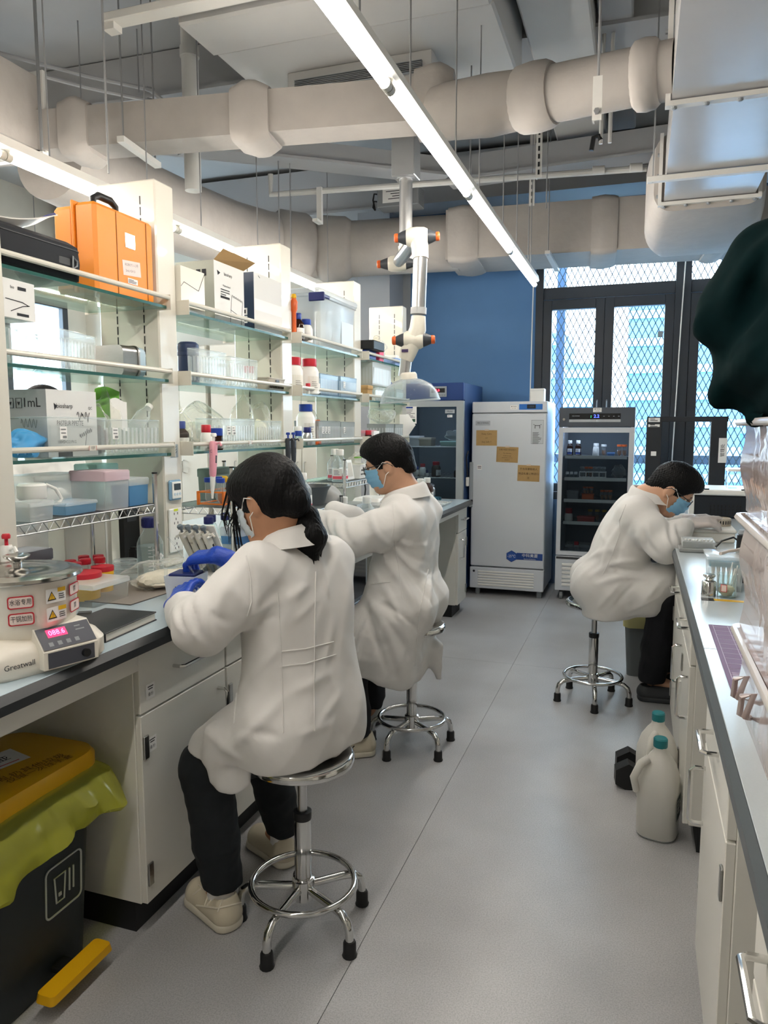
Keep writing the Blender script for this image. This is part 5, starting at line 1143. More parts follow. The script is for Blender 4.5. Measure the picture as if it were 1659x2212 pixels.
m = MB(); m.quad((.061, .0, .08), (0, 1, 0), (0, 0, 1), .07, .06); scrib(m, (.061, 0, .10), (0, 1, 0), (0, 0, 1), .05, 4, .003, .011); m.quad((-.01, -.061, .08), (1, 0, 0), (0, 0, 1), .07, .06); m.build('label', [mat('pink_paper'), INKR], t, 0)
t = thing('power_cable', 'black cable and plug hanging at the third column', 'cable', (-1.83, 4.80, 1.16)); MB().tube([(.0, 0, 0), (.03, 0, -.02), (.035, .01, -.08), (.02, .03, -.14), (.035, .05, -.18), (.03, .01, -.22)], .005, 6).build('cord', BLACKP, t, 60); MB().box((-.018, -.016, -.018), (.02, .016, .025), 0, .004).build('plug', BLACKP, t)
t = thing('steel_tap', 'chrome bent tap tube standing by the third column', 'tap', (-1.60, 4.83, BZ)); MB().tube([(0, 0, 0), (0, 0, .2), (.02, 0, .24), (.07, 0, .23), (.09, 0, .17)], .011, 10).build('spout', CHROME, t, 60); MB().lathe([(.025, 0), (.025, .012), (.014, .02)], 14).build('base', CHROME, t)

# ================================================================== fourth bay
t = thing('tool_box', 'black flat box overhanging the fourth bay top shelf', 'box', (-1.88, 5.0, S1)); MB().box((-.10, -.115, .056), (.12, .115, .12), 0, .006).build('lid', BLACKP, t); MB().box((-.09, -.105, 0), (.06, .105, .056), 0, .004).build('base', BLUEC, t)
lidbox('blue cylinder box behind the black box on the fourth bay top shelf', (-2.0, 5.0, S1 + .121), .13, .13, .06, mat('mid_blue', '4f7fb5', .5), MATS['mid_blue'])
lidbox('bright pink box on the fourth bay top shelf', (-1.86, 5.20, S1), .10, .10, .13, mat('hot_pink', 'e0496b', .5), MATS['hot_pink'])
film_bag('clear bag bulging above the pink box on the fourth bay top shelf', (-1.92, 5.36, S1), .09, .13, .10, 71, mat('grey_stuff', '9a9ea2', .6), pinch=.2)
lidbox('white and blue carton at the right of the fourth bay top shelf', (-1.86, 5.60, S1), .10, .16, .075, mat('blue_white', '8fa6d4', .5), WHITEP)
a, b, h = spanX(783, 836, 795, -1.83, S2)
clear_bin('translucent deep basket at the left of the fourth bay middle shelf', (-1.90, 5.22, S2 + .11), .17, .42, .16, mt=clear('basket_translucent', 'e6e8e6', .45, .2, 'd5d8d6', fres=.35))
lidbox('orange brown carton under the translucent basket in the fourth bay', (-1.89, 4.98, S2), .14, .10, .105, CARDB, CARDB); clear_bin('clear bin beside the orange brown carton in the fourth bay', (-1.90, 5.20, S2), .15, .20, .10)
bottle('wide clear jar with navy cap behind the dome hood', (-1.89, 5.52, S2), .06, .16, BOTG, NAVY, .05, .028, neck=.8)
clear_bin('clear bin at the right of the fourth bay middle shelf', (-1.90, 5.68, S2), .15, .18, .11)
lidbox('translucent pink box at the left of the fourth bay lower shelf', (-1.92, 5.06, S3), .14, .26, .085, FPINK, clear('frosted_pink_lid', 'eec6ce', .6, .3, 'e9aab6', fres=.3))
bottle('small red liquid bottle with red cap before the pink box', (-1.83, 4.965, S3), .028, .085, AMBER, RED, .022, .028)
t = thing('folded_card', 'white folded card standing beside the small red bottle', 'card', (-1.83, 5.13, S3)); MB().box((-.002, -.06, 0), (.002, .06, .08)).build('leaf', PAPER, t, 0); MB().box((-.06, -.062, 0), (-.004, -.058, .075)).build('leaf', PAPER, t, 0)
for lab, y in (('grey translucent bin, left of the pair on the fourth bay lower shelf', 5.40), ('grey translucent bin, right of the pair on the fourth bay lower shelf', 5.63)): clear_bin(lab, (-1.89, y, S3), .15, .20, .13, mt=GREYBIN)
film_bag('clear bag with dark print lying over the two grey bins of the fourth bay', (-1.90, 5.46, S3 + .135), .09, .22, .06, 81, None, pinch=0)
t = thing('paper_sheet', 'white paper sheet sticking out at the right end of the fourth bay', 'paper', (-1.80, 5.78, S3 + .03)); MB().grid(lambda u, v: (-.05 + .12 * u * (1 - .5 * abs(v - .5) * 2), -.03 + .05 * u, .01 + .17 * v), 6, 6, 0, .001).build('sheet', PAPER, t, 40); MB().quad((-.04, -.032, .06), (1, 0, 0), (0, 0, 1), .02, .02).build('fold', PAPER, t, 0)
# far end of the bench
AMBM = clear('amber_media', '8a5a44', .55, .1, '4d3328', fres=.4)
for i, (x, y) in enumerate(((-1.62, 5.28), (-1.57, 5.40), (-1.55, 5.52))): bottle('brown media bottle with white cap at the far left bench end, ' + ('nearest', 'middle', 'farthest')[i], (x, y, BZ), .042, .20, AMBM, WHITEP, .026, .035, square=True, lab=PAPER, labcol=PKL, neck=.68)
t = thing('goggles', 'dark teal goggles lying at the far end of the left worktop', 'goggles', (-1.55, 5.78, BZ)); TEAL = mat('dark_teal', '14495a', .4)
for s_ in (-1, 1): MB().lathe([(.032, 0), (.036, .006), (.034, .022), (.02, .026), (0, .026)], 16, c=(0, s_ * .04, 0)).build('lens_cup', TEAL, t, 50)
MB().tube([(-.02, -.07, .012), (-.07, -.05, .01), (-.08, .05, .01), (-.02, .07, .012)], .006, 6).build('strap', TEAL, t, 60)
t = thing('hand_tool', 'black handled metal tool lying near the edge of the far left worktop', 'tool', (-1.42, 4.98, BZ), math.radians(80)); MB().tube([(-.02, 0, .018), (.03, 0, .018), (.14, 0, .016)], [.016, .018, .014], 10).build('handle', BLACKP, t, 60); MB().tube([(-.02, 0, .018), (-.14, 0, .006)], .004, 6).build('shaft', CHROME, t, 60)
t = thing('plastic_tray', 'flat clear wrapped tray lying on the far left worktop', 'tray', (-1.44, 5.35, BZ)); MB().loft([[(x, y, z) for x, y in rrect(.16 + g, .38 + g, .02, 3)] for z, g in ((0, -.01), (.016, 0), (.018, .01))]).build('tray', FROST, t, 40); MB().grid(lambda u, v: (-.08 + .16 * u, -.18 + .4 * v, .02 + .008 * math.sin(14 * v + 5 * u)), 8, 20).build('wrap', FILM, t, 60)
film_bag('clear mesh bag at the far end of the left bench before the tall fridge', (-1.78, 5.72, BZ), .07, .09, .05, 91, mat('grey_stuff'), pinch=.1)
t = thing('foil_bundle', 'crumpled silver foil bundle standing at the far end of the left bench', 'foil', (-1.62, 5.84, BZ)); blob(24, 16, .045, .055, .06, 92, .16).build('foil', mat('foil', 'c4c6c8', .25, metal=1, bump=.8, bscale=60), t, 20); MB().tube([(0, 0, .10), (.01, 0, .13)], [.03, .035], 10).build('top', MATS['foil'], t, 20)
# ================================================================== tall appliances at the far end
APW = mat('appliance_white', 'd3d7dc', .35, spec=.5); APG = mat('appliance_grey', '4d535c', .45); DKBL = mat('deep_blue_panel', '1f3d77', .4)
SEAL = mat('seal_grey', '6d7277', .6); DARKIN = mat('dark_interior', '7a8388', .6)
FGLASS = clear('fridge_glass', 'd3dbde', .10, .03, '59656c', fres=.4); FRFILL = mat('fridge_fill_glow', 'e9f2ff', .5, emit=9, emcol='dfeaff')  # last one is an added glow that lifts the dark fridge interiors
X1, Z1 = (1, 0, 0), (0, 0, 1)
# white freezer
fx0, fx1, fy, fz = -1.418, -.766, 6.5, 1.73
t = thing('upright_freezer', 'white upright freezer with brown paper notes against the blue wall', 'freezer', ((fx0 + fx1) / 2, 6.82, 0))
MB().box((fx0, fy + .05, .06), (fx1, 7.16, fz), 0, .008).build('cabinet', APW, t, world=True)
MB().box((fx0, fy, 1.635), (fx1, fy + .05, fz), 0, .006).build('top_panel', APW, t, world=True)
d = MB().box((fx0, fy, .268), (fx1, fy + .046, 1.627), 0, .008).build('door', APW, t, world=True)
g = MB().box((fx0 - .003, fy + .0, .065), (fx1 + .003, fy + .05, .258), 0, .005).build('lower_grille', APW, t, world=True)
for k in range(6): MB().box((fx0 + .07, fy - .006, .092 + k * .024), (fx1 - .08, fy + .001, .107 + k * .024), 0, .003).build('louvre', WHITEP, g, world=True)
MB().cone((fx0 + .035, fy - .002, .22), (fx0 + .035, fy + .002, .22), .011, n=10).build('lock', BLACKP, g, world=True)
MB().box((fx0 - .012, fy - .03, .80), (fx0 + .018, fy + .001, 1.20), 0, .004).build('handle', mat('handle_grey', '9aa0a5', .4), d, world=True)
m = MB(); m.quad((-.905, fy, 1.683), X1, Z1, .20, .048, 0); m.quad((-.90, fy, 1.685), X1, Z1, .075, .035, 1, .001); m.text('-20.8', (-.90, fy, 1.685), X1, Z1, .018, 2, .0016); m.build('control_panel', [mat('panel_blue', '2b6fc0', .35), BLACKP, mat('dim_led', '3a5a80', .5)], t, 0, True)
m = MB(); m.quad((-1.05, fy, 1.68), X1, Z1, .062, .035); m.text('◆ 中科院', (-1.05, fy, 1.686), X1, Z1, .010, 1, .001, .05); m.text('DW-YL450', (-1.05, fy, 1.672), X1, Z1, .007, 1, .001, .05); m.build('name_label', [PAPER, INK], t, 0, True)
m = MB(); m.box((-1.385, fy - .003, 1.525), (-1.255, fy, 1.565)); m.text('MECSTEMAN', (-1.32, fy - .003, 1.545), X1, Z1, .016, 1, .001, .115); m.build('badge', [mat('badge_silver', 'b8bcc2', .35, metal=.5), INK], d, 0, True)
m = MB(); m.quad((-.845, fy, 1.468), X1, Z1, .105, .205); m.quad((-.845, fy, 1.468), X1, Z1, .099, .199, 2, .0006)
for q in ((-.02, .03, .005, .03), (.02, .03, .005, .03), (0, .046, .045, .005), (-.03, .06, .01, .004), (.03, .06, .01, .004)): m.quad((-.845 + q[0], fy, 1.495 + q[1] * .6), X1, Z1, q[2], q[3], 1, .001)
scrib(m, (-.845, fy, 1.463), X1, Z1, .08, 13, .003, .0078, 1, 4, .001); m.build('instruction_sheet', [GREYP, INK, mat('sheet_grey', 'c3c8cc', .6)], d, 0, True)
m = MB(); m.quad((-1.345, fy, 1.155), X1, Z1, .04, .04); scrib(m, (-1.345, fy, 1.163), X1, Z1, .032, 2, .006, .014, 1, 2, .001); m.build('small_label', [PAPER, INK], d, 0, True)
m = MB(); m.box((-1.0, fy - .002, .345), (-.775, fy, .405)); m.prism([(-1.045 + .052 * math.cos(a * math.pi / 3 + math.pi / 6), .372 + .052 * math.sin(a * math.pi / 3 + math.pi / 6)) for a in range(6)], fy - .004, fy, 0, 'y')
m.prism([(-1.045 + .045 * math.cos(a * math.pi / 3 + math.pi / 6), .372 + .045 * math.sin(a * math.pi / 3 + math.pi / 6)) for a in range(6)], fy - .005, fy - .003, 2, 'y')
m.text('-25℃', (-1.045, fy - .005, .372), X1, Z1, .03, 1, .001, .07); m.text('中科美菱', (-.885, fy - .002, .383), X1, Z1, .032, 1, .001, .15); m.text('MELING BIOMEDICAL', (-.885, fy - .002, .353), X1, Z1, .010, 1, .001, .15)
m.build('brand_badge', [mat('badge_navy', '24468c', .4), PAPER, mat('badge_blue2', '2f57a6', .4)], d, 0, True)
for x in (fx0 + .06, fx1 - .04):
    for y in (6.56, 7.08): MB().cone((x, y, 0), (x, y, .062), .022, n=10).build('foot', GREYP, t, world=True)
KRAFT = mat('kraft_paper', 'b89664', .85, noise=.06, nscale=40)
for lab, px, pz, w, h, rot, lines in (('brown paper note at the upper left of the white freezer door', -1.285, 1.415, .185, .135, .0, (('Keep Calm', .035, .018), ('and', .0, .013), ('Stay Safe !!', -.035, .018))),
                                      ('brown paper note in the middle of the white freezer door', -1.10, 1.27, .19, .135, -.03, (('注意 样品分类存放!!!', .042, .015), ('Pay attention', .012, .012), ('to the storage', -.010, .011), ('temperature of the', -.027, .011), ('samples!!', -.045, .011))),
                                      ('brown paper note at the lower right of the white freezer door', -.912, 1.11, .19, .14, -.02, (('不允许拿取他人', .035, .020), ('物品私拿公物请归', -.005, .020), ('还', -.042, .018)))):
    n = thing('paper_note', lab, 'note', (px, fy - .0015, pz)); xd = Vector((math.cos(rot), 0, math.sin(rot))); yd = Vector((-math.sin(rot), 0, math.cos(rot)))
    m = MB(); m.quad((0, 0, 0), xd, yd, w, h, 0, 0)
    for s_, dz, th in lines: m.text(s_, yd * dz, xd, yd, th, 1, .001, w * .9)
    m.build('sheet', [KRAFT, mat('brown_ink', '55432c', .8)], n, 0); MB().box((-.018, -.004, h / 2 - .004), (.018, 0, h / 2 + .010), 0, .001).build('clip', mat('clip_cream', 'd9c9ba', .5), n)
t = thing('white_cube_box', 'small white cube box standing on top of the white freezer', 'box', (-.87, 6.68, fz)); MB().box((-.06, -.06, 0), (.06, .06, .115), 0, .004).build('box', WHITEP, t); MB().box((-.061, -.061, .095), (.061, .061, .0965)).build('lid_seam', GREYP, t, 0)
# tall fridge with glass door, in the corner
hx0, hx1, hy, hz = -2.10, -1.452, 6.3, 1.89
t = thing('glass_door_fridge', 'tall fridge with blue top and dark glass door in the far corner', 'fridge', ((hx0 + hx1) / 2, 6.7, 0))
HG = mat('fridge_body_grey', '6a7a86', .4)
MB().box((hx0, hy + .06, .05), (hx0 + .03, 7.1, hz)).build('side_wall', HG, t, 0, True); MB().box((hx1 - .03, hy + .06, .05), (hx1, 7.1, hz)).build('side_wall', mat('fridge_side_blue', '2c4a7c', .4), t, 0, True)
MB().box((hx0 + .03, 7.07, .05), (hx1 - .03, 7.1, hz)).build('back_wall', DARKIN, t, 0, True); MB().box((hx0 + .03, hy + .06, .05), (hx1 - .03, 7.07, .35)).build('plinth', HG, t, 0, True); MB().box((hx0 + .03, hy + .06, hz - .03), (hx1 - .03, 7.07, hz)).build('roof', HG, t, 0, True)
tp = MB().box((hx0, hy, hz - .15), (hx1, hy + .06, hz), 0, .005).build('top_panel', DKBL, t, world=True)
m = MB(); m.box((-1.75, hy - .006, 1.77), (-1.60, hy, 1.86), 0, .002); m.quad((-1.675, hy - .006, 1.825), X1, Z1, .12, .038, 1, .001); m.text('5.0', (-1.68, hy - .006, 1.825), X1, Z1, .026, 2, .0016)
for k in range(3): m.quad((-1.66 + k * .022, hy - .006, 1.785), X1, Z1, .016, .014, 3, .001)
m.build('display', [mat('display_frame', '9fa5aa', .4), BLACKP, mat('red_led', 'ff3040', .5, emit=3, emcol='ff2038'), GREYP], tp, 0, True)
fr = MB().box((hx0, hy, .36), (hx0 + .05, hy + .05, hz - .155)).box((hx1 - .06, hy, .36), (hx1, hy + .05, hz - .155)).box((hx0 + .05, hy, hz - .205), (hx1 - .06, hy + .05, hz - .155)).box((hx0 + .05, hy, .36), (hx1 - .06, hy + .05, .42)).build('door_frame', mat('door_frame_grey', 'a2a8aa', .4), t, 0, True)
MB().box((hx0 + .05, hy + .02, .42), (hx1 - .06, hy + .028, hz - .205)).build('door_glass', FGLASS, fr, 0, True)
m = MB(); m.quad((-1.575, hy + .019, 1.645), X1, Z1, .085, .032); m.text('Haier', (-1.575, hy + .019, 1.645), X1, Z1, .022, 1, .001); m.build('brand_label', [mat('label_grey', 'b4b8ba', .5), INK], fr, 0, True)
m = MB(); m.quad((-1.575, hy + .019, 1.605), X1, Z1, .045, .022); m.text('●○', (-1.58, hy + .019, 1.605), X1, Z1, .01, 1, .001); m.build('small_label', [PAPER, INK], fr, 0, True)
m = MB(); m.quad((-1.93, hy - .001, 1.615), X1, Z1, .12, .15); m.quad((-1.94, hy - .001, 1.68), X1, Z1, .07, .014, 2, .001); scrib(m, (-1.93, hy - .001, 1.662), X1, Z1, .10, 10, .004, .011, 1, 9, .001); m.quad((-1.895, hy - .001, 1.568), X1, Z1, .026, .026, 3, .001); m.build('energy_label', [PAPER, INK, INKB, mat('green_dark', '2f5a44', .6)], t, 0, True)
for z in (.75, 1.06, 1.335):
    m = MB(); m.tube([(hx0 + .035, hy + .10, z), (hx1 - .035, hy + .10, z)], .006, 6)
    for k in range(14): m.tube([(hx0 + .05 + k * .042, hy + .10, z), (hx0 + .05 + k * .042, 7.05, z)], .0025, 4)
    m.build('wire_shelf', WHITEP, t, 50, True)
MB().box((hx0 + .06, hy + .075, hz - .20), (hx1 - .07, hy + .095, hz - .185)).build('added_fill_strip', FRFILL, t, 0, True)  # added glowing strip, brightens the tall fridge's contents
def inside(kind, lab, x, y, z, **k): return kind(lab, (x, y, z), **k)
for i, (x, c, r, h) in enumerate(((-1.92, BLUEC, .028, .09), (-1.86, RED, .03, .115), (-1.82, NAVY, .015, .06), (-1.735, RED, .042, .135), (-1.54, GREYP, .03, .09))):
    bottle('reagent bottle on the lower shelf of the tall corner fridge, ' + ('blue capped leftmost', 'white with red cap', 'tiny with navy cap', 'dark with red cap', 'dark at the right end')[i], (x, hy + .17, 1.066), r, h, AMBER if i in (3, 4) else WHITEP, c, r * .75, .026, lab=PAPER)
for i, (x, w, h, c) in enumerate(((-1.95, .12, .09, CARDW), (-1.84, .12, .075, mat('tan_box', 'b5a894', .7)), (-1.60, .20, .045, mat('mint_box', '9fc0b5', .5)))): lidbox('stored box on the upper shelf of the tall corner fridge, ' + ('left', 'middle', 'right')[i], (x, hy + .24, 1.341), w, .15, h, c, c)
for i, (x, w, h, c) in enumerate(((-1.90, .22, .13, mat('tan_box')), (-1.66, .14, .10, mat('dark_red_box')))): lidbox('stored box on the bottom shelf of the tall corner fridge, ' + ('left', 'right')[i], (x, hy + .24, .756), w, .2, h, c, c)
film_bag('crumpled clear bag on the mint box in the tall corner fridge', (-1.60, hy + .24, 1.387), .07, .06, .045, 101, None, pinch=.2)
t = thing('wall_phone_plug', 'white power plug with black cable hanging between the tall fridge and the freezer', 'plug', (-1.435, 6.42, 1.05)); MB().tube([(0, .02, .25), (-.01, 0, .2), (.0, -.01, .05), (0, 0, .02)], .006, 6).build('cord', BLACKP, t, 60); MB().box((-.012, -.02, -.06), (.012, .02, .02), 0, .004).build('plug', WHITEP, t)
# display fridge
gx0, gx1, gy, gz = -.668, -.05, 6.55, 1.675
t = thing('display_fridge', 'glass fronted display fridge with dark grey header before the windows', 'fridge', ((gx0 + gx1) / 2, 6.8, 0))
MB().box((gx0, gy + .05, .085), (gx0 + .03, 7.12, gz)).build('side_wall', APW, t, 0, True); MB().box((gx1 - .03, gy + .05, .085), (gx1, 7.12, gz)).build('side_wall', APW, t, 0, True); MB().box((gx0 + .03, 7.09, .085), (gx1 - .03, 7.12, gz)).build('back_wall', DARKIN, t, 0, True)
MB().box((gx0 + .03, gy + .05, gz - .03), (gx1 - .03, 7.09, gz)).build('roof', APG, t, 0, True); MB().box((gx0 + .03, gy + .05, .085), (gx1 - .03, 7.09, .38)).build('plinth', APW, t, 0, True)
hd = MB().box((gx0, gy, gz - .165), (gx1, gy + .05, gz), 0, .006).build('header', APG, t, world=True)
m = MB(); m.quad((-.375, gy, gz - .075), X1, Z1, .42, .048, 0, .001); m.quad((-.375, gy, gz - .112), X1, Z1, .42, .022, 1, .001); m.text('MECSTEMAN', (-.53, gy, gz - .072), X1, Z1, .010, 1, .0016, .075); m.text('2.2', (-.36, gy, gz - .075), X1, Z1, .034, 2, .0016); m.text(':', (-.405, gy, gz - .075), X1, Z1, .03, 3, .0016)
for k in range(4): m.quad((-.30 + k * .04, gy, gz - .075), X1, Z1, .012, .006, 4, .0016)
m.build('display', [mat('display_black', '12151b', .2), mat('silver_strip', 'b4b8bd', .4), mat('blue_led', '3a4cff', .5, emit=3.5, emcol='2f3cff'), mat('green_led', '40e090', .5, emit=2.5, emcol='30e080'), GREYP], hd, 0, True)
MB().cone((gx0 + .04, gy - .004, gz - .10), (gx0 + .04, gy + .002, gz - .10), .011, n=12).build('lock', CHROME, hd, world=True)
m = MB(); m.quad((-.355, gy - .0005, gz - .022), X1, Z1, .07, .036); m.text('◆ 中科院', (-.355, gy - .0005, gz - .015), X1, Z1, .010, 1, .001, .056); m.text('YC-395L', (-.355, gy - .0005, gz - .031), X1, Z1, .008, 1, .001, .05); m.build('name_label', [PAPER, INK], hd, 0, True)
z0, z1 = .40, gz - .17
fr = MB().box((gx0, gy, z0), (gx0 + .035, gy + .045, z1)).box((gx1 - .042, gy, z0), (gx1, gy + .045, z1)).box((gx0 + .035, gy, z1 - .042), (gx1 - .042, gy + .045, z1)).box((gx0 + .035, gy, z0), (gx1 - .042, gy + .045, z0 + .035)).build('door_frame', APW, t, 0, True)
MB().box((gx0 + .035, gy + .018, z0 + .035), (gx1 - .042, gy + .026, z1 - .042)).build('door_glass', clear('fridge_glass2', 'd0d6da', .08, .03, '4c565e', fres=.35), fr, 0, True)
gl = MB().box((gx0 - .002, gy, .085), (gx1 + .002, gy + .05, .39), 0, .004).build('lower_grille', APW, t, world=True); MB().box((gx0 + .005, gy - .002, .365), (gx1 - .005, gy + .001, .385)).build('seam_strip', mat('dark_seam', '3f4246', .5), gl, 0, True)
for k in range(6): MB().box((gx0 + .055, gy - .008, .125 + k * .036), (gx1 - .05, gy + .001, .148 + k * .036), 0, .004).build('louvre', WHITEP, gl, world=True)
for x in (gx0 + .05, gx1 - .05):
    for y in (6.6, 7.05): MB().cone((x - .012, y, .035), (x + .012, y, .035), .035, n=12).build('caster', GREYP, t, world=True); MB().box((x - .016, y - .016, .05), (x + .016, y + .016, .086)).build('caster_fork', BLACKP, t, 0, True)
MB().box((gx0 + .05, gy + .055, gz - .20), (gx1 - .06, gy + .075, gz - .185)).build('added_fill_strip', FRFILL, t, 0, True)  # made-up fill strip to light the display fridge inside
SHZ = (1.26, 1.07, .88, .685)
for z in SHZ:
    s_ = MB().box((gx0 + .034, gy + .08, z - .006), (gx1 - .034, 7.05, z)).build('shelf', clear('fridge_shelf', 'c7cfd2', .35, .2, 'aab2b6'), t, 0, True); MB().box((gx0 + .05, gy + .07, z - .022), (gx1 - .055, gy + .08, z + .006)).build('price_strip', WHITEP, s_, 0, True)
for i, x in enumerate((-.585, -.515)): bottle('white labelled bottle with grey cap on the top shelf of the display fridge, ' + ('left', 'right')[i], (x, gy + .16, SHZ[0]), .026, .135, AMBER, WHITEP, .018, .026, square=True, lab=PAPER)
bottle('white dropper bottle in the middle of the display fridge top shelf', (-.365, gy + .16, SHZ[0]), .026, .11, WHITEP, WHITEP, .022, .03, square=True)
for i, x in enumerate((-.30, -.17, -.13)): tube_thing('tall capped tube on the right of the display fridge top shelf', (x, gy + .18, SHZ[0]), .018, .10, WHITEP if i == 0 else ORANGE2, fill=TB, group='tubes on the display fridge top shelf')
lidbox('blue small box on the display fridge top shelf', (-.24, gy + .17, SHZ[0]), .06, .08, .03, mat('mid_blue'), MATS['mid_blue'])
t = thing('tube_rack', 'white tube rack on the second shelf of the display fridge', 'rack', (-.385, gy + .16, SHZ[1]))
for z in (.004, .05): MB().tube([(x, y, z) for x, y in rrect(.22, .08, .004, 1)], .004, 5, closed=True).build('tier', WHITEP, t, 50)
for k in range(5): MB().box((-.11 + k * .055 - .004, -.042, 0), (-.11 + k * .055 + .004, -.036, .054)).build('upright', WHITEP, t, 0)
for k in range(6): tube_thing('capped tube standing in the white rack of the display fridge', (-.475 + k * .036, gy + .16, SHZ[1] + .005), .014, .09, ORANGE2 if k in (1, 2) else FROST, fill=TB if k in (1, 2) else None, group='tubes in the white rack of the display fridge')
for i in range(3): bottle('tiny white capped vial at the left of the display fridge second shelf', (-.60 + i * .036, gy + .14, SHZ[1]), .015, .05, BOTG, WHITEP, .014, .018, group='tiny vials in the display fridge')
film_bag('crumpled clear bag at the right of the display fridge second shelf', (-.17, gy + .2, SHZ[1]), .06, .07, .055, 105, None, pinch=.2)
lidbox('grey box at the left of the display fridge third shelf', (-.55, gy + .2, SHZ[2]), .10, .12, .075, GREYP, GREYP)
t = thing('tube_rack', 'orange tube rack on the third shelf of the display fridge', 'rack', (-.42, gy + .16, SHZ[2])); MB().box((-.05, -.04, 0), (.05, .04, .045), 0, .004).build('block', ORANGE2, t); MB().box((-.052, -.042, .045), (.052, .042, .049)).build('top_plate', ORANGE2, t, 0)
for k in range(3): tube_thing('tan tube with orange cap in the orange rack of the display fridge', (-.45 + k * .03, gy + .16, SHZ[2] + .05), .013, .06, ORANGE2, fill=TB, group='tubes in the orange rack of the display fridge')
for k in range(3): tube_thing('orange capped tube at the right of the display fridge third shelf', (-.30 + k * .034, gy + .16, SHZ[2]), .015, .085, ORANGE2, fill=TB, group='loose orange capped tubes in the display fridge')
bottle('red capped bottle at the left of the display fridge fourth shelf', (-.58, gy + .16, SHZ[3]), .035, .11, WHITEP, RED, .03, .04); lidbox('red tube rack on the fourth shelf of the display fridge', (-.43, gy + .16, SHZ[3]), .15, .1, .045, mat('red_rack', 'b84a44', .5), MATS['red_rack'])
for k in range(3): tube_thing('yellow capped tube on the fourth shelf of the display fridge', (-.40 + k * .06, gy + .22, SHZ[3]), .016, .10, YELLOW, fill=TB, group='yellow capped tubes in the display fridge')
lidbox('clear bottom drawer box of the display fridge', (-.45, gy + .2, .381), .30, .16, .10, PLAST, PLAST); bottle('small bottle with red cap lying at the bottom of the display fridge', (-.50, gy + .085, .381), .022, .13, PLAST, RED, .02, .026)
# dark open frame behind the stooping worker, bench instruments
t = thing('black_frame_rack', 'tall black open metal frame with white labels behind the stooping worker', 'frame', (.34, 6.3, 0)); BLF = mat('black_frame', '24272c', .45)
for x in (.04, .51): MB().box((x, 6.26, 0), (x + .115, 6.34, 1.58), 0, .004).build('post', BLF, t, world=True)
MB().box((.04, 6.262, 1.55), (.63, 6.338, 1.59), 0, .003).build('top_bar', BLF, t, world=True); MB().box((.155, 6.27, .2), (.51, 6.33, .26), 0, .003).build('low_bar', BLF, t, world=True)
for z, h in ((1.575, .032), (1.53, .02)):
    m = MB(); m.quad((.095, 6.2595, z - .01), X1, Z1, .085, h); scrib(m, (.095, 6.2595, z - .003), X1, Z1, .06, 2, .005, .012); m.build('label', [PAPER, INK], t, 0, True)
MB().quad((.10, 6.2595, 1.30), X1, Z1, .04, .035).build('label', PAPER, t, 0, True)
m = MB(); m.quad((.60, 6.2595, 1.33), X1, Z1, .06, .19); m.text('管理处', (.60, 6.2595, 1.33), (0, 0, 1), (-1, 0, 0), .03, 1, .001); m.build('label', [PAPER, INK], t, 0, True)
t = thing('gel_imager', 'white bench instrument with dark vented front behind the stooping worker', 'instrument', (.52, 5.45, BZ))
MB().box((.33, 5.2, BZ + .01), (.72, 5.62, 1.07), 0, .008).build('body', mat('instrument_dark', '1f242c', .4), t, world=True); MB().box((.31, 5.18, 1.07), (.74, 5.64, 1.105), 0, .008).build('top_shell', WHITEP, t, world=True)
MB().box((.31, 5.185, BZ + .008), (.345, 5.21, 1.07), 0, .004).build('side_pillar', WHITEP, t, world=True); m = MB()
for k in range(9):
    for j in range(3): m.box((.44 + k * .022, 5.197, .95 + j * .022), (.446 + k * .022, 5.2, .965 + j * .022))
s_ = m.build('vents', BLACKP, t, 0, True); s_['kind'] = 'stuff'
for x in (.40, .62): MB().box((x, 5.19, 1.105), (x + .03, 5.22, 1.112)).build('foot', BLACKP, t, 0, True)
for x in (.35, .70):
    for y in (5.22, 5.6): MB().cone((x, y, BZ), (x, y, BZ + .01), .012, n=8).build('foot', BLACKP, t, world=True)
lidbox('clear plastic box with white lid on top of the white bench instrument', (.62, 5.4, 1.106), .14, .2, .13, PLAST, WHITEP, lidh=.12)
t = thing('mouse_device', 'small black device on the right bench beyond the gloved hands', 'device', (.30, 5.05, BZ)); MB().box((-.04, -.05, 0), (.05, .05, .03), 0, .010).build('body', BLACKP, t); MB().cone((0, 0, .03), (0, 0, .034), .012, n=10).build('knob', GREYP, t)
# things on the right bench
t = thing('foam_box', 'white foam cooler box under the gloved hands on the right bench', 'foam box', (.365, 4.2, BZ)); FOAM = mat('foam_white', 'e9e6df', .85, bump=.1, bscale=150)
MB().box((-.105, -.12, 0), (.105, .12, .05), 0, .006).build('base', FOAM, t); MB().box((-.112, -.127, .05), (.112, .127, .068), 0, .006).build('lid', FOAM, t)
t = thing('tape_roll', 'round tub with printed band on the white foam box', 'tub', (.415, 4.26, BZ + .068)); MB().lathe([(.05, 0), (.052, .003), (.052, .038), (.046, .042), (.046, .036), (0, .036)], 24).build('tub', mat('tub_beige', 'c9bfb0', .6), t, 40)
m = MB()
for k in range(9): a = -2.4 + k * .25; m.quad((.0525 * math.cos(a), .0525 * math.sin(a), .02), (-math.sin(a), math.cos(a), 0), Z1, .006, .018, 0, .0006)
s_ = m.build('band_print', INK, t, 0); s_['kind'] = 'stuff'
t = thing('tip_rack', 'clear low pipette tip rack on a grey pad before the foam box', 'tip rack', (.275, 3.82, BZ)); MB().box((-.085, -.11, 0), (.085, .11, .018), 0, .004).build('pad', mat('pad_grey', '8d8f8e', .7), t); MB().box((-.07, -.085, .018), (.075, .085, .05), 0, .003).build('tray', FROST, t)
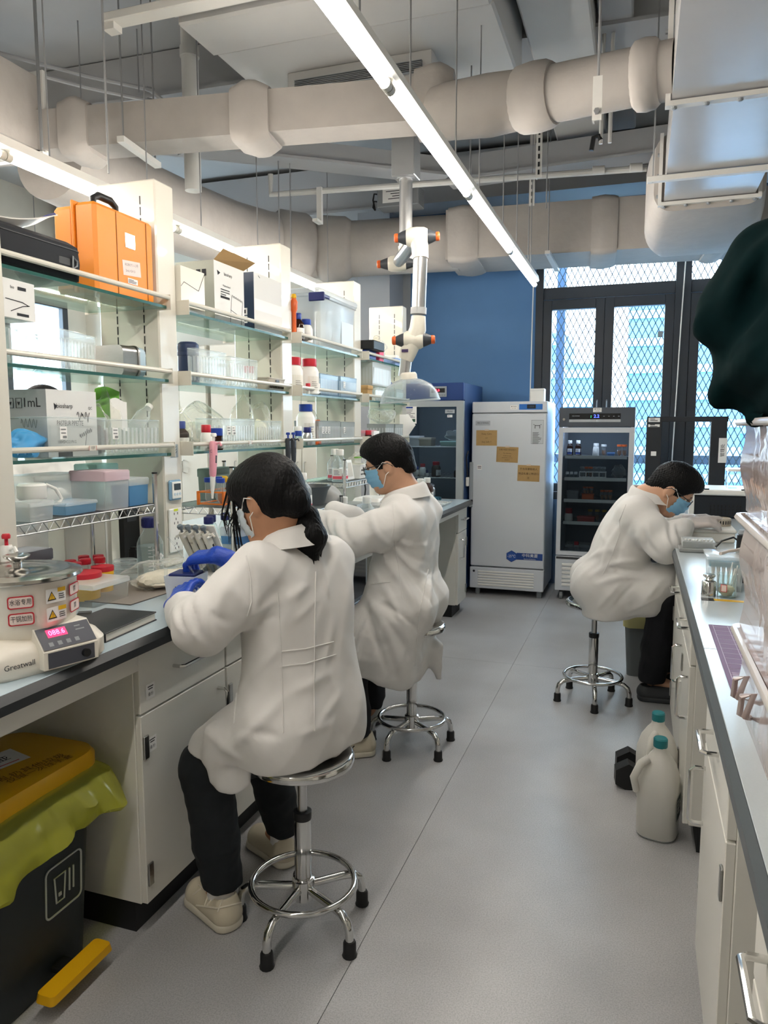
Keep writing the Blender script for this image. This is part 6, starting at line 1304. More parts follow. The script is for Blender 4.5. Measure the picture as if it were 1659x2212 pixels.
for k in range(8): MB().lathe([(.004, .05), (.0065, .052), (.0065, .058), (0, .058)], 8, c=(-.055 + k * .016, -.06, 0)).build('tip', WHITEP, t, 40)
t = thing('tip_box', 'clear plastic box of pipette tips with blue tray on the right bench', 'tip box', (.305, 2.93, BZ))
MB().loft([[(x, y, z) for x, y in rrect(dx, dy, .008, 2)] for dx, dy, z in ((.105, .15, 0), (.115, .16, .115))]).build('box', FROST, t, 30); MB().box((-.055, -.077, .088), (.055, .077, .102)).build('blue_tray', clear('tray_blue', 'bfe2ee', .7, .3, '8fc9dc'), t, 0)
MB().loft([[(x, y, z) for x, y in rrect(dx, dy, .012, 3)] for dx, dy, z in ((.128, .175, .113), (.132, .18, .118), (.132, .18, .124), (.12, .168, .127))]).build('lid', clear('clear_lid'), t, 40)
for k in range(6): MB().lathe([(.002, .02), (.0065, .085), (.0075, .104), (0, .105)], 8, c=(-.042 + k * .017, -.07, 0)).build('tip', WHITEP, t, 40)
t = thing('marker_pen', 'pale pen lying across the lid of the clear tip box', 'pen', (.315, 2.93, BZ + .1275)); MB().tube([(-.03, -.06, .006), (.0, 0, .006), (.04, .05, .006)], .006, 8).build('barrel', mat('pen_beige', 'd9cdc4', .5), t, 60); MB().tube([(.036, .045, .006), (.05, .07, .006)], .0065, 8).build('cap', WHITEP, t, 60)
t = thing('calibration_weight', 'polished steel calibration weight with knob on the right bench', 'weight', (.243, 2.765, BZ)); MB().lathe([(.021, 0), (.0235, .002), (.0235, .05), (.021, .053), (.012, .056), (.010, .062), (.018, .066), (.021, .071), (.018, .076), (0, .077)], 24).build('body', mat('polished_steel', 'c9c9c7', .08, metal=1), t, 40); MB().lathe([(.024, -.0), (.0245, .003), (.024, .006)], 24, cap=False).build('base_ring', CHROME, t, 40)
t = thing('beaker', 'clear glass beaker with red bordered label and glass rods on the right bench', 'beaker', (.300, 2.765, BZ)); MB().lathe([(.029, 0), (.031, .003), (.031, .078), (.034, .082), (.0325, .082), (.0295, .078), (.0295, .004), (0, .004)], 24).build('glass', BOTG, t, 50)
for k, (x, y) in enumerate(((.004, .0), (.012, .006), (-.004, .008))): MB().tube([(x, y, .006), (x + .02, y + .004, .10 + k * .01)], .002, 6).build('rod', WHITEP, t, 50)
m = MB(); m.quad((-.012, -.0305, .035), (1, -.3, 0), Z1, .02, .026, 1, .001); m.quad((-.012, -.0305, .035), (1, -.3, 0), Z1, .016, .022, 0, .0016); m.build('label', [mat('pink_paper'), INKR], t, 0)
blob(14, 8, .024, .024, .02, 111, .2).build('contents', mat('cream_flakes', 'd8cfb4', .7), t)
t = thing('yellow_card', 'yellow and black card lying under the beaker and weight', 'card', (.275, 2.70, BZ)); MB().box((-.02, -.012, 0), (.09, .012, .0012)).build('yellow_strip', YELLOW, t, 0); MB().box((-.06, -.02, 0), (-.02, .02, .0012)).build('black_strip', BLACKP, t, 0)
t = thing('cutting_mat', 'purple cutting mat with ruler ticks on the near right bench', 'cutting mat', (.31, 2.03, BZ)); PUR = mat('mat_purple', '7a5f80', .6)
MB().box((-.10, -.31, 0), (.10, .31, .003), 0, .001).build('mat', PUR, t); m = MB()
for k in range(14): m.box((-.09, -.30 + k * .045, .003), (.09, -.2985 + k * .045, .0033))
for k in range(5): m.box((-.09 + k * .04, -.30, .003), (-.0885 + k * .04, .30, .0033))
for k in range(16): m.box((-.085 + k * .0, -.30 + k * .010, .003), (-.055, -.296 + k * .010, .0034))
s_ = m.build('grid_print', mat('mat_lines', 'c9bcd0', .7), t, 0); s_['kind'] = 'stuff'
t = thing('pipette_controller', 'black upright pipette controller with cable by the plastic crates', 'device', (.375, 3.05, BZ)); MB().tube([(0, 0, .0), (0, 0, .06), (0, 0, .18)], [.02, .022, .018], 12).build('body', BLACKP, t, 50); MB().tube([(0, 0, .15), (-.03, 0, .17), (-.07, 0, .155), (-.09, 0, .13)], .004, 6).build('cable', BLACKP, t, 60); MB().lathe([(.012, .18), (.016, .185), (.012, .2), (0, .2)], 10).build('tip_cap', GREYP, t)
# plastic crates stacked at the right edge of the picture
CRP = clear('crate_plastic', 'e2d8d4', .55, .1, 'c2b2ad', bump=.6, bscale=4, fres=.35); CRM = mat('crate_rim', 'cfc9c4', .2, spec=.6)
zb = BZ
for i, (h, lab, y1) in enumerate(((.165, 'lowest crumpled clear plastic crate at the right edge of the bench', 1.715), (.235, 'middle crumpled clear plastic crate at the right edge of the bench', 1.755), (.20, 'top crumpled clear plastic crate under the green jacket', 1.83))):
    t = thing('plastic_crate', lab, 'crate', (.47, (y1 + .85) / 2, zb)); L = y1 - .85
    rr = random.Random(i)
    rings = []
    for k in range(9):
        z = h * k / 8; rings.append([(x + .006 * math.sin(25 * y + 40 * z + i), y + .005 * math.sin(30 * z + 9 * x), z) for x, y in [(a_, b_) for a_, b_ in rrect(.50 + .02 * k / 8, L, .03, 4)]])
    sub = []
    for r_ in rings:
        q = []
        for a_, b_ in zip(r_, r_[1:] + r_[:1]):
            n_ = max(1, int((Vector(b_) - Vector(a_)).length / .03))
            for j in range(n_):
                p = Vector(a_).lerp(Vector(b_), j / n_); w_ = .007 * math.sin(31 * p.y + 17 * p.z + i) * math.sin(47 * p.z - 13 * p.y); q.append((p.x + (w_ if abs(p.x) > .2 else 0), p.y, p.z))
        sub.append(q)
    mn = min(len(q) for q in sub); sub = [q[:mn] for q in sub] if len({len(q) for q in sub}) == 1 else rings
    MB().loft(sub).build('wall', CRP, t, 60)
    MB().tube([(x, y, h - .008) for x, y in rrect(.535, L + .015, .03, 4)], .008, 6, closed=True).build('rim', CRM, t, 60)
    if i == 0:
        for y in (.20, .30): MB().tube([(-.262, y - L / 2 + .37, .11), (-.28, y - L / 2 + .38, .10), (-.28, y - L / 2 + .40, .06), (-.262, y - L / 2 + .41, .05), (-.275, y - L / 2 + .37, .065)], .006, 6, closed=True).build('latch', CRP, t, 60)
    zb += h
# dark green jacket hanging over the crates
# ------------------------------------------------------------------ floor things on the right
JUG = clear('jug_hdpe', 'f2f1ec', .72, .35, 'e6e4dd', fres=.25)
def jug(lab, loc, rz):
    t = thing('jug', lab, 'jug', loc, rz); t.scale = (1, 1, 1.15); rings = []
    for z, w, d in ((0, .125, .125), (.01, .142, .142), (.16, .146, .146), (.19, .142, .142), (.235, .112, .112), (.265, .072, .072), (.28, .046, .046), (.30, .042, .042)): rings.append([(x, y, z) for x, y in rrect(w, d, w * .35, 5)])
    MB().loft(rings).build('body', JUG, t, 50)
    MB().tube([(-.03, -.045, .262), (-.055, -.06, .245), (-.075, -.075, .20), (-.066, -.066, .155)], [.014, .014, .014, .012], 10).build('handle', JUG, t, 60)
    MB().lathe([(.024, .292), (.0255, .295), (.0255, .318), (.022, .322), (0, .322)], 18).build('cap', mat('teal_cap', '16757c', .4), t, 40)
    MB().loft([[(x, y, z) for x, y in rrect(.136, .136, .047, 5)] for z in (.004, .085)]).build('liquid', clear('jug_water', 'dfe4e4', .35, .1, 'c9d0d2'), t, 50)
    m = MB(); m.quad((.0735, -.01, .11), (0, 1, 0), Z1, .07, .075); scrib(m, (.0735, -.01, .135), (0, 1, 0), Z1, .05, 4, .004, .012, 1); m.build('label', [mat('label_dark', '4a5556', .6), PAPER], t, 0); return t
jug('translucent white jug with teal cap standing on the floor by the right bench', (.11, 2.80, 0), math.radians(-12))
jug('translucent white jug standing behind the front jug against the cabinet', (.108, 3.06, 0), math.radians(25))
t = thing('dumbbell', 'black hexagonal dumbbell lying behind the jugs on the floor', 'dumbbell', (.0, 3.2, 0)); 
for y in (-.06, .07): MB().at((0, y, .052), (math.pi / 2, 0, math.radians(8))).cone((0, 0, -.03), (0, 0, .03), .06, n=6).build('hex_head', BLACKP, t, 20)
MB().cone((0, -.05, .052), (0, .06, .052), .016, n=10).build('grip', CHROME, t)
film_bag('small crumpled clear bag on the floor below the right bench', (.27, 2.42, 0), .05, .09, .05, 121, None, pinch=.3)
t = thing('waste_bin', 'grey waste bin with pale yellow liner behind the stooping worker\'s leg', 'bin', (.065, 4.72, 0)); MB().loft([[(x, y, z) for x, y in rrect(w, w, .03, 3)] for z, w in ((0, .19), (.36, .235))]).build('body', mat('bin_grey', '6d7274', .5), t, 40); MB().loft([[(x + .006 * math.sin(30 * y), y, z + .01 * math.sin(25 * x + 9 * y)) for x, y in rrect(w, w, .03, 3)] for z, w in ((.30, .245), (.345, .25), (.372, .248), (.372, .22), (.33, .215))]).build('liner', clear('liner_yellow', 'efe9b0', .6, .3, 'e0d898'), t, 50)

# ================================================================== stools
def stool(label, x, y, rz, seat_z, tilt=(0, 0)):
    t = thing('lab_stool', label, 'stool', (x, y, 0), rz)
    for k in range(5):
        a = 2 * math.pi * k / 5; c, s_ = math.cos(a), math.sin(a)
        l_ = MB().tube([(c * r, s_ * r, z) for r, z in ((.02, .125), (.13, .118), (.168, .112), (.19, .095), (.198, .07), (.199, .03))], .0125, 10).build('leg', CHROME, t, 60)
        MB().lathe([(.021, 0), (.022, .004), (.019, .012), (.0185, .042), (.016, .046)], 12, c=(c * .199, s_ * .199, 0)).build('rubber_foot', BLACKP, l_, 40)
    MB().tube([(.155 * math.cos(a * math.pi / 20), .155 * math.sin(a * math.pi / 20), .138) for a in range(40)], .0095, 8, closed=True).build('foot_ring', CHROME, t, 60)
    MB().lathe([(.03, .088), (.034, .09), (.034, .15), (.026, .155)], 18).build('hub', CHROME, t, 40)
    MB().lathe([(.024, .15), (.0255, .155), (.0255, seat_z - .20)], 20).build('column', CHROME, t, 40)
    MB().lathe([(.0265, seat_z - .21), (.0275, seat_z - .205), (.0275, seat_z - .185), (.022, seat_z - .183)], 20).build('collar', BLACKP, t, 40)
    MB().lathe([(.0145, seat_z - .19), (.0145, seat_z - .03)], 16).build('piston', ALU, t, 40)
    m = MB(); m.at((0, 0, seat_z), (tilt[0], tilt[1], 0)); m.lathe([(.05, -.04), (.10, -.036), (.148, -.034), (.155, -.03), (.1575, -.02), (.155, -.008), (.148, -.001), (.14, 0), (0, -.004)], 36); m.build('seat', CHROME, t, 40)
    return t
stool('chrome swivel stool under the ponytailed worker', -.915, 1.905, math.radians(-96), .55)
stool('chrome swivel stool under the worker in glasses at the left bench', -.978, 3.239, math.radians(-108), .60)
stool('chrome swivel stool under the stooping worker at the right bench', -.204, 4.14, math.radians(-83), .565)

def dense(P, st):
    q = []
    for a, b in zip(P, P[1:] + P[:1]):
        n = max(1, int(math.dist(a, b) / st)); q += [(a[0] + (b[0] - a[0]) * i / n, a[1] + (b[1] - a[1]) * i / n) for i in range(n)]
    return q
# ================================================================== near left: bin, heating pot, notebook
BIND = mat('bin_dark', '232b30', .5); YEL = mat('bin_yellow', 'd8a408', .45); BAGY = clear('yellow_liner', 'e3e57c', .34, .2, 'd6d65e', bump=.3, bscale=10, fres=.35)
t = thing('pedal_bin', 'dark pedal bin with yellow lid and yellow liner under the near left bench', 'bin', (-1.575, 1.40, 0))
MB().loft([[(x, y, z) for x, y in rrect(w, d, .05, 5)] for z, w, d in ((0, .24, .38), (.01, .25, .40), (.12, .258, .415), (.54, .30, .46))]).build('body', BIND, t, 40)
rings = []
for z, g, wv in ((.575, .0, 0), (.55, .05, .3), (.50, .075, 1), (.455, .085, 1), (.44, .07, 1), (.445, .03, .6), (.46, .012, .3)):
    rings.append([(x * (1 + g * 2.2 / .3) + wv * (.012 * math.sin(34 * y + 60 * z) + .006 * math.sin(83 * y + 9 * x)), y * (1 + g * 1.1 / .46) + wv * (.010 * math.sin(41 * x + 3) + .005 * math.sin(90 * x)), z + wv * (.016 * math.sin(13 * y + 6 * x) + .006 * math.sin(57 * y + 40 * x)) - (.03 * wv * max(0, -y * 3) if z < .5 else 0)) for x, y in dense(rrect(.30, .46, .05, 6), .012)])
MB().loft(rings, caps=False).build('liner', BAGY, t, 50)
lid = MB().loft([[(x, y, z) for x, y in rrect(w, d, .07, 6)] for z, w, d in ((.555, .325, .49), (.56, .335, .50), (.595, .335, .50), (.608, .32, .485), (.612, .29, .45))]).build('lid', YEL, t, 40)
xd, yd = Vector((.25, 1, 0)).normalized(), Vector((-1, .25, 0)).normalized()
m = MB(); label_quad(m, (-.03, .02, .6125), xd, yd, .20, .10, (('耿凉亚', .015, -.002, .032),)); scrib(m, Vector((-.03, .02, .6125)) + yd * .035, xd, yd, .16, 1, .006, .01, 1); m.quad(Vector((-.03, .02, .6125)) - yd * .036, xd, yd, .15, .004, 2, .0013); m.build('paper_label', [PAPER, INK, INKR], lid, 0)
m = MB(); m.text('请勿乱扔其他垃圾', Vector((.085, .03, .6125)), xd, yd, .028, 0, .0008, .3); m.text('仅限一次性手套', Vector((.12, .06, .6125)), xd, yd, .024, 0, .0008, .26); m.build('handwriting', mat('faded_ink', '7a5a10', .8), lid, 0)
MB().loft([[(x + .20, y + .06, z) for x, y in rrect(w, d, .012, 3)] for z, w, d in ((.045, .05, .22), (.05, .06, .23), (.072, .055, .22))]).build('pedal', YEL, t, 40)
MB().box((.10, .05, .04), (.18, .10, .06), 0, .004).build('pedal_arm', BLACKP, t)
m = MB(); px = lambda z: .125 + (z - .12) * .05 + .0035
def onb(y, z): return (px(z) + .0015, y, z)
m.tube([onb(y + .10, z + .27) for y, z in rrect(.13, .14, .015, 4)], .003, 5, closed=True)
m.tube([onb(.065, .305), onb(.072, .23), onb(.10, .23), onb(.105, .305)], .003, 5, closed=True); m.tube([onb(.12, .305), onb(.12, .24)], .003, 5); m.tube([onb(.135, .305), onb(.135, .24)], .003, 5); m.box((px(.25), .08, .245), (px(.25) + .003, .09, .255))
s_ = m.build('recycling_symbol', mat('symbol_grey', 'b9bdbd', .6), t, 50); s_['kind'] = 'stuff'
# heating pot
c = atZ(38, 1243, 1.135); pc = Vector((c.x, c.y, BZ)); PW = mat('pot_white', 'e8e2d6', .35)
t = thing('heating_pot', 'white heating bath pot with steel lid and digital control base on the near bench', 'heating bath', pc)
fw_ = Vector((1, -.32, 0)).normalized(); sd = Vector((-fw_.y, fw_.x, 0))
def pr(x, y, z): return fw_ * x + sd * y + Vector((0, 0, z))
rings = []
for z, w, d in ((0, .285, .31), (.012, .30, .325), (.05, .30, .325), (.07, .27, .30), (.085, .20, .23)): rings.append([pr(x, y, z) for x, y in rrect(w, d, .06, 5)])
MB().loft(rings).build('base', PW, t, 40)
cb = []
for y in (-.035, .105):
    cb.append([pr(x, y, z) for x, z in ((.10, .012), (.172, .012), (.172, .055), (.125, .105), (.08, .105))])
MB().loft(cb).build('control_box', PW, t, 20)
o = pr(.1495, .035, .0805); xd = sd; yd = (pr(.125, 0, .105) - pr(.172, 0, .055)).normalized()
m = MB(); m.quad(o, xd, yd, .135, .06, 0, .001); m.quad(o + yd * .012 - xd * .02, xd, yd, .05, .022, 1, .0016); m.text('088.6', o + yd * .012 - xd * .02, xd, yd, .017, 2, .0022)
for k in range(4): m.quad(o - yd * .017 + xd * (-.045 + k * .022), xd, yd, .011, .011, 3, .0016)
scrib(m, o + yd * .018 + xd * .04, xd, yd, .025, 2, .003, .010, 3, 1, .0016)
m.build('control_face', [mat('panel_slate', '4a4c56', .4), mat('display_red_dim', '8a1630', .3, emit=.6, emcol='ff2a5a'), mat('pink_led', 'ff5a88', .5, emit=3.5, emcol='ff3f78'), GREYP], t, 0)
MB().add([pr(.1725, -.025, .014), pr(.1725, .095, .014), pr(.1725, .095, .052), pr(.1725, -.025, .052)], [(0, 1, 2, 3)]).build('front_face', MATS['panel_slate'], t, 0)
MB().cone(pr(.172, .07, .033), pr(.182, .07, .033), .010, n=12).build('socket', BLACKP, t)
MB().lathe([(.118, .075), (.126, .085), (.134, .12), (.136, .215), (.138, .22)], 40).build('pot', PW, t, 40)
MB().lathe([(.150, .216), (.152, .219), (.150, .226), (.128, .232), (.118, .233), (.10, .229), (.07, .236), (.04, .240), (0, .241)], 40).build('lid', mat('lid_steel', 'b5b2ad', .16, metal=1), t, 40)
MB().lathe([(.012, .240), (.012, .25), (.03, .262), (.032, .266), (.026, .268), (0, .264)], 20).build('lid_knob', CHROME, t, 40)
def on_pot(a, z, off=.0008): return Vector(((.1362 + off) * math.cos(a), (.1362 + off) * math.sin(a), z))
def pot_label(a, z, w, h, fn, nm, mats):
    m = MB(); xd = Vector((-math.sin(a), math.cos(a), 0)); fn(m, on_pot(a, z, .0018), xd); m.build(nm, mats, t, 0)
def redtag(txt):
    def f(m, o, xd):
        m.add([o + xd * x + Vector((0, 0, z)) for x, z in rrect(.056, .030, .006, 3)], [tuple(range(16))], 1); o2 = o + xd.cross(Vector(Z1)) * .0006
        m.add([o2 + xd * x + Vector((0, 0, z)) for x, z in rrect(.050, .024, .005, 3)], [tuple(range(16))], 0); m.text(txt, o2, xd, Z1, .014, 2, .0006, .046)
    return f
ac = math.atan2(-pc.y, -pc.x)
PNK = mat('tag_pink', 'ead6ce', .7)
pot_label(ac + .02, .175, 0, 0, redtag('水浴专用'), 'tag', [PNK, INKR, INK]); pot_label(ac + .02, .135, 0, 0, redtag('干锅加热'), 'tag', [PNK, INKR, INK])
def warn(m, o, xd):
    m.quad(o, xd, Z1, .055, .034, 0, 0); n_ = xd.cross(Vector(Z1)); m.quad(o + xd * .016 + Vector((0, 0, .012)), xd, Z1, .022, .010, 1, .0006)
    for k, (mi, s_) in enumerate(((2, 1), (1, .72))):
        m.add([o - xd * .012 + xd * (x * s_) + Vector((0, 0, z * s_ - .001)) + n_ * (.0006 + .0005 * k) for x, z in ((-.0125, -.010), (.0125, -.010), (0, .0125))], [(0, 1, 2)], mi)
    m.text('!', o - xd * .012 - Vector((0, 0, .002)), xd, Z1, .011, 2, .0016); scrib(m, o + xd * .016 + Vector((0, 0, .001)), xd, Z1, .018, 3, .002, .005, 2, 5, .0008)
for z in (.180, .135): pot_label(ac + .62, z, 0, 0, warn, 'warning_label', [PAPER, YELLOW, INK])
for z in (.182, .140): pot_label(ac + 1.12, z, 0, 0, redtag('禁'), 'tag', [PNK, INKR, INK])
m = MB(); o = pr(.1505, -.10, .034); m.text('Greatwall', o + sd * .018, sd, Z1, .017, 0, .001); vs = [o - sd * .042 + sd * (.014 * math.cos(k * .524)) + Vector((0, 0, .010 * math.sin(k * .524))) + fw_ * .0008 for k in range(12)]; m.add(vs, [tuple(range(12))], 1); m.build('brand_print', [INK, INKR], t, 0)
# notebook, mats, strip
p = Vector((-1.452, 1.725, BZ)); t = thing('notebook', 'thick black hardcover notebook lying at the near bench edge', 'notebook', p, math.radians(4)); BK = mat('notebook_black', '15161a', .45)
MB().box((-.09, -.125, .0), (.09, .125, .003), 0, .001).build('back_cover', BK, t); MB().box((-.086, -.120, .003), (.086, .121, .023)).build('pages', mat('page_edge', 'd9d5cb', .8), t, 0); MB().box((-.09, -.125, .023), (.09, .125, .027), 0, .0015).build('front_cover', BK, t); MB().box((-.09, -.128, .0), (.09, -.122, .027), 0, .002).build('spine', BK, t)
t = thing('silicone_mat', 'grey brown square mat lying on the bench behind the notebook', 'mat', (-1.70, 2.08, BZ)); P4 = [atZ(x, y, BZ) for x, y in ((152, 1297), (282, 1308), (425, 1262), (300, 1250))]
MB().prism([(q.x + 1.70, q.y - 2.08) for q in P4], 0, .003).build('sheet', mat('mat_taupe', '8f8780', .55), t, 0); MB().tube([(q.x + 1.70, q.y - 2.08, .002) for q in P4], .0018, 4, closed=True).build('edge', mat('mat_dark', '4d4843', .6), t, 0)
t = thing('black_strip', 'flat black strip lying on the bench beside the heating pot', 'strip', (-1.60, 1.80, BZ), math.radians(35)); MB().box((-.02, -.07, 0), (.02, .07, .006), 0, .001).build('strip', BLACKP, t); MB().box((-.02, .05, .006), (.02, .056, .0065)).build('line', GREYP, t, 0)
t = film_bag('large clear bag of white cotton lying on the grey mat', (-1.64, 2.27, BZ + .004), .10, .145, .048, 131, mat('cotton_white', 'e4ded0', .9, bump=.6, bscale=40), pinch=0, rot=math.radians(-20))
# pipette stand with pipettes
t = thing('pipette_stand', 'white slanted pipette stand on the bench in front of the socket column', 'stand', (-1.60, 2.47, BZ)); STW = mat('stand_white', 'e6e5e1', .4)
MB().box((-.06, -.10, 0), (.06, .11, .012), 0, .004).build('base', STW, t)
th = math.radians(32)
def sl(x, u, off=0):      # point on the slanted plate: u along it, off out of it
    return Vector((x, .085 - u * math.sin(th) - off * math.cos(th), .01 + u * math.cos(th) - off * math.sin(th)))
MB().loft([[sl(x, u, o_) for x, o_ in ((-.07, 0), (.08, 0), (.08, .006), (-.07, .006))] for u in (0, .24)]).build('plate', STW, t, 20)
for u in (.085, .205):
    for k in range(5): MB().tube([sl(-.068 + k * .034, u, .004), sl(-.068 + k * .034, u + .004, .03), sl(-.068 + k * .034 + .0, u + .012, .052)], .0045, 6).build('prong', STW, t, 50)
for k, mk in enumerate((None, 'N1', None, None)):
    p = Vector(t.location) + sl(-.051 + k * .034, .03, .03)
    pipette('white and grey pipette in the slanted stand, ' + ('leftmost', 'second from left with pen mark', 'third from left', 'rightmost')[k], p, mat('pipette_white', 'd9d6cc', .35), (th, 0, 0), 1.0, mark=mk, tip=mat('pipette_grey', '6b7680', .4))
# white rack box with blue block held by the gloved hands
t = thing('tube_box', 'white box with blue tube block held between the blue gloved hands', 'box', (-1.455, 2.14, BZ), math.radians(10)); 
MB().loft([[(x, y, z) for x, y in rrect(w, d, .006, 2)] for z, w, d in ((0, .10, .10), (.085, .115, .115), (.085, .105, .105), (.02, .095, .095))]).build('shell', mat('box_white', 'd5d8e0', .4), t, 30)
MB().box((-.045, -.045, .02), (.045, .045, .092), 0, .004).build('blue_block', mat('block_navy', '1d2a66', .45), t); MB().tube([(-.05, -.05, .07), (-.05, -.05, .112)], .006, 8).build('loose_tube', PLAST, t, 50)
m = MB(); scrib(m, (.01, -.0565, .05), X1, Z1, .05, 3, .003, .010, 0, 2, .0025); m.build('print', INK, t, 0)
# red handled pipette on the nearest column edge
pipette('white pipette with red button hanging on the column at the left picture edge', (-1.638, 1.565, .985), WHITEP, (0, 0, 0), 1.0, tip=BLACKP, plunger=RED)
# ------------------------------------------------------------------ far aisle behind the rack
for i, (x0, x1) in enumerate(((-5.6, -4.95), (-4.9, -4.25), (-4.2, -3.55), (-3.5, -2.85))):
    t = thing('storage_cabinet', 'tall cream storage cabinet beyond the rack, ' + ('first from the left', 'second from the left', 'third from the left', 'fourth from the left')[i], 'cabinet', ((x0 + x1) / 2, 6.95, 0)); xm = (x0 + x1) / 2
    MB().box((x0, 6.72, .06), (x1, 7.2, 2.35), 0, .004).build('body', CREAM, t, world=True); MB().box((x0 + .02, 6.74, 0), (x1 - .02, 7.18, .06)).build('plinth', KICK, t, 0, True)
    for a, b, hx in ((x0 + .004, xm - .002, xm - .04), (xm + .002, x1 - .004, xm + .04)):
        d_ = MB().box((a, 6.70, .07), (b, 6.72, 2.34), 0, .003).build('door', CREAM, t, world=True); m = MB(); dhandle(m, (hx, 6.70, 1.1), (0, 0, 1), (0, -1, 0)); m.build('handle', CHROME, d_, world=True)
from mathutils.bvhtree import BVHTree
# ================================================================== soft shapes: signed distance volumes turned into meshes
def V3(p): return np.array([p[0], p[1], p[2]], dtype=np.float32)
class Vol:
    def __init__(s, lo, hi, h):
        s.h = h; s.lo = V3(lo); n = np.ceil((V3(hi) - s.lo) / h).astype(int) + 1
        s.ax = [s.lo[i] + h * np.arange(n[i], dtype=np.float32) for i in range(3)]; s.d = np.full(tuple(n), .25, np.float32)
    def blk(s, pmin, pmax):
        sl = []
        for i in range(3):
            a = int(max(0, (pmin[i] - s.lo[i]) / s.h)); b = int(min(len(s.ax[i]), (pmax[i] - s.lo[i]) / s.h + 2)); sl.append(slice(a, max(a, b)))
        return tuple(sl), s.ax[0][sl[0]][:, None, None], s.ax[1][sl[1]][None, :, None], s.ax[2][sl[2]][None, None, :]
    def mix(s, sl, b, k, sub):
        a = s.d[sl]
        if a.size == 0: return
        if sub: a, b = -a, b
        h = np.clip(.5 + .5 * (b - a) / k, 0, 1); r = b + (a - b) * h - k * h * (1 - h)
        s.d[sl] = -r if sub else r
    def cap(s, a, b, ra, rb=None, k=.02, sub=False, m=.05):
        rb = ra if rb is None else rb; a = V3(a); b = V3(b); g = max(ra, rb) + k + m
        sl, X, Y, Z = s.blk(np.minimum(a, b) - g, np.maximum(a, b) + g); ab = b - a; L = float(ab @ ab) + 1e-9
        t = np.clip(((X - a[0]) * ab[0] + (Y - a[1]) * ab[1] + (Z - a[2]) * ab[2]) / L, 0, 1)
        d = np.sqrt((X - a[0] - ab[0] * t) ** 2 + (Y - a[1] - ab[1] * t) ** 2 + (Z - a[2] - ab[2] * t) ** 2) - (ra + (rb - ra) * t)
        s.mix(sl, d, k, sub); return s
    def chain(s, pts, rr, k=.02):
        for i in range(len(pts) - 1): s.cap(pts[i], pts[i + 1], rr[i], rr[i + 1], k)
        return s
    def ell(s, c, r, R=None, k=.02, sub=False, m=.05):
        c = V3(c); g = max(r) + k + m; sl, X, Y, Z = s.blk(c - g, c + g); X, Y, Z = X - c[0], Y - c[1], Z - c[2]
        R = np.eye(3, dtype=np.float32) if R is None else np.array(R, np.float32)
        q = [(X * R[0][i] + Y * R[1][i] + Z * R[2][i]) for i in range(3)]
        k0 = np.sqrt(sum((q[i] / r[i]) ** 2 for i in range(3))); k1 = np.sqrt(sum((q[i] / r[i] ** 2) ** 2 for i in range(3))) + 1e-6
        s.mix(sl, k0 * (k0 - 1) / k1, k, sub); return s
    def cut(s, p, n, k=.006):
        """removes the side the normal points to"""
        p = V3(p); n = V3(n) / np.linalg.norm(V3(n)); X, Y, Z = s.ax[0][:, None, None], s.ax[1][None, :, None], s.ax[2][None, None, :]
        b = (X - p[0]) * n[0] + (Y - p[1]) * n[1] + (Z - p[2]) * n[2]; h = np.clip(.5 - .5 * (b - s.d) / k, 0, 1); s.d = (b + (s.d - b) * h + k * h * (1 - h)).astype(np.float32); return s
    def band(s, fn, w=.035):
        i = np.nonzero(np.abs(s.d) < w); P = np.stack([s.ax[j][i[j]] for j in range(3)], 1); s.d[i] -= fn(P).astype(np.float32); return s
    def mesh(s):
        d = s.d; d[0] = d[-1] = .2; d[:, 0] = d[:, -1] = .2; d[:, :, 0] = d[:, :, -1] = .2
        n = d.shape; cn = tuple(x - 1 for x in n); S = np.zeros(cn + (3,), np.float32); Nn = np.zeros(cn, np.float32); ins = d < 0
        cells = []
        for ax in range(3):
            A = [slice(None)] * 3; B = [slice(None)] * 3; A[ax] = slice(0, -1); B[ax] = slice(1, None)
            cr = ins[tuple(A)] != ins[tuple(B)]; idx = np.argwhere(cr)
            if len(idx) == 0: continue
            i0 = tuple(idx.T); j = idx.copy(); j[:, ax] += 1; i1 = tuple(j.T); v0, v1 = d[i0], d[i1]; t = v0 / (v0 - v1)
            p = idx.astype(np.float32); p[:, ax] += t; o = [q for q in range(3) if q != ax]
            quad = []
            for da, db in ((0, 0), (1, 0), (1, 1), (0, 1)):
                c = idx.copy(); c[:, o[0]] -= da; c[:, o[1]] -= db; quad.append(c); np.add.at(S, tuple(c.T), p); np.add.at(Nn, tuple(c.T), 1)
            cells.append((quad, ins[i0], ax))
        act = Nn > 0; ids = np.full(cn, -1, np.int64); ids[act] = np.arange(act.sum()); V = S[act] / Nn[act][:, None] * s.h + s.lo
        F = []
        for quad, flip, ax in cells:
            q = np.stack([ids[tuple(c.T)] for c in quad], 1); fl = flip if ax != 1 else ~flip
            q[~fl] = q[~fl][:, ::-1]; F.append(q)
        return V, np.concatenate(F)
    def build(s, name, mt, parent, relax=1):
        V, F = s.mesh()
        for _ in range(relax):
            acc = np.zeros_like(V); cnt = np.zeros(len(V), np.float32)
            for a, b in ((0, 1), (1, 2), (2, 3), (3, 0)):
                np.add.at(acc, F[:, a], V[F[:, b]]); np.add.at(acc, F[:, b], V[F[:, a]]); np.add.at(cnt, F[:, a], 1); np.add.at(cnt, F[:, b], 1)
            V = V * .5 + acc / cnt[:, None] * .5
        W = np.array(wmat(parent).inverted()); VL = V @ W[:3, :3].T + W[:3, 3]
        me = bpy.data.meshes.new(name); me.vertices.add(len(VL)); me.vertices.foreach_set('co', VL.astype(np.float32).ravel())
        me.loops.add(F.size); me.loops.foreach_set('vertex_index', F.ravel().astype(np.int32)); me.polygons.add(len(F))
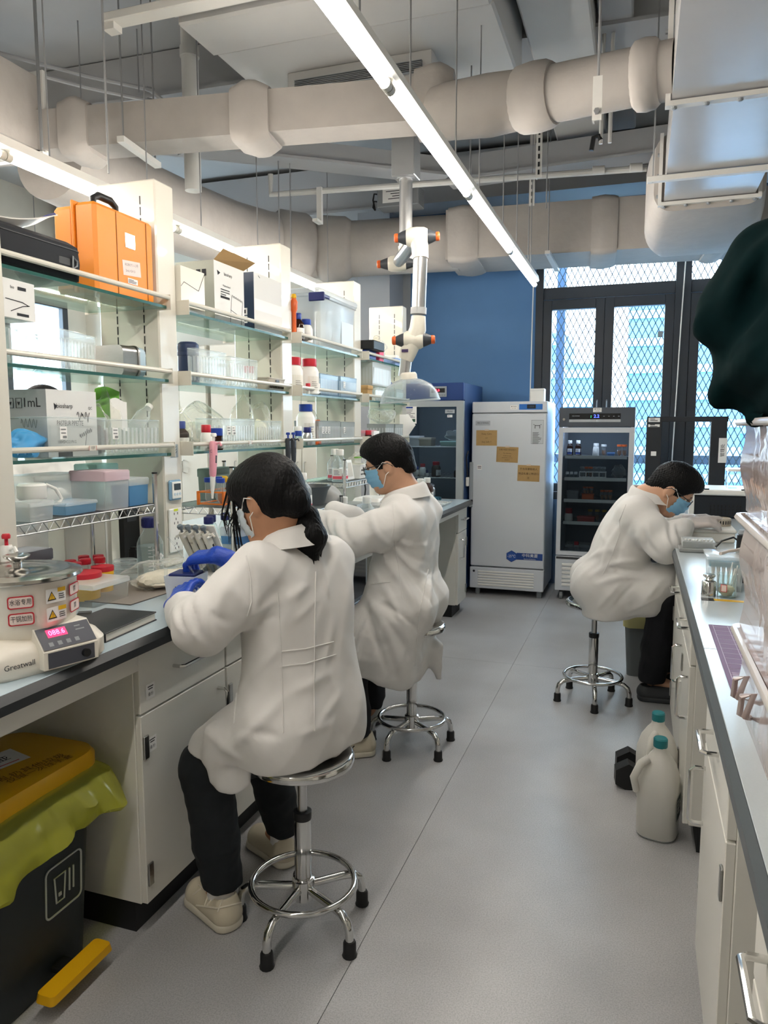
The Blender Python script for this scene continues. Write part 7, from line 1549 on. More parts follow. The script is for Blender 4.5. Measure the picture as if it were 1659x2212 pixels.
        me.polygons.foreach_set('loop_start', np.arange(0, F.size, 4, dtype=np.int32)); me.update(calc_edges=True); me.validate()
        me.materials.append(mt); me.polygons.foreach_set('use_smooth', np.ones(len(me.polygons), bool)); me.update()
        o = link(name, me, parent); o['_v'] = 1; del o['_v']; return o, V, F
def folds(seed, lam0, lam1, amp, n=7, aniso=(1, 1, 1), sharp=1.0):
    r_ = random.Random(seed); T = []
    for _ in range(n):
        k = np.array([r_.gauss(0, 1) * aniso[i] for i in range(3)]); k /= np.linalg.norm(k); k *= 2 * math.pi / r_.uniform(lam0, lam1)
        q = np.array([r_.gauss(0, 1) for _ in range(3)]); q *= 9 / np.linalg.norm(q); T.append((k, q, r_.uniform(0, 6), r_.uniform(0, 6), r_.uniform(.5, 1)))
    def f(P):
        s_ = 0
        for k, q, a, b, w in T: s_ = s_ + w * ((1 - np.abs(np.sin(P @ k + a + 1.4 * np.sin(P @ q + b)))) ** sharp - .36)
        return amp * s_ / math.sqrt(n)
    return f
def ridges(L):
    """L: list of (a, b, height, width): folds along segments"""
    L = [(V3(a), V3(b), h, w) for a, b, h, w in L]
    def f(P):
        s_ = np.zeros(len(P))
        for a, b, h, w in L:
            ab = b - a; t = np.clip((P - a) @ ab / (ab @ ab), 0, 1); d = np.linalg.norm(P - a - t[:, None] * ab, axis=1); s_ += h * np.exp(-(d / w) ** 2) * (.35 + .65 * np.sin(math.pi * np.clip(t, .03, .97)))
        return s_
    return f
def cast(bvh, x, y):
    d = Vector(_fw + _rt * (x - CXP) / FPX - _up * (y - CYP) / FPX).normalized(); h = bvh.ray_cast(Vector(_C), d)
    return (h[0], h[1]) if h[0] else None
def bvh_of(V, F): return BVHTree.FromPolygons([tuple(p) for p in V.tolist()], [tuple(q) for q in F.tolist()])
def cloth_folds(v, L):
    """L: (x0, y0, x1, y1, height, width[, bow]): sharp folds laid on the present surface along a bowed line"""
    b = bvh_of(*v.mesh()); T = []
    for q in L:
        x0, y0, x1, y1, h, w = q[:6]; bow = q[6] if len(q) > 6 else 0; nx, ny = -(y1 - y0), x1 - x0; P = []
        for k in range(9):
            u = k / 8; e = bow * math.sin(math.pi * u); c = cast(b, x0 + (x1 - x0) * u + nx * e, y0 + (y1 - y0) * u + ny * e)
            if c and (not P or np.linalg.norm(np.array(c[0]) - P[-1]) < .12): P.append(np.array(c[0]))
        if len(P) > 2: T.append((P, h, w))
    def f(Q):
        s_ = np.zeros(len(Q))
        for P, h, w in T:
            c = sum(P) / len(P); R = max(np.linalg.norm(p - c) for p in P) + 3.2 * w; near = np.nonzero(np.linalg.norm(Q - c, axis=1) < R)[0]
            if not len(near): continue
            q = Q[near]; best = np.full(len(q), 9.); par = np.zeros(len(q)); n = len(P) - 1
            for i in range(n):
                ab = P[i + 1] - P[i]; t = np.clip((q - P[i]) @ ab / (ab @ ab + 1e-9), 0, 1); d = np.linalg.norm(q - P[i] - t[:, None] * ab, axis=1); m_ = d < best; best[m_] = d[m_]; par[m_] = ((i + t) / n)[m_]
            s_[near] += h * (.55 * np.exp(-(best / w) ** 2) + .45 * np.exp(-best / (.45 * w))) * np.sin(math.pi * np.clip(par, .02, .98)) ** .6
        return s_
    return v.band(f, .03)
def basis(fwd, up=(0, 0, 1)):
    f = np.array(fwd, float); f /= np.linalg.norm(f); l = np.cross(up, f); l /= np.linalg.norm(l); return np.stack([f, l, np.cross(f, l)], 1)   # columns: forward, left, up
class Head:
    def __init__(s, c, fwd, up=(0, 0, 1), sc=1.0): s.c = np.array(c, float); s.R = basis(fwd, up); s.k = sc
    def w(s, p): return s.c + s.R @ (np.array(p) * s.k)
    def skin(s, v, neck):
        k = s.k
        v.ell(s.w((-.012, 0, .030)), [.098 * k, .076 * k, .092 * k], s.R, .03); v.ell(s.w((.022, 0, -.035)), [.068 * k, .058 * k, .075 * k], s.R, .035)
        v.cap(s.w((.055, .02, -.085)), s.w((.055, -.02, -.085)), .024 * k, k=.03); v.cap(s.w((.0, .045, -.055)), s.w((.05, .02, -.088)), .02 * k, k=.03); v.cap(s.w((.0, -.045, -.055)), s.w((.05, -.02, -.088)), .02 * k, k=.03)
        v.cap(s.w((.084, 0, .012)), s.w((.103, 0, -.022)), .007 * k, .011 * k, k=.012); v.cap(s.w((.075, .04, .028)), s.w((.082, 0, .024)), .010 * k, k=.015); v.cap(s.w((.075, -.04, .028)), s.w((.082, 0, .024)), .010 * k, k=.015)
        for y in (1, -1):
            v.ell(s.w((.082, .032 * y, .004)), [.014 * k, .018 * k, .010 * k], s.R, .012, True)
            v.ell(s.w((-.012, .078 * y, -.006)), [.021 * k, .011 * k, .033 * k], s.R, .010); v.ell(s.w((-.006, .088 * y, .0)), [.011 * k, .008 * k, .018 * k], s.R, .006, True)
        v.cap(s.w((.082, .02, -.062)), s.w((.082, -.02, -.062)), .008 * k, k=.012)
        v.cap(s.w((-.035, 0, -.04)), neck, .055 * k, .062 * k, k=.04)
    def eyes(s, par, dark):
        for y in (1, -1):
            p = s.w((.070, .032 * y, .004)); m = MB(); m.lathe([(0, -.011), (.008, -.008), (.011, 0), (.008, .008), (0, .011)], 12, c=tuple(p)); m.build('eye', WHITEP, par, 60, True)
            e = Vector(s.R @ np.array([1, 0, 0])); p2 = Vector(p) + e * .0092; MB().cone(p2, p2 + e * .0025, .0052, .0035, 10).build('iris', dark, par, 60, True)
            q = [Vector(s.w((.088 - .012 * abs(t - .4), (.015 + .035 * t) * y, .026 + .006 * math.sin(3 * t)))) for t in (0, .3, .6, 1)]; MB().tube(q, [.002, .0032, .003, .0015], 6).build('eyebrow', dark, par, 60, True)
    def mask(s, par, mt, loops=True):
        k = s.k
        def fn(u, v):
            a = (u - .5) * 2.5; z = .012 - .108 * v; rx = .098 + .014 * math.sin(math.pi * min(1, v * 1.1)) - .012 * v; ry = .069 + .004 * math.sin(math.pi * v) - .008 * v
            x = rx * math.cos(a) ** .8 if math.cos(a) > 0 else -rx * abs(math.cos(a)) ** .8
            pl = .0022 * math.sin(v * 26); return Vector(s.w((x * 1.0 + pl + .006 * math.exp(-(a / .25) ** 2) * (1 - v), ry * math.sin(a) * 1.04, z - .012 * abs(math.sin(a)) * (0.5 - v) * 2)))
        MB().grid(fn, 24, 16, 0, -.0025).build('face_mask', mt, par, 60, True)
        m_ = par.children[-1]
        for y, u in ((1, 1), (-1, 0)):
            for v in (.06, .95): MB().tube([fn(u, v), Vector(s.w((.005, .086 * y, .02 if v < .5 else -.035))), Vector(s.w((-.022, .084 * y, .008 if v < .5 else -.02)))], .0017, 5).build('ear_loop', WHITEP, m_, 60, True)
        return m_
    def glasses(s, par, mt):
        g = MB(); 
        for y in (1, -1): g.tube([s.w((.104 - .14 * abs(yy * 1.0) ** 1.6 * 3.2, yy * y, z + .004)) for yy, z in [(p + .034, q) for p, q in rrect(.050, .036, .015, 4)]], .0016, 6, closed=True)
        g.tube([s.w((.102, .010, .010)), s.w((.105, 0, .012)), s.w((.102, -.010, .010))], .0016, 6)
        fr = g.build('glasses', mt, par, 60, True)
        for y in (1, -1):
            MB().tube([s.w((.088, .060 * y, .012)), s.w((.05, .080 * y, .014)), s.w((-.015, .086 * y, .012)), s.w((-.035, .082 * y, -.008))], .0019, 6).build('temple', mt, fr, 60, True)
            MB().add([s.w((.1025 - .14 * abs(yy) ** 1.6 * 3.2, yy * y, z + .004)) for yy, z in [(p + .034, q) for p, q in rrect(.048, .034, .014, 4)]], [tuple(range(20))]).build('lens', PANE, fr, 0, True)
        return fr
    def short_hair(s, par, mt, h=.0035, seed=1, spike=.004):
        k = s.k; lo = s.c - .19; v = Vol(lo, s.c + .19, h)
        v.ell(s.w((-.014, 0, .042)), [.108 * k, .087 * k, .100 * k], s.R, .02); v.ell(s.w((.02, 0, .085)), [.085 * k, .07 * k, .055 * k], s.R, .03); v.cap(s.w((-.075, 0, -.03)), s.w((-.06, 0, .02)), .05, .06, k=.03)
        v.ell(s.w((.125, 0, -.055)), [.100 * k, .15 * k, .125 * k], s.R, .012, True); v.ell(s.w((.03, .10, -.075)), [.075, .06, .075], s.R, .012, True); v.ell(s.w((.03, -.10, -.075)), [.075, .06, .075], s.R, .012, True); v.ell(s.w((-.06, 0, -.115)), [.12, .14, .06], s.R, .015, True)
        for y in (1, -1): v.ell(s.w((-.008, .088 * y, -.012)), [.024, .02, .036], s.R, .006, True)
        f1 = folds(seed, .010, .02, spike, 8, sharp=1.2)
        v.band(f1, .02); return v.build('hair', mt, par, 0)[0]
def collar(par, c, f, tilt, mt, sc=1.0):
    """turned-down coat collar around the neck, open at the front"""
    B = basis(f, tilt); pr_ = [(.062, -.02), (.066, .02), (.069, .045), (.074, .052), (.082, .044), (.094, .015), (.104, -.006)]
    def fn(u, v):
        a = math.pi + (u - .5) * 5.0; x = v * 6; i = min(5, int(x)); q = x - i; r = pr_[i][0] * (1 - q) + pr_[i + 1][0] * q; z = pr_[i][1] * (1 - q) + pr_[i + 1][1] * q; e = abs(u - .5) * 2
        return Vector(c + B @ np.array([r * math.cos(a) * (.95 + .25 * e * e) * sc, r * math.sin(a) * 1.1 * sc, z * (1 - .35 * e) * sc - .035 * e * e]))
    return MB().grid(fn, 30, 12, 0, .003).build('collar', mt, par, 60, True)
def hand(v, w, d, n, s_, curl=(.5, .6, .4), spread=.0, sc=1.0, g=0.0, thumb=.6, point=None):
    """hand at wrist w: d finger direction, n palm direction, s_ +1/-1 the side the thumb is on"""
    w = np.array(w, float); d = np.array(d, float); d /= np.linalg.norm(d); n = np.array(n, float); n -= d * (n @ d); n /= np.linalg.norm(n); sd = np.cross(d, n) * s_
    k = sc
    for q in (-.026, -.009, .009, .026): v.cap(w + d * .012 * k + sd * q * .8 * k, w + d * .088 * k + sd * q * k, (.0145 + g) * k, (.0125 + g) * k, .012)
    for i, (L, q) in enumerate(((.070, .030), (.078, .010), (.073, -.010), (.058, -.029))):
        b = w + d * .088 * k + sd * q * k; a = 0; dd_ = d + sd * (spread * (1.5 - i))
        cu = curl if not (point is not None and i == point) else (.1, .1, .1)
        for f_, c_, r0, r1 in ((.45, cu[0], .0098, .0092), (.32, cu[1], .0092, .0086), (.25, cu[2], .0086, .0072)):
            a += c_; e = b + (dd_ * math.cos(a) + n * math.sin(a)) * L * f_ * k; v.cap(b, e, (r0 + g) * k, (r1 + g) * k, .005); b = e
    b = w + d * .025 * k + sd * .030 * k; t1 = d * .55 + sd * .65 + n * .35; t1 /= np.linalg.norm(t1); e = b + t1 * .042 * k; v.cap(b, e, (.0135 + g) * k, (.0110 + g) * k, .012)
    t2 = d * .85 + sd * (.35 - thumb * .5) + n * thumb; t2 /= np.linalg.norm(t2); f = e + t2 * .034 * k; v.cap(e, f, (.0108 + g) * k, (.0085 + g) * k, .005)
def shoe(name, par, heel, toe, mt, sole_mt, h=.09, w=.044, lace=None):
    heel = np.array(heel, float); toe = np.array(toe, float); d = toe - heel; L = np.linalg.norm(d); d /= L; sd = np.array([-d[1], d[0], 0]); z = np.array([0, 0, 1.])
    lo = np.minimum(heel, toe) - .09; hi = np.maximum(heel, toe) + .09; lo[2] = -.03; hi[2] = h + .09
    v = Vol(lo, hi, .005)
    v.cap(heel + d * .035 + z * .05, heel + d * .045 + z * (h - .005), .036, .034, .02); v.cap(heel + d * .05 + z * .052, toe - d * .055 + z * .046, .042, .036, .02)
    for q in (-1, 1): v.cap(heel + d * .04 + z * .036 + sd * q * .012, toe - d * .05 + z * .034 + sd * q * (w - .032), .032, .030, .02)
    v.cap(toe - d * .045 + z * .036, toe - d * .04 + z * .036, .038, .036, .02); v.cap(heel + d * .05 + z * h, heel + d * .045 + z * (h + .06), .028, .03, .01, True); v.cut((0, 0, .022), (0, 0, -1))
    u, _, _ = v.build(name, mt, par)
    v = Vol(lo, hi, .005)
    for q in (-1, 1): v.cap(heel + d * .038 + z * .016 + sd * q * .012, toe - d * .045 + z * .016 + sd * q * (w - .030), .036, .034, .015)
    v.cut((0, 0, .0305), (0, 0, 1)); v.cut((0, 0, .001), (0, 0, -1)); so = v.build('sole', sole_mt, u)[0]
    if lace:
        for t_ in (.40, .50, .60):
            c = heel + d * (L * t_) + z * (h * (1.08 - t_ * .62)); MB().tube([c - sd * .022 - z * .008, c + z * .006, c + sd * .022 - z * .008], .003, 6).build('lace', lace, u, 60, True)
    return u
def seam(bvh, pts, par, mt, name='seam', r=.0022, n=10):
    """stitched seam lying on the cloth surface through the given spots"""
    P = []
    for (x0, y0), (x1, y1) in zip(pts[:-1], pts[1:]):
        for k in range(n):
            h = cast(bvh, x0 + (x1 - x0) * k / n, y0 + (y1 - y0) * k / n)
            if h: P.append(h[0] + h[1] * (r * .3))
    if len(P) > 2: MB().tube(P, r, 5).build(name, mt, par, 60, True)
SKIN = mat('skin', 'c79a7d', .5, noise=.06, nscale=25); SKIN2 = mat('skin_tan', 'b98868', .5, noise=.06, nscale=25)
COAT = mat('lab_coat', 'dddbd8', .85, sheen=.1, bump=.35, bscale=9); SEAM = mat('coat_seam', 'c9c6c4', .85)
HAIR = mat('black_hair', '08080a', .5, spec=.22, noise=.3, nscale=60, bump=.5, bscale=120, stretch=(1, 1, .25)); TROU = mat('charcoal_trousers', '1b2024', .9, noise=.15, nscale=50); NAVYT = mat('black_track_trousers', '101218', .85)
GLOVEB = mat('blue_nitrile_glove', '1f49b8', .4, bump=.25, bscale=90); GLOVEW = mat('white_latex_glove', 'cfc6c2', .55); MASKB = mat('mask_blue', '7fb2d2', .8, bump=.1, bscale=200); MASKW = mat('mask_pale', 'c8d3da', .8, bump=.1, bscale=200)
GFR = mat('glasses_black', '15161a', .3); SHOEC = mat('cream_shoe', 'd3c9b2', .7); SOLEC = mat('cream_sole', 'd9d2c0', .7)
# ================================================================== the ponytailed worker
def A(x, y, Y): return np.array(atY(x, y, Y))
t = thing('person', 'seated person with black ponytail in white lab coat and blue gloves at the left bench', 'person', (-.93, 1.91, 0))
f = np.array([-.96, .27, 0]); l = np.array([-.27, -.96, 0]); up = np.array([0, 0, 1.])
Ls, Rs = np.array([-1.0, 1.815, 1.105]), np.array([-.915, 2.115, 1.085])
hips = np.array([-.925, 1.915, .64]); chest = np.array([-.945, 1.965, .98]); nb = np.array([-.968, 1.962, 1.155])
EL = A(446, 1348, 1.70); WL = A(378, 1312, 1.95); WR = np.array([-1.315, 2.17, 1.06]); ER = np.array([-1.08, 2.27, .95])
HD = Head(A(578, 1084, 1.93), (-.90, .20, -.38), sc=1.02)
# body: one continuous figure
v = Vol((-1.62, 1.5, 0), (-.68, 2.5, 1.45), .006)
HD.skin(v, nb)
for k in range(8):
    u = k / 7; c = hips * (1 - u) + chest * u; v.cap(c - l * .06, c + l * .06, .085 - .015 * math.sin(u * 3), k=.012)
v.cap(Ls, Rs, .06, k=.06); v.cap(nb, chest, .06, .09, .05)
v.chain([Ls, EL, WL], [.052, .042, .026], .03); v.chain([Rs, ER, WR], [.052, .042, .028], .03)
kL, aL = np.array([-1.185, 1.815, .50]), np.array([-1.165, 1.855, .09]); kR, aR = np.array([-1.17, 2.14, .47]), np.array([-1.125, 2.19, .09])
v.chain([hips + l * .09, kL, aL, aL + np.array([-.08, .03, -.04])], [.085, .058, .036, .03], .03); v.chain([hips - l * .09, kR, aR, aR + np.array([-.08, .03, -.04])], [.085, .058, .036, .03], .03)
v.build('body', SKIN2, t)
# lab coat
v = Vol((-1.55, 1.5, .34), (-.66, 2.48, 1.26), .006)
lev = [(.58, .085, .142, -.925, 1.925), (.66, .085, .142, -.925, 1.925), (.76, .075, .122, -.928, 1.935), (.86, .07, .115, -.935, 1.945), (.96, .08, .118, -.945, 1.96), (1.03, .095, .105, -.95, 1.965), (1.085, .11, .075, -.958, 1.965)]
for i in range(len(lev) - 1):
    for q in range(3):
        u = q / 3; z, hl, r, x, y = [lev[i][j] * (1 - u) + lev[i + 1][j] * u for j in range(5)]; c = np.array([x, y, z]); v.cap(c - l * hl, c + l * hl, r, k=.012)
v.cap(Ls, Rs, .068, k=.05); v.cap(nb + up * .0, (Ls + Rs) / 2 - up * .02, .06, .075, .05)
v.chain([Ls, Ls * .45 + EL * .55 + f * -.01, EL + l * .01, EL * .45 + WL * .55, WL + (EL - WL) * .08], [.078, .082, .078, .062, .042], .03)
v.chain([Rs, ER, ER * .4 + WR * .6, WR + (ER - WR) * .25], [.075, .072, .062, .052], .03)
# lap and hanging flap
v.chain([hips + l * .10, np.array([-1.06, 1.82, .60]), np.array([-1.15, 1.82, .55])], [.125, .10, .085], .04); v.chain([hips - l * .10, np.array([-1.05, 2.10, .58])], [.12, .09], .04)
v.cut((0, 0, .562), (0, 0, -1), .01)
w = np.array([-.9, -.15, 0]); w /= np.linalg.norm(w); fc = A(496, 1650, 1.745)
for s_ in np.linspace(-.052, .052, 7): v.cap(fc + w * s_ + up * .09, fc + w * s_ * .97 - up * (.075 - 9 * s_ * s_), .024, .012, .02)
v.cap(nb + up * .02, nb + up * .12, .066, .07, .008, True)
v.band(folds(11, .16, .34, .0065, 3, (1, 1, .35), 1.2))
cloth_folds(v, [(478, 1200, 425, 1325, 0.0156, 0.0176, 0.1), (512, 1225, 470, 1370, 0.013, 0.016, 0.1), (538, 1205, 541, 1330, -0.0117, 0.008, -0.06), (400, 1305, 432, 1388, 0.0182, 0.0112, 0.12), (416, 1300, 448, 1385, -0.0156, 0.0096, 0.12), (375, 1312, 402, 1372, 0.0156, 0.0096, 0.1), (388, 1310, 418, 1378, -0.013, 0.008, 0.1), (440, 1300, 470, 1385, 0.0156, 0.012, 0.1), (455, 1318, 500, 1345, -0.013, 0.0096, 0.1), (500, 1262, 538, 1318, 0.013, 0.0112), (545, 1330, 605, 1290, 0.0169, 0.0112), (548, 1345, 600, 1330, -0.013, 0.0096),
    (470, 1620, 560, 1560, 0.0156, 0.0128, 0.1), (455, 1590, 520, 1640, 0.0156, 0.0128), (500, 1600, 620, 1500, 0.013, 0.016, 0.05), (520, 1575, 600, 1590, -0.013, 0.0112), (540, 1470, 600, 1400, 0.0117, 0.0144), (700, 1440, 722, 1330, 0.0091, 0.016), (625, 1500, 720, 1450, 0.0091, 0.016), (615, 1300, 668, 1262, 0.0104, 0.0112), (630, 1345, 690, 1290, 0.0078, 0.0112), (690, 1560, 735, 1500, 0.0117, 0.0128), (640, 1590, 720, 1560, 0.0104, 0.0128), (560, 1200, 600, 1260, 0.0091, 0.0128), (690, 1200, 712, 1290, 0.0091, 0.0128), (475, 1640, 470, 1730, 0.0078, 0.0112), (510, 1650, 515, 1735, -0.0078, 0.0096)])
co, CV, CF = v.build('lab_coat', COAT, t)
bv = bvh_of(CV, CF)
for pts in (((682, 1235), (680, 1340), (678, 1480), (680, 1590)), ((600, 1280), (606, 1380), (610, 1480), (612, 1595)), ((606, 1408), (660, 1402), (727, 1385)), ((606, 1440), (660, 1434), (733, 1412)), ((532, 1200), (541, 1250), (543, 1300), (533, 1335))): seam(bv, pts, co, COAT)
pk = [(480, 1488), (512, 1498), (505, 1570)]; seam(bv, pk, co, COAT, 'pocket_edge', .0028)
h = cast(bv, 497, 1488)
if h: MB().tube([h[0] + h[1] * .004 - Vector((0, 0, .05)), h[0] + h[1] * .004 + Vector((0, 0, .018))], .005, 8).build('pocket_pen', BLUEC, co, 60, True)
collar(co, nb + up * .02 - f * .005, f, (-.25, .05, 1), COAT, 1.06)
MB().tube([WR + (ER - WR) * .2 + np.array([0, math.cos(a_) * .036, math.sin(a_) * .036]) for a_ in np.linspace(0, 6.28, 18)[:-1]], .006, 6, closed=True).build('cuff', COAT, co, 60, True)
# gloves
v = Vol((-1.62, 1.98, .92), (-1.24, 2.36, 1.16), .0035)
v.cap(WR + (ER - WR) * .02, WR - (ER - WR) * .12, .034, .031, .01); hand(v, WR - (ER - WR) * .10, (-.95, .02, -.12), (-.1, .25, -1), -1, (.55, .75, .5), sc=1.06, g=.0012, thumb=.75); v.band(folds(5, .02, .04, .0008, 5), .012); v.build('glove', GLOVEB, t)
v = Vol((-1.62, 1.80, .93), (-1.2, 2.28, 1.14), .0035)
v.cap(WL + (EL - WL) * .05, WL + (WL - EL) * .05, .034, .031, .01); hand(v, WL, (-.20, .80, .42), (.35, .45, -.8), 1, (.30, .5, .4), spread=.10, sc=1.06, g=.0012, thumb=.1); v.band(folds(6, .02, .04, .0008, 5), .012); v.build('glove', GLOVEB, t)
# trousers, socks, shoes
v = Vol((-1.36, 1.68, .07), (-.86, 2.34, .66), .006)
v.chain([hips + l * .09 - up * .0, kL, kL * .4 + aL * .6, aL + up * .02], [.10, .078, .068, .06], .02); v.chain([hips - l * .09, kR, kR * .4 + aR * .6, aR + up * .02], [.10, .078, .066, .056], .02)
v.cut((0, 0, .105), (0, 0, -1), .01); v.band(folds(15, .06, .14, .005, 6)); cloth_folds(v, [(500, 1770, 590, 1720, 0.013, 0.0128), (465, 1850, 530, 1825, 0.013, 0.0112), (470, 1800, 540, 1790, 0.0104, 0.0112), (600, 1740, 640, 1700, 0.0104, 0.0112), (600, 1800, 640, 1780, 0.0104, 0.0096)]); v.build('trousers', TROU, t)
for nm, a_, he, to in (('shoe', aL, (-1.095, 1.805, 0), (-1.315, 1.915, 0)), ('shoe', aR, (-1.075, 2.155, 0), (-1.29, 2.265, 0))):
    s_ = shoe(nm, t, he, to, SHOEC, SOLEC, .095, .048, mat('lace_cream', 'e2dac8', .7)); MB().tube([a_ - up * .02, a_ + up * .045], [.048, .046], 14).build('sock', PAPER, s_, 60, True)
    if a_ is aL:
        sb_ = BVHTree.FromPolygons([wmat(s_) @ q.co for q in s_.data.vertices], [tuple(q.vertices) for q in s_.data.polygons])
        for pts in (((518, 1912), (496, 1926), (480, 1945), (470, 1972)), ((505, 1902), (482, 1915), (462, 1935), (445, 1960)), ((470, 1905), (440, 1915), (415, 1935)), ((520, 1950), (470, 1962), (420, 1955)), ((430, 1912), (452, 1932), (440, 1962))): seam(sb_, pts, s_, mat('lace_cream'), 'overlay', .0032)
# hair
v = Vol(HD.c - .24, HD.c + .24, .004); w_ = HD.w
v.ell(w_((-.018, 0, .035)), [.113, .090, .105], HD.R, .02); v.ell(w_((.035, 0, .065)), [.075, .078, .06], HD.R, .03); v.cap(w_((-.07, 0, -.02)), w_((-.095, 0, -.035)), .07, .045, .04)
v.ell(w_((.130, 0, -.075)), [.105, .16, .125], HD.R, .012, True); v.ell(w_((.02, .10, -.10)), [.075, .06, .075], HD.R, .012, True); v.ell(w_((.02, -.10, -.10)), [.075, .06, .075], HD.R, .012, True)
for y in (1, -1): v.ell(w_((-.006, .090 * y, -.012)), [.024, .02, .034], HD.R, .006, True)
v.band(folds(21, .012, .03, .0022, 7), .02); hr, _, _ = v.build('hair', HAIR, t, 1)
tie = np.array(A(634, 1092, 1.975)); R0 = random.Random(4)
PTS = [tie, A(660, 1118, 1.955), A(672, 1160, 1.945), A(668, 1200, 1.94)]
v = Vol(np.array(PTS[2]) - .16, np.array(PTS[2]) + .16, .004); v.chain(PTS, [.018, .036, .043, .030], .02); v.chain([PTS[1], A(648, 1160, 1.93), A(652, 1198, 1.93)], [.028, .036, .022], .02); v.band(folds(22, .010, .022, .003, 7, (1, 1, .15)), .02); v.build('ponytail', HAIR, hr, 0)
for k in range(26):
    o_ = np.array([R0.uniform(-.035, .035), R0.uniform(-.03, .03), 0]); P_ = [PTS[1] + o_ * .6, PTS[2] + o_, PTS[3] + o_ * .9, PTS[3] + o_ * .8 + np.array([R0.uniform(-.01, .01), 0, -R0.uniform(.02, .045)])]; MB().tube(P_, [.004, .004, .003, .0006], 5).build('strand', HAIR, hr, 60, True)
MB().tube([tie + HD.R @ np.array([0, math.cos(a_) * .021, math.sin(a_) * .021]) for a_ in np.linspace(0, 6.28, 16)[:-1]], .007, 8, closed=True).build('hair_tie', mat('hair_tie_pink', 'd7a8a4', .7), hr, 60, True)
for k in range(22):
    y_ = .055 - .10 * R0.random(); a0 = w_((.075 + .02 * R0.random(), y_, .075)); a1 = w_((.125, y_ * 1.1, .02)); e_ = A(R0.uniform(488, 520), R0.uniform(1130, 1180), 1.90); a2 = a1 * .5 + e_ * .5 + np.array([-.012, 0, 0]); MB().tube([a0, a1, a2, e_], [.0034, .0022, .0014, .0005], 5).build('fringe_strand', HAIR, hr, 60, True)
for k in range(3): MB().tube([w_((.06, .07, .03)), A(505 + k * 6, 1150, 1.88), A(515 + k * 8, 1220, 1.88), A(532 + k * 5, 1262 + k * 12, 1.89)], [.003, .0025, .002, .0006], 5).build('fringe_strand', HAIR, hr, 60, True)
HD.mask(t, MASKW); HD.eyes(t, INK)
# tube and pipette tip held in the right hand
tt = thing('transfer_pipette', 'thin clear transfer pipette held in the blue gloved hand above the white box', 'pipette', (-1.50, 2.165, 1.0)); MB().tube([A(378, 1178, 2.12), A(420, 1240, 2.13)], .0028, 6).build('stem', PLAST, tt, 60, True); MB().tube([A(362, 1160, 2.12), A(378, 1178, 2.12)], [.002, .0045], 8).build('bulb', PLAST, tt, 60, True)

# ================================================================== the worker in glasses at the left bench
t = thing('person', 'seated person in glasses and blue mask with long white lab coat at the left bench', 'person', (-.98, 3.24, 0))
f = np.array([-1, .06, 0]); f /= np.linalg.norm(f); l = np.array([-f[1], f[0], 0])
HD = Head(A(838, 1006, 3.26), (-.94, -.16, -.28), sc=1.05)
nb = A(880, 1072, 3.28); Ls = A(872, 1128, 3.10); Rs = Ls - l * .33 + np.array([-.02, 0, .01]); hips = np.array([-.965, 3.235, .70]); chest = A(872, 1170, 3.26)
EL = A(765, 1162, 2.98); WL = A(684, 1122, 3.12); ER = A(800, 1130, 3.42) - up * .05; WR = A(722, 1103, 3.30)
v = Vol((-1.65, 2.8, 0), (-.72, 3.75, 1.55), .0065); HD.skin(v, nb)
for k in range(8): u = k / 7; c = hips * (1 - u) + chest * u; v.cap(c - l * .06, c + l * .06, .085 - .01 * math.sin(u * 3), k=.012)
v.cap(Ls, Rs, .065, k=.06); v.cap(nb, chest, .06, .1, .05); v.chain([Ls, EL, WL], [.05, .042, .026], .03); v.chain([Rs, ER, WR], [.05, .042, .026], .03)
kL, aL = A(752, 1440, 3.05), A(770, 1600, 3.06); kR, aR = A(790, 1420, 3.42), A(802, 1540, 3.42)
v.chain([hips + l * .09, kL, aL], [.09, .06, .036], .03); v.chain([hips - l * .09, kR, aR], [.09, .06, .036], .03); v.build('body', SKIN, t)
v = Vol((-1.55, 2.78, .30), (-.70, 3.75, 1.42), .0065)
sp = [(A(865, 1478, 3.2), .06, .06), (A(858, 1440, 3.2), .09, .115), (A(855, 1390, 3.22), .10, .15), (A(862, 1330, 3.22), .09, .155), (A(868, 1270, 3.24), .08, .14), (A(876, 1210, 3.25), .08, .125), (A(880, 1160, 3.26), .09, .122), (A(880, 1115, 3.27), .11, .098), (A(880, 1092, 3.27), .11, .075)]
for i in range(len(sp) - 1):
    for q in range(3): u = q / 3; c = sp[i][0] * (1 - u) + sp[i + 1][0] * u; hl = sp[i][1] * (1 - u) + sp[i + 1][1] * u; r = sp[i][2] * (1 - u) + sp[i + 1][2] * u; v.cap(c - l * hl, c + l * hl, r, k=.012)
v.cap(Ls, Rs, .07, k=.05); v.cap(nb, (Ls + Rs) / 2, .062, .08, .05)
v.chain([Ls, Ls * .5 + EL * .5, EL, EL * .4 + WL * .6, WL], [.085, .086, .078, .066, .052], .035); v.chain([Rs, ER, ER * .4 + WR * .6, WR], [.08, .076, .066, .05], .035)
v.chain([hips + l * .10, A(790, 1360, 3.08), A(772, 1410, 3.04), A(775, 1450, 3.04)], [.14, .10, .07, .035], .05); v.chain([A(805, 1400, 3.06), A(800, 1452, 3.05)], [.08, .03], .05); v.chain([hips - l * .10, A(800, 1370, 3.4)], [.13, .10], .05)
v.chain([A(935, 1400, 3.3), A(950, 1478, 3.34)], [.05, .006], .03)
v.cut(A(800, 1462, 3.05), (-.35, 0, -1), .01)
v.cap(nb + up * .02, nb + up * .12, .066, .07, .008, True)
v.band(folds(31, .16, .34, .007, 3, (1, 1, .5), 1.2))
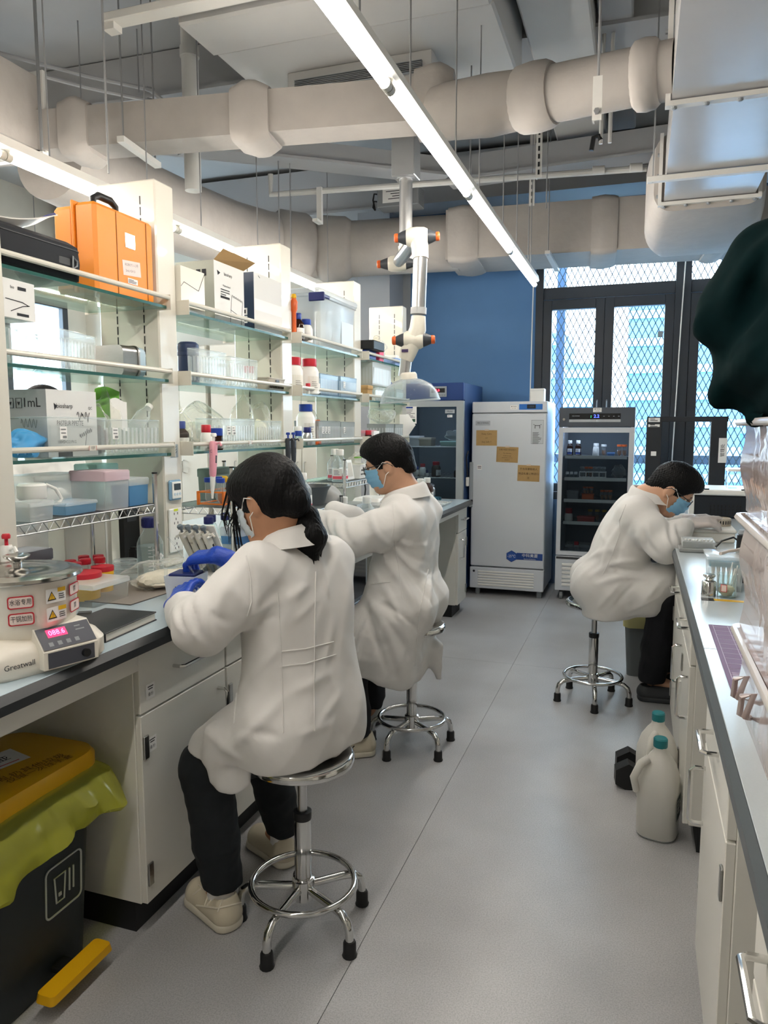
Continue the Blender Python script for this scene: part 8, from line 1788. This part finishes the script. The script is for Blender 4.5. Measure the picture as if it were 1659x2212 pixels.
cloth_folds(v, [(815, 1190, 940, 1400, 0.0338, 0.0176, -0.06), (838, 1185, 945, 1335, -0.0208, 0.0144, -0.06), (803, 1225, 890, 1410, 0.0234, 0.016, -0.05), (793, 1288, 872, 1470, 0.0338, 0.0176, -0.06), (786, 1305, 835, 1450, -0.0234, 0.0144), (805, 1310, 910, 1430, 0.0234, 0.016, -0.08), (820, 1300, 930, 1400, -0.0182, 0.0128, -0.08), (848, 1160, 925, 1178, 0.0182, 0.0112, 0.1), (850, 1170, 928, 1215, -0.0156, 0.0112, 0.1), (850, 1178, 930, 1250, 0.0182, 0.0128, 0.1), (932, 1230, 922, 1350, 0.0182, 0.0144), (905, 1250, 930, 1300, -0.013, 0.0112),
    (800, 1105, 845, 1178, 0.0208, 0.012, 0.15), (785, 1105, 822, 1185, -0.0156, 0.0104, 0.15), (757, 1112, 795, 1188, 0.0208, 0.012, 0.15), (742, 1118, 775, 1188, -0.0156, 0.0096, 0.15), (728, 1115, 752, 1178, 0.0182, 0.0104, 0.15), (712, 1110, 730, 1168, 0.0156, 0.0096, 0.15), (700, 1108, 712, 1150, -0.013, 0.008, 0.1), (850, 1085, 882, 1150, 0.0156, 0.0128, -0.1), (872, 1160, 846, 1186, -0.0208, 0.0112), (760, 1450, 795, 1320, 0.0156, 0.0128), (800, 1440, 830, 1330, 0.013, 0.0128), (770, 1385, 800, 1300, -0.0156, 0.0112), (860, 1450, 900, 1300, 0.0104, 0.016)])
co, CV, CF = v.build('lab_coat', COAT, t)
bv = bvh_of(CV, CF)
for pts in (((848, 1090), (852, 1130), (846, 1165)), ((852, 1170), (862, 1230), (870, 1300)), ((925, 1230), (905, 1330), (895, 1450)), ((760, 1462), (758, 1400), (788, 1310))): seam(bv, pts, co, COAT)
seam(bv, ((802, 1262), (848, 1256)), co, COAT, 'pocket_edge', .003); collar(co, nb + up * .012, f, (-.35, 0, 1), COAT, 1.08)
for W_, E_, dd_ in ((WL, EL, (-1, .1, -.25)), (WR, ER, (-1, .1, -.35))):
    v = Vol(W_ - .17, W_ + .17, .0036); v.cap(W_ + (E_ - W_) * .1, W_, .034, .031, .01); hand(v, W_, dd_, (.1, 0, -1), 1, (.4, .5, .4), sc=1.1, g=.001); v.build('glove', GLOVEW, t)
v = Vol((-1.45, 2.85, .05), (-.85, 3.65, .75), .0065); v.chain([hips + l * .09, kL, kL * .4 + aL * .6, aL + up * .02], [.11, .088, .072, .066], .04); v.chain([hips - l * .09, kR, kR * .4 + aR * .6, aR + up * .02], [.11, .088, .072, .064], .04)
v.cut((0, 0, .095), (0, 0, -1), .01); v.band(folds(35, .06, .14, .007, 6)); tr, CV, CF = v.build('trousers', NAVYT, t)
bv = bvh_of(CV, CF)
for xs in ((742, 1460, 738, 1560), (746, 1465, 744, 1570), (750, 1462, 750, 1580)): seam(bv, ((xs[0], xs[1]), (xs[2], xs[3])), tr, mat('cream_stripe', 'd8cdb0', .8), 'side_stripe', .007)
gz = np.array(atZ(724, 1640, 0)); hz = np.array(atZ(806, 1632, 0)); sh = shoe('shoe', t, hz + np.array([0, .03, 0]), hz + (gz - hz) / np.linalg.norm(gz - hz) * .27 + np.array([0, .03, 0]), SHOEC, SOLEC, .10, .05, mat('lace_dark', '3a3632', .7))
m = MB(); mid = hz + (gz - hz) / np.linalg.norm(gz - hz) * .125; q = Vector((mid[0] + .012, mid[1] - .033, .05)); m.text('NY', q, (-(hz - gz)[0] * -1, -(hz - gz)[1] * -1, 0), (0, .3, 1), .05, 0, .006); m.build('emblem', INK, sh, 0, True)
hz = np.array(atZ(826, 1562, 0)); shoe('shoe', t, hz, hz + np.array([-.25, -.06, 0]), mat('white_grey_shoe', 'c9c9c4', .6), mat('shoe_dark', '3c3f42', .6), .10, .05, INK)
HD.short_hair(t, HAIR, seed=3); HD.mask(t, MASKB); HD.glasses(t, GFR); HD.eyes(t, INK)

# ================================================================== the stooping man at the right bench
t = thing('person', 'seated person in glasses and blue mask stooping over the right bench', 'person', (-.2, 4.14, 0))
f = np.array([.99, .12, 0]); l = np.array([-f[1], f[0], 0])
HD = Head(A(1452, 1060, 4.12), (.78, -.02, -.62), (.3, 0, 1), sc=1.08)
nb = A(1398, 1075, 4.13); Rs = A(1372, 1112, 3.98); Ls = Rs + l * .34 + np.array([.03, 0, .0]); hips = np.array([-.21, 4.14, .67]); chest = A(1368, 1140, 4.14)
ER = A(1436, 1182, 3.90); WR = A(1484, 1131, 4.05); EL = A(1430, 1160, 4.45); WL = A(1482, 1122, 4.28)
v = Vol((-.5, 3.75, 0), (.48, 4.65, 1.4), .007); HD.skin(v, nb)
for k in range(8): u = k / 7; c = hips * (1 - u) + chest * u - f * .02 * math.sin(u * 3.14); v.cap(c - l * .06, c + l * .06, .08, k=.012)
v.cap(Ls, Rs, .065, k=.06); v.cap(nb, chest, .06, .1, .05); v.chain([Rs, ER, WR], [.05, .042, .026], .03); v.chain([Ls, EL, WL], [.05, .042, .026], .03)
kR, aR = A(1440, 1290, 4.06), A(1408, 1465, 4.25); kL, aL = A(1445, 1290, 4.42), A(1430, 1455, 4.5)
v.chain([hips - l * .09, kR, aR, aR + f * .1 - up * .04], [.09, .06, .036, .03], .03); v.chain([hips + l * .09, kL, aL, aL + f * .1 - up * .04], [.09, .06, .036, .03], .03); v.build('body', SKIN, t)
v = Vol((-.55, 3.72, .45), (.36, 4.7, 1.32), .007)
sp = [(A(1300, 1315, 4.13), .09, .11), (A(1316, 1288, 4.13), .09, .13), (A(1322, 1250, 4.14), .085, .138), (A(1335, 1205, 4.14), .085, .145), (A(1350, 1160, 4.14), .09, .135), (A(1368, 1120, 4.14), .10, .115), (A(1382, 1098, 4.14), .10, .085)]
for i in range(len(sp) - 1):
    for q in range(3): u = q / 3; c = sp[i][0] * (1 - u) + sp[i + 1][0] * u; hl = sp[i][1] * (1 - u) + sp[i + 1][1] * u; r = sp[i][2] * (1 - u) + sp[i + 1][2] * u; v.cap(c - l * hl, c + l * hl, r, k=.012)
v.cap(Ls, Rs, .07, k=.05); v.cap(nb, (Ls + Rs) / 2, .062, .08, .05); v.chain([Rs, Rs * .5 + ER * .5, ER, ER * .4 + WR * .6, WR + (ER - WR) * .12], [.085, .085, .076, .062, .046], .035); v.chain([Ls, EL, EL * .4 + WL * .6, WL + (EL - WL) * .12], [.08, .076, .062, .046], .035)
v.chain([hips - l * .10, A(1390, 1275, 4.04), A(1440, 1255, 4.04), A(1452, 1262, 4.04)], [.135, .12, .085, .06], .05); v.chain([A(1340, 1300, 4.04), A(1400, 1300, 4.04), A(1432, 1275, 4.04)], [.07, .06, .05], .05); v.chain([hips + l * .10, A(1430, 1265, 4.4)], [.13, .09], .05)
v.cut((0, 0, .500), (0, 0, -1), .01)
v.cap(nb + up * .02, nb + up * .12, .066, .07, .008, True)
v.band(folds(41, .16, .34, .006, 3, (1, 1, .5), 1.2))
cloth_folds(v, [(1345, 1130, 1302, 1240, 0.0208, 0.0144, 0.08), (1362, 1130, 1330, 1250, -0.0156, 0.0128, 0.08), (1262, 1215, 1345, 1185, 0.0182, 0.0144, -0.1), (1275, 1245, 1390, 1212, 0.0208, 0.0144, -0.1), (1310, 1222, 1400, 1234, -0.0234, 0.0096, 0.05), (1290, 1262, 1400, 1250, 0.0234, 0.0144, -0.08), (1345, 1238, 1415, 1236, 0.0234, 0.0096), (1290, 1315, 1345, 1255, 0.0182, 0.0128), (1320, 1320, 1365, 1265, -0.013, 0.0112), (1385, 1305, 1440, 1240, 0.0182, 0.0144), (1360, 1320, 1420, 1290, 0.013, 0.0128), (1400, 1128, 1424, 1185, 0.0182, 0.0128, 0.1), (1436, 1135, 1455, 1192, 0.0182, 0.0096, 0.1), (1455, 1130, 1472, 1182, 0.0169, 0.0096, 0.1), (1446, 1132, 1463, 1188, -0.0143, 0.008, 0.1), (1378, 1150, 1412, 1205, 0.0169, 0.0144, 0.1), (1390, 1145, 1425, 1200, -0.013, 0.0112, 0.1), (1290, 1140, 1330, 1200, 0.0104, 0.016)])
co, CV, CF = v.build('lab_coat', COAT, t)
bv = bvh_of(CV, CF)
for pts in (((1352, 1090), (1338, 1125), (1340, 1150)), ((1340, 1150), (1318, 1210), (1300, 1245))): seam(bv, pts, co, COAT)
collar(co, nb + up * .01, f, (.75, 0, 1), COAT, 1.05)
for W_, E_, dd_, sd_ in ((WR, ER, (.9, .12, .12), 1), (WL, EL, (.9, -.12, .1), -1)):
    v = Vol(W_ - .17, W_ + .17, .0036); v.cap(W_ + (E_ - W_) * .15, W_, .034, .031, .01); hand(v, W_, dd_, (.1, .4 * sd_, -.8), sd_, (.35, .5, .35), sc=1.12, g=.001, point=0 if sd_ > 0 else None); v.build('glove', GLOVEW, t)
v = Vol((-.35, 3.85, .05), (.3, 4.7, .72), .007); v.chain([hips - l * .09, kR, kR * .4 + aR * .6, aR + up * .02], [.11, .09, .078, .074], .04); v.chain([hips + l * .09, kL, kL * .4 + aL * .6, aL + up * .02], [.11, .088, .075, .07], .04); v.cut((0, 0, .10), (0, 0, -1), .01); v.band(folds(45, .06, .14, .006, 6)); v.build('trousers', NAVYT, t)
CLOG = mat('dark_clog', '34373a', .6); p = np.array([aR[0], aR[1], 0])
for a_ in (aR, aL): shoe('shoe', t, np.array([a_[0] - .075, a_[1] - .02, 0]), np.array([a_[0] + .185, a_[1] + .0, 0]), CLOG, CLOG, .075, .052)
HD.short_hair(t, HAIR, seed=9, spike=.006); HD.mask(t, MASKB); HD.glasses(t, GFR); HD.eyes(t, INK)

# ================================================================== worker on the far side of the rack (seen between the shelves)
t = thing('person', 'person in white lab coat seen through the lower shelf of the nearest bay', 'person', (-3.05, 3.1, 0))
hips = np.array([-3.05, 3.1, .7]); Ls, Rs = np.array([-2.98, 3.28, 1.30]), np.array([-3.06, 2.9, 1.30]); nb = np.array([-3.0, 3.1, 1.40]); EL = np.array([-2.82, 3.30, 1.12]); WL = np.array([-2.66, 3.38, 1.22]); ER = np.array([-2.85, 2.82, 1.08]); WR = np.array([-2.72, 2.95, 1.15])
HD = Head((-2.95, 3.1, 1.58), (1, .1, -.35)); v = Vol((-3.35, 2.6, 0), (-2.5, 3.65, 1.76), .009); HD.skin(v, nb); v.cap(hips, nb - up * .1, .12, .12, .05); v.cap(Ls, Rs, .06, k=.05); v.chain([Ls, EL, WL], [.05, .042, .03], .03); v.chain([Rs, ER, WR], [.05, .042, .03], .03)
for s_ in (1, -1): v.chain([hips + np.array([0, .09 * s_, 0]), np.array([-2.98, 3.1 + .1 * s_, .42]), np.array([-3.0, 3.1 + .1 * s_, .03])], [.085, .06, .04], .03)
v.build('body', SKIN, t)
v = Vol((-3.4, 2.6, .35), (-2.5, 3.65, 1.5), .009); v.cap(hips - up * .3, hips, .19, .17, .05); v.cap(hips, nb - up * .15, .17, .165, .06); v.cap(Ls, Rs, .09, k=.06); v.chain([Ls, EL, WL], [.085, .078, .055], .03); v.chain([Rs, ER, WR], [.085, .078, .055], .03); v.cut((0, 0, .42), (0, 0, -1)); v.band(folds(51, .1, .2, .008, 7)); v.build('lab_coat', COAT, t)
for W_, E_ in ((WL, EL), (WR, ER)): v = Vol(W_ - .2, W_ + .2, .006); v.cap(W_ + (E_ - W_) * .2, W_, .038, .034, .01); hand(v, W_, (.95, .2, -.2), (0, 0, -1), 1, (.4, .5, .4), sc=1.1); v.build('glove', mat('light_blue_nitrile'), t)
HD.short_hair(t, HAIR, .006, 5); HD.mask(t, MASKB); HD.eyes(t, INK)
for s_ in (1, -1): shoe('shoe', t, (-3.08, 3.1 + .1 * s_, 0), (-2.82, 3.1 + .1 * s_, 0), CLOG, CLOG)

# ================================================================== dark green jacket over the crates
t = thing('jacket', 'dark green padded jacket draped over the plastic crates at the right edge', 'jacket', (.42, 1.5, 1.52)); JK = mat('dark_green_fleece', '02181a', 1, spec=.1, noise=.2, nscale=40)
v = Vol((.02, 1.0, 1.44), (.85, 1.95, 2.22), .009)
for c, r in (((.42, 1.5, 1.60), (.20, .30, .13)), ((.40, 1.5, 1.78), (.20, .28, .17)), ((.46, 1.45, 1.95), (.17, .25, .15)), ((.27, 1.62, 1.72), (.12, .12, .11)), ((.24, 1.58, 1.62), (.08, .14, .09))): v.ell(c, r, None, .07)
v.cap(A(1575, 690, 1.66), A(1535, 715, 1.62), .075, .030, .05); v.cap(A(1620, 790, 1.66), A(1560, 855, 1.62), .07, .028, .05); v.cap(A(1640, 880, 1.60), A(1625, 905, 1.58), .03, .016, .04); v.cap(A(1650, 560, 1.6), A(1590, 660, 1.62), .07, .06, .05)
v.cut((0, 0, 1.532), (0, 0, -1)) if False else None
v.band(folds(61, .12, .28, .010, 5)); cloth_folds(v, [(1655, 520, 1555, 690, 0.0286, 0.024), (1659, 620, 1590, 720, -0.0234, 0.02), (1650, 740, 1570, 830, 0.026, 0.02), (1659, 820, 1600, 890, -0.0208, 0.016), (1640, 560, 1600, 700, -0.0182, 0.016)]); jk, _, _ = v.build('shell', JK, t)
MB().tube([A(1625, 900, 1.55), A(1640, 908, 1.54), A(1655, 905, 1.53)], .012, 8).build('cuff', JK, t, 60, True)
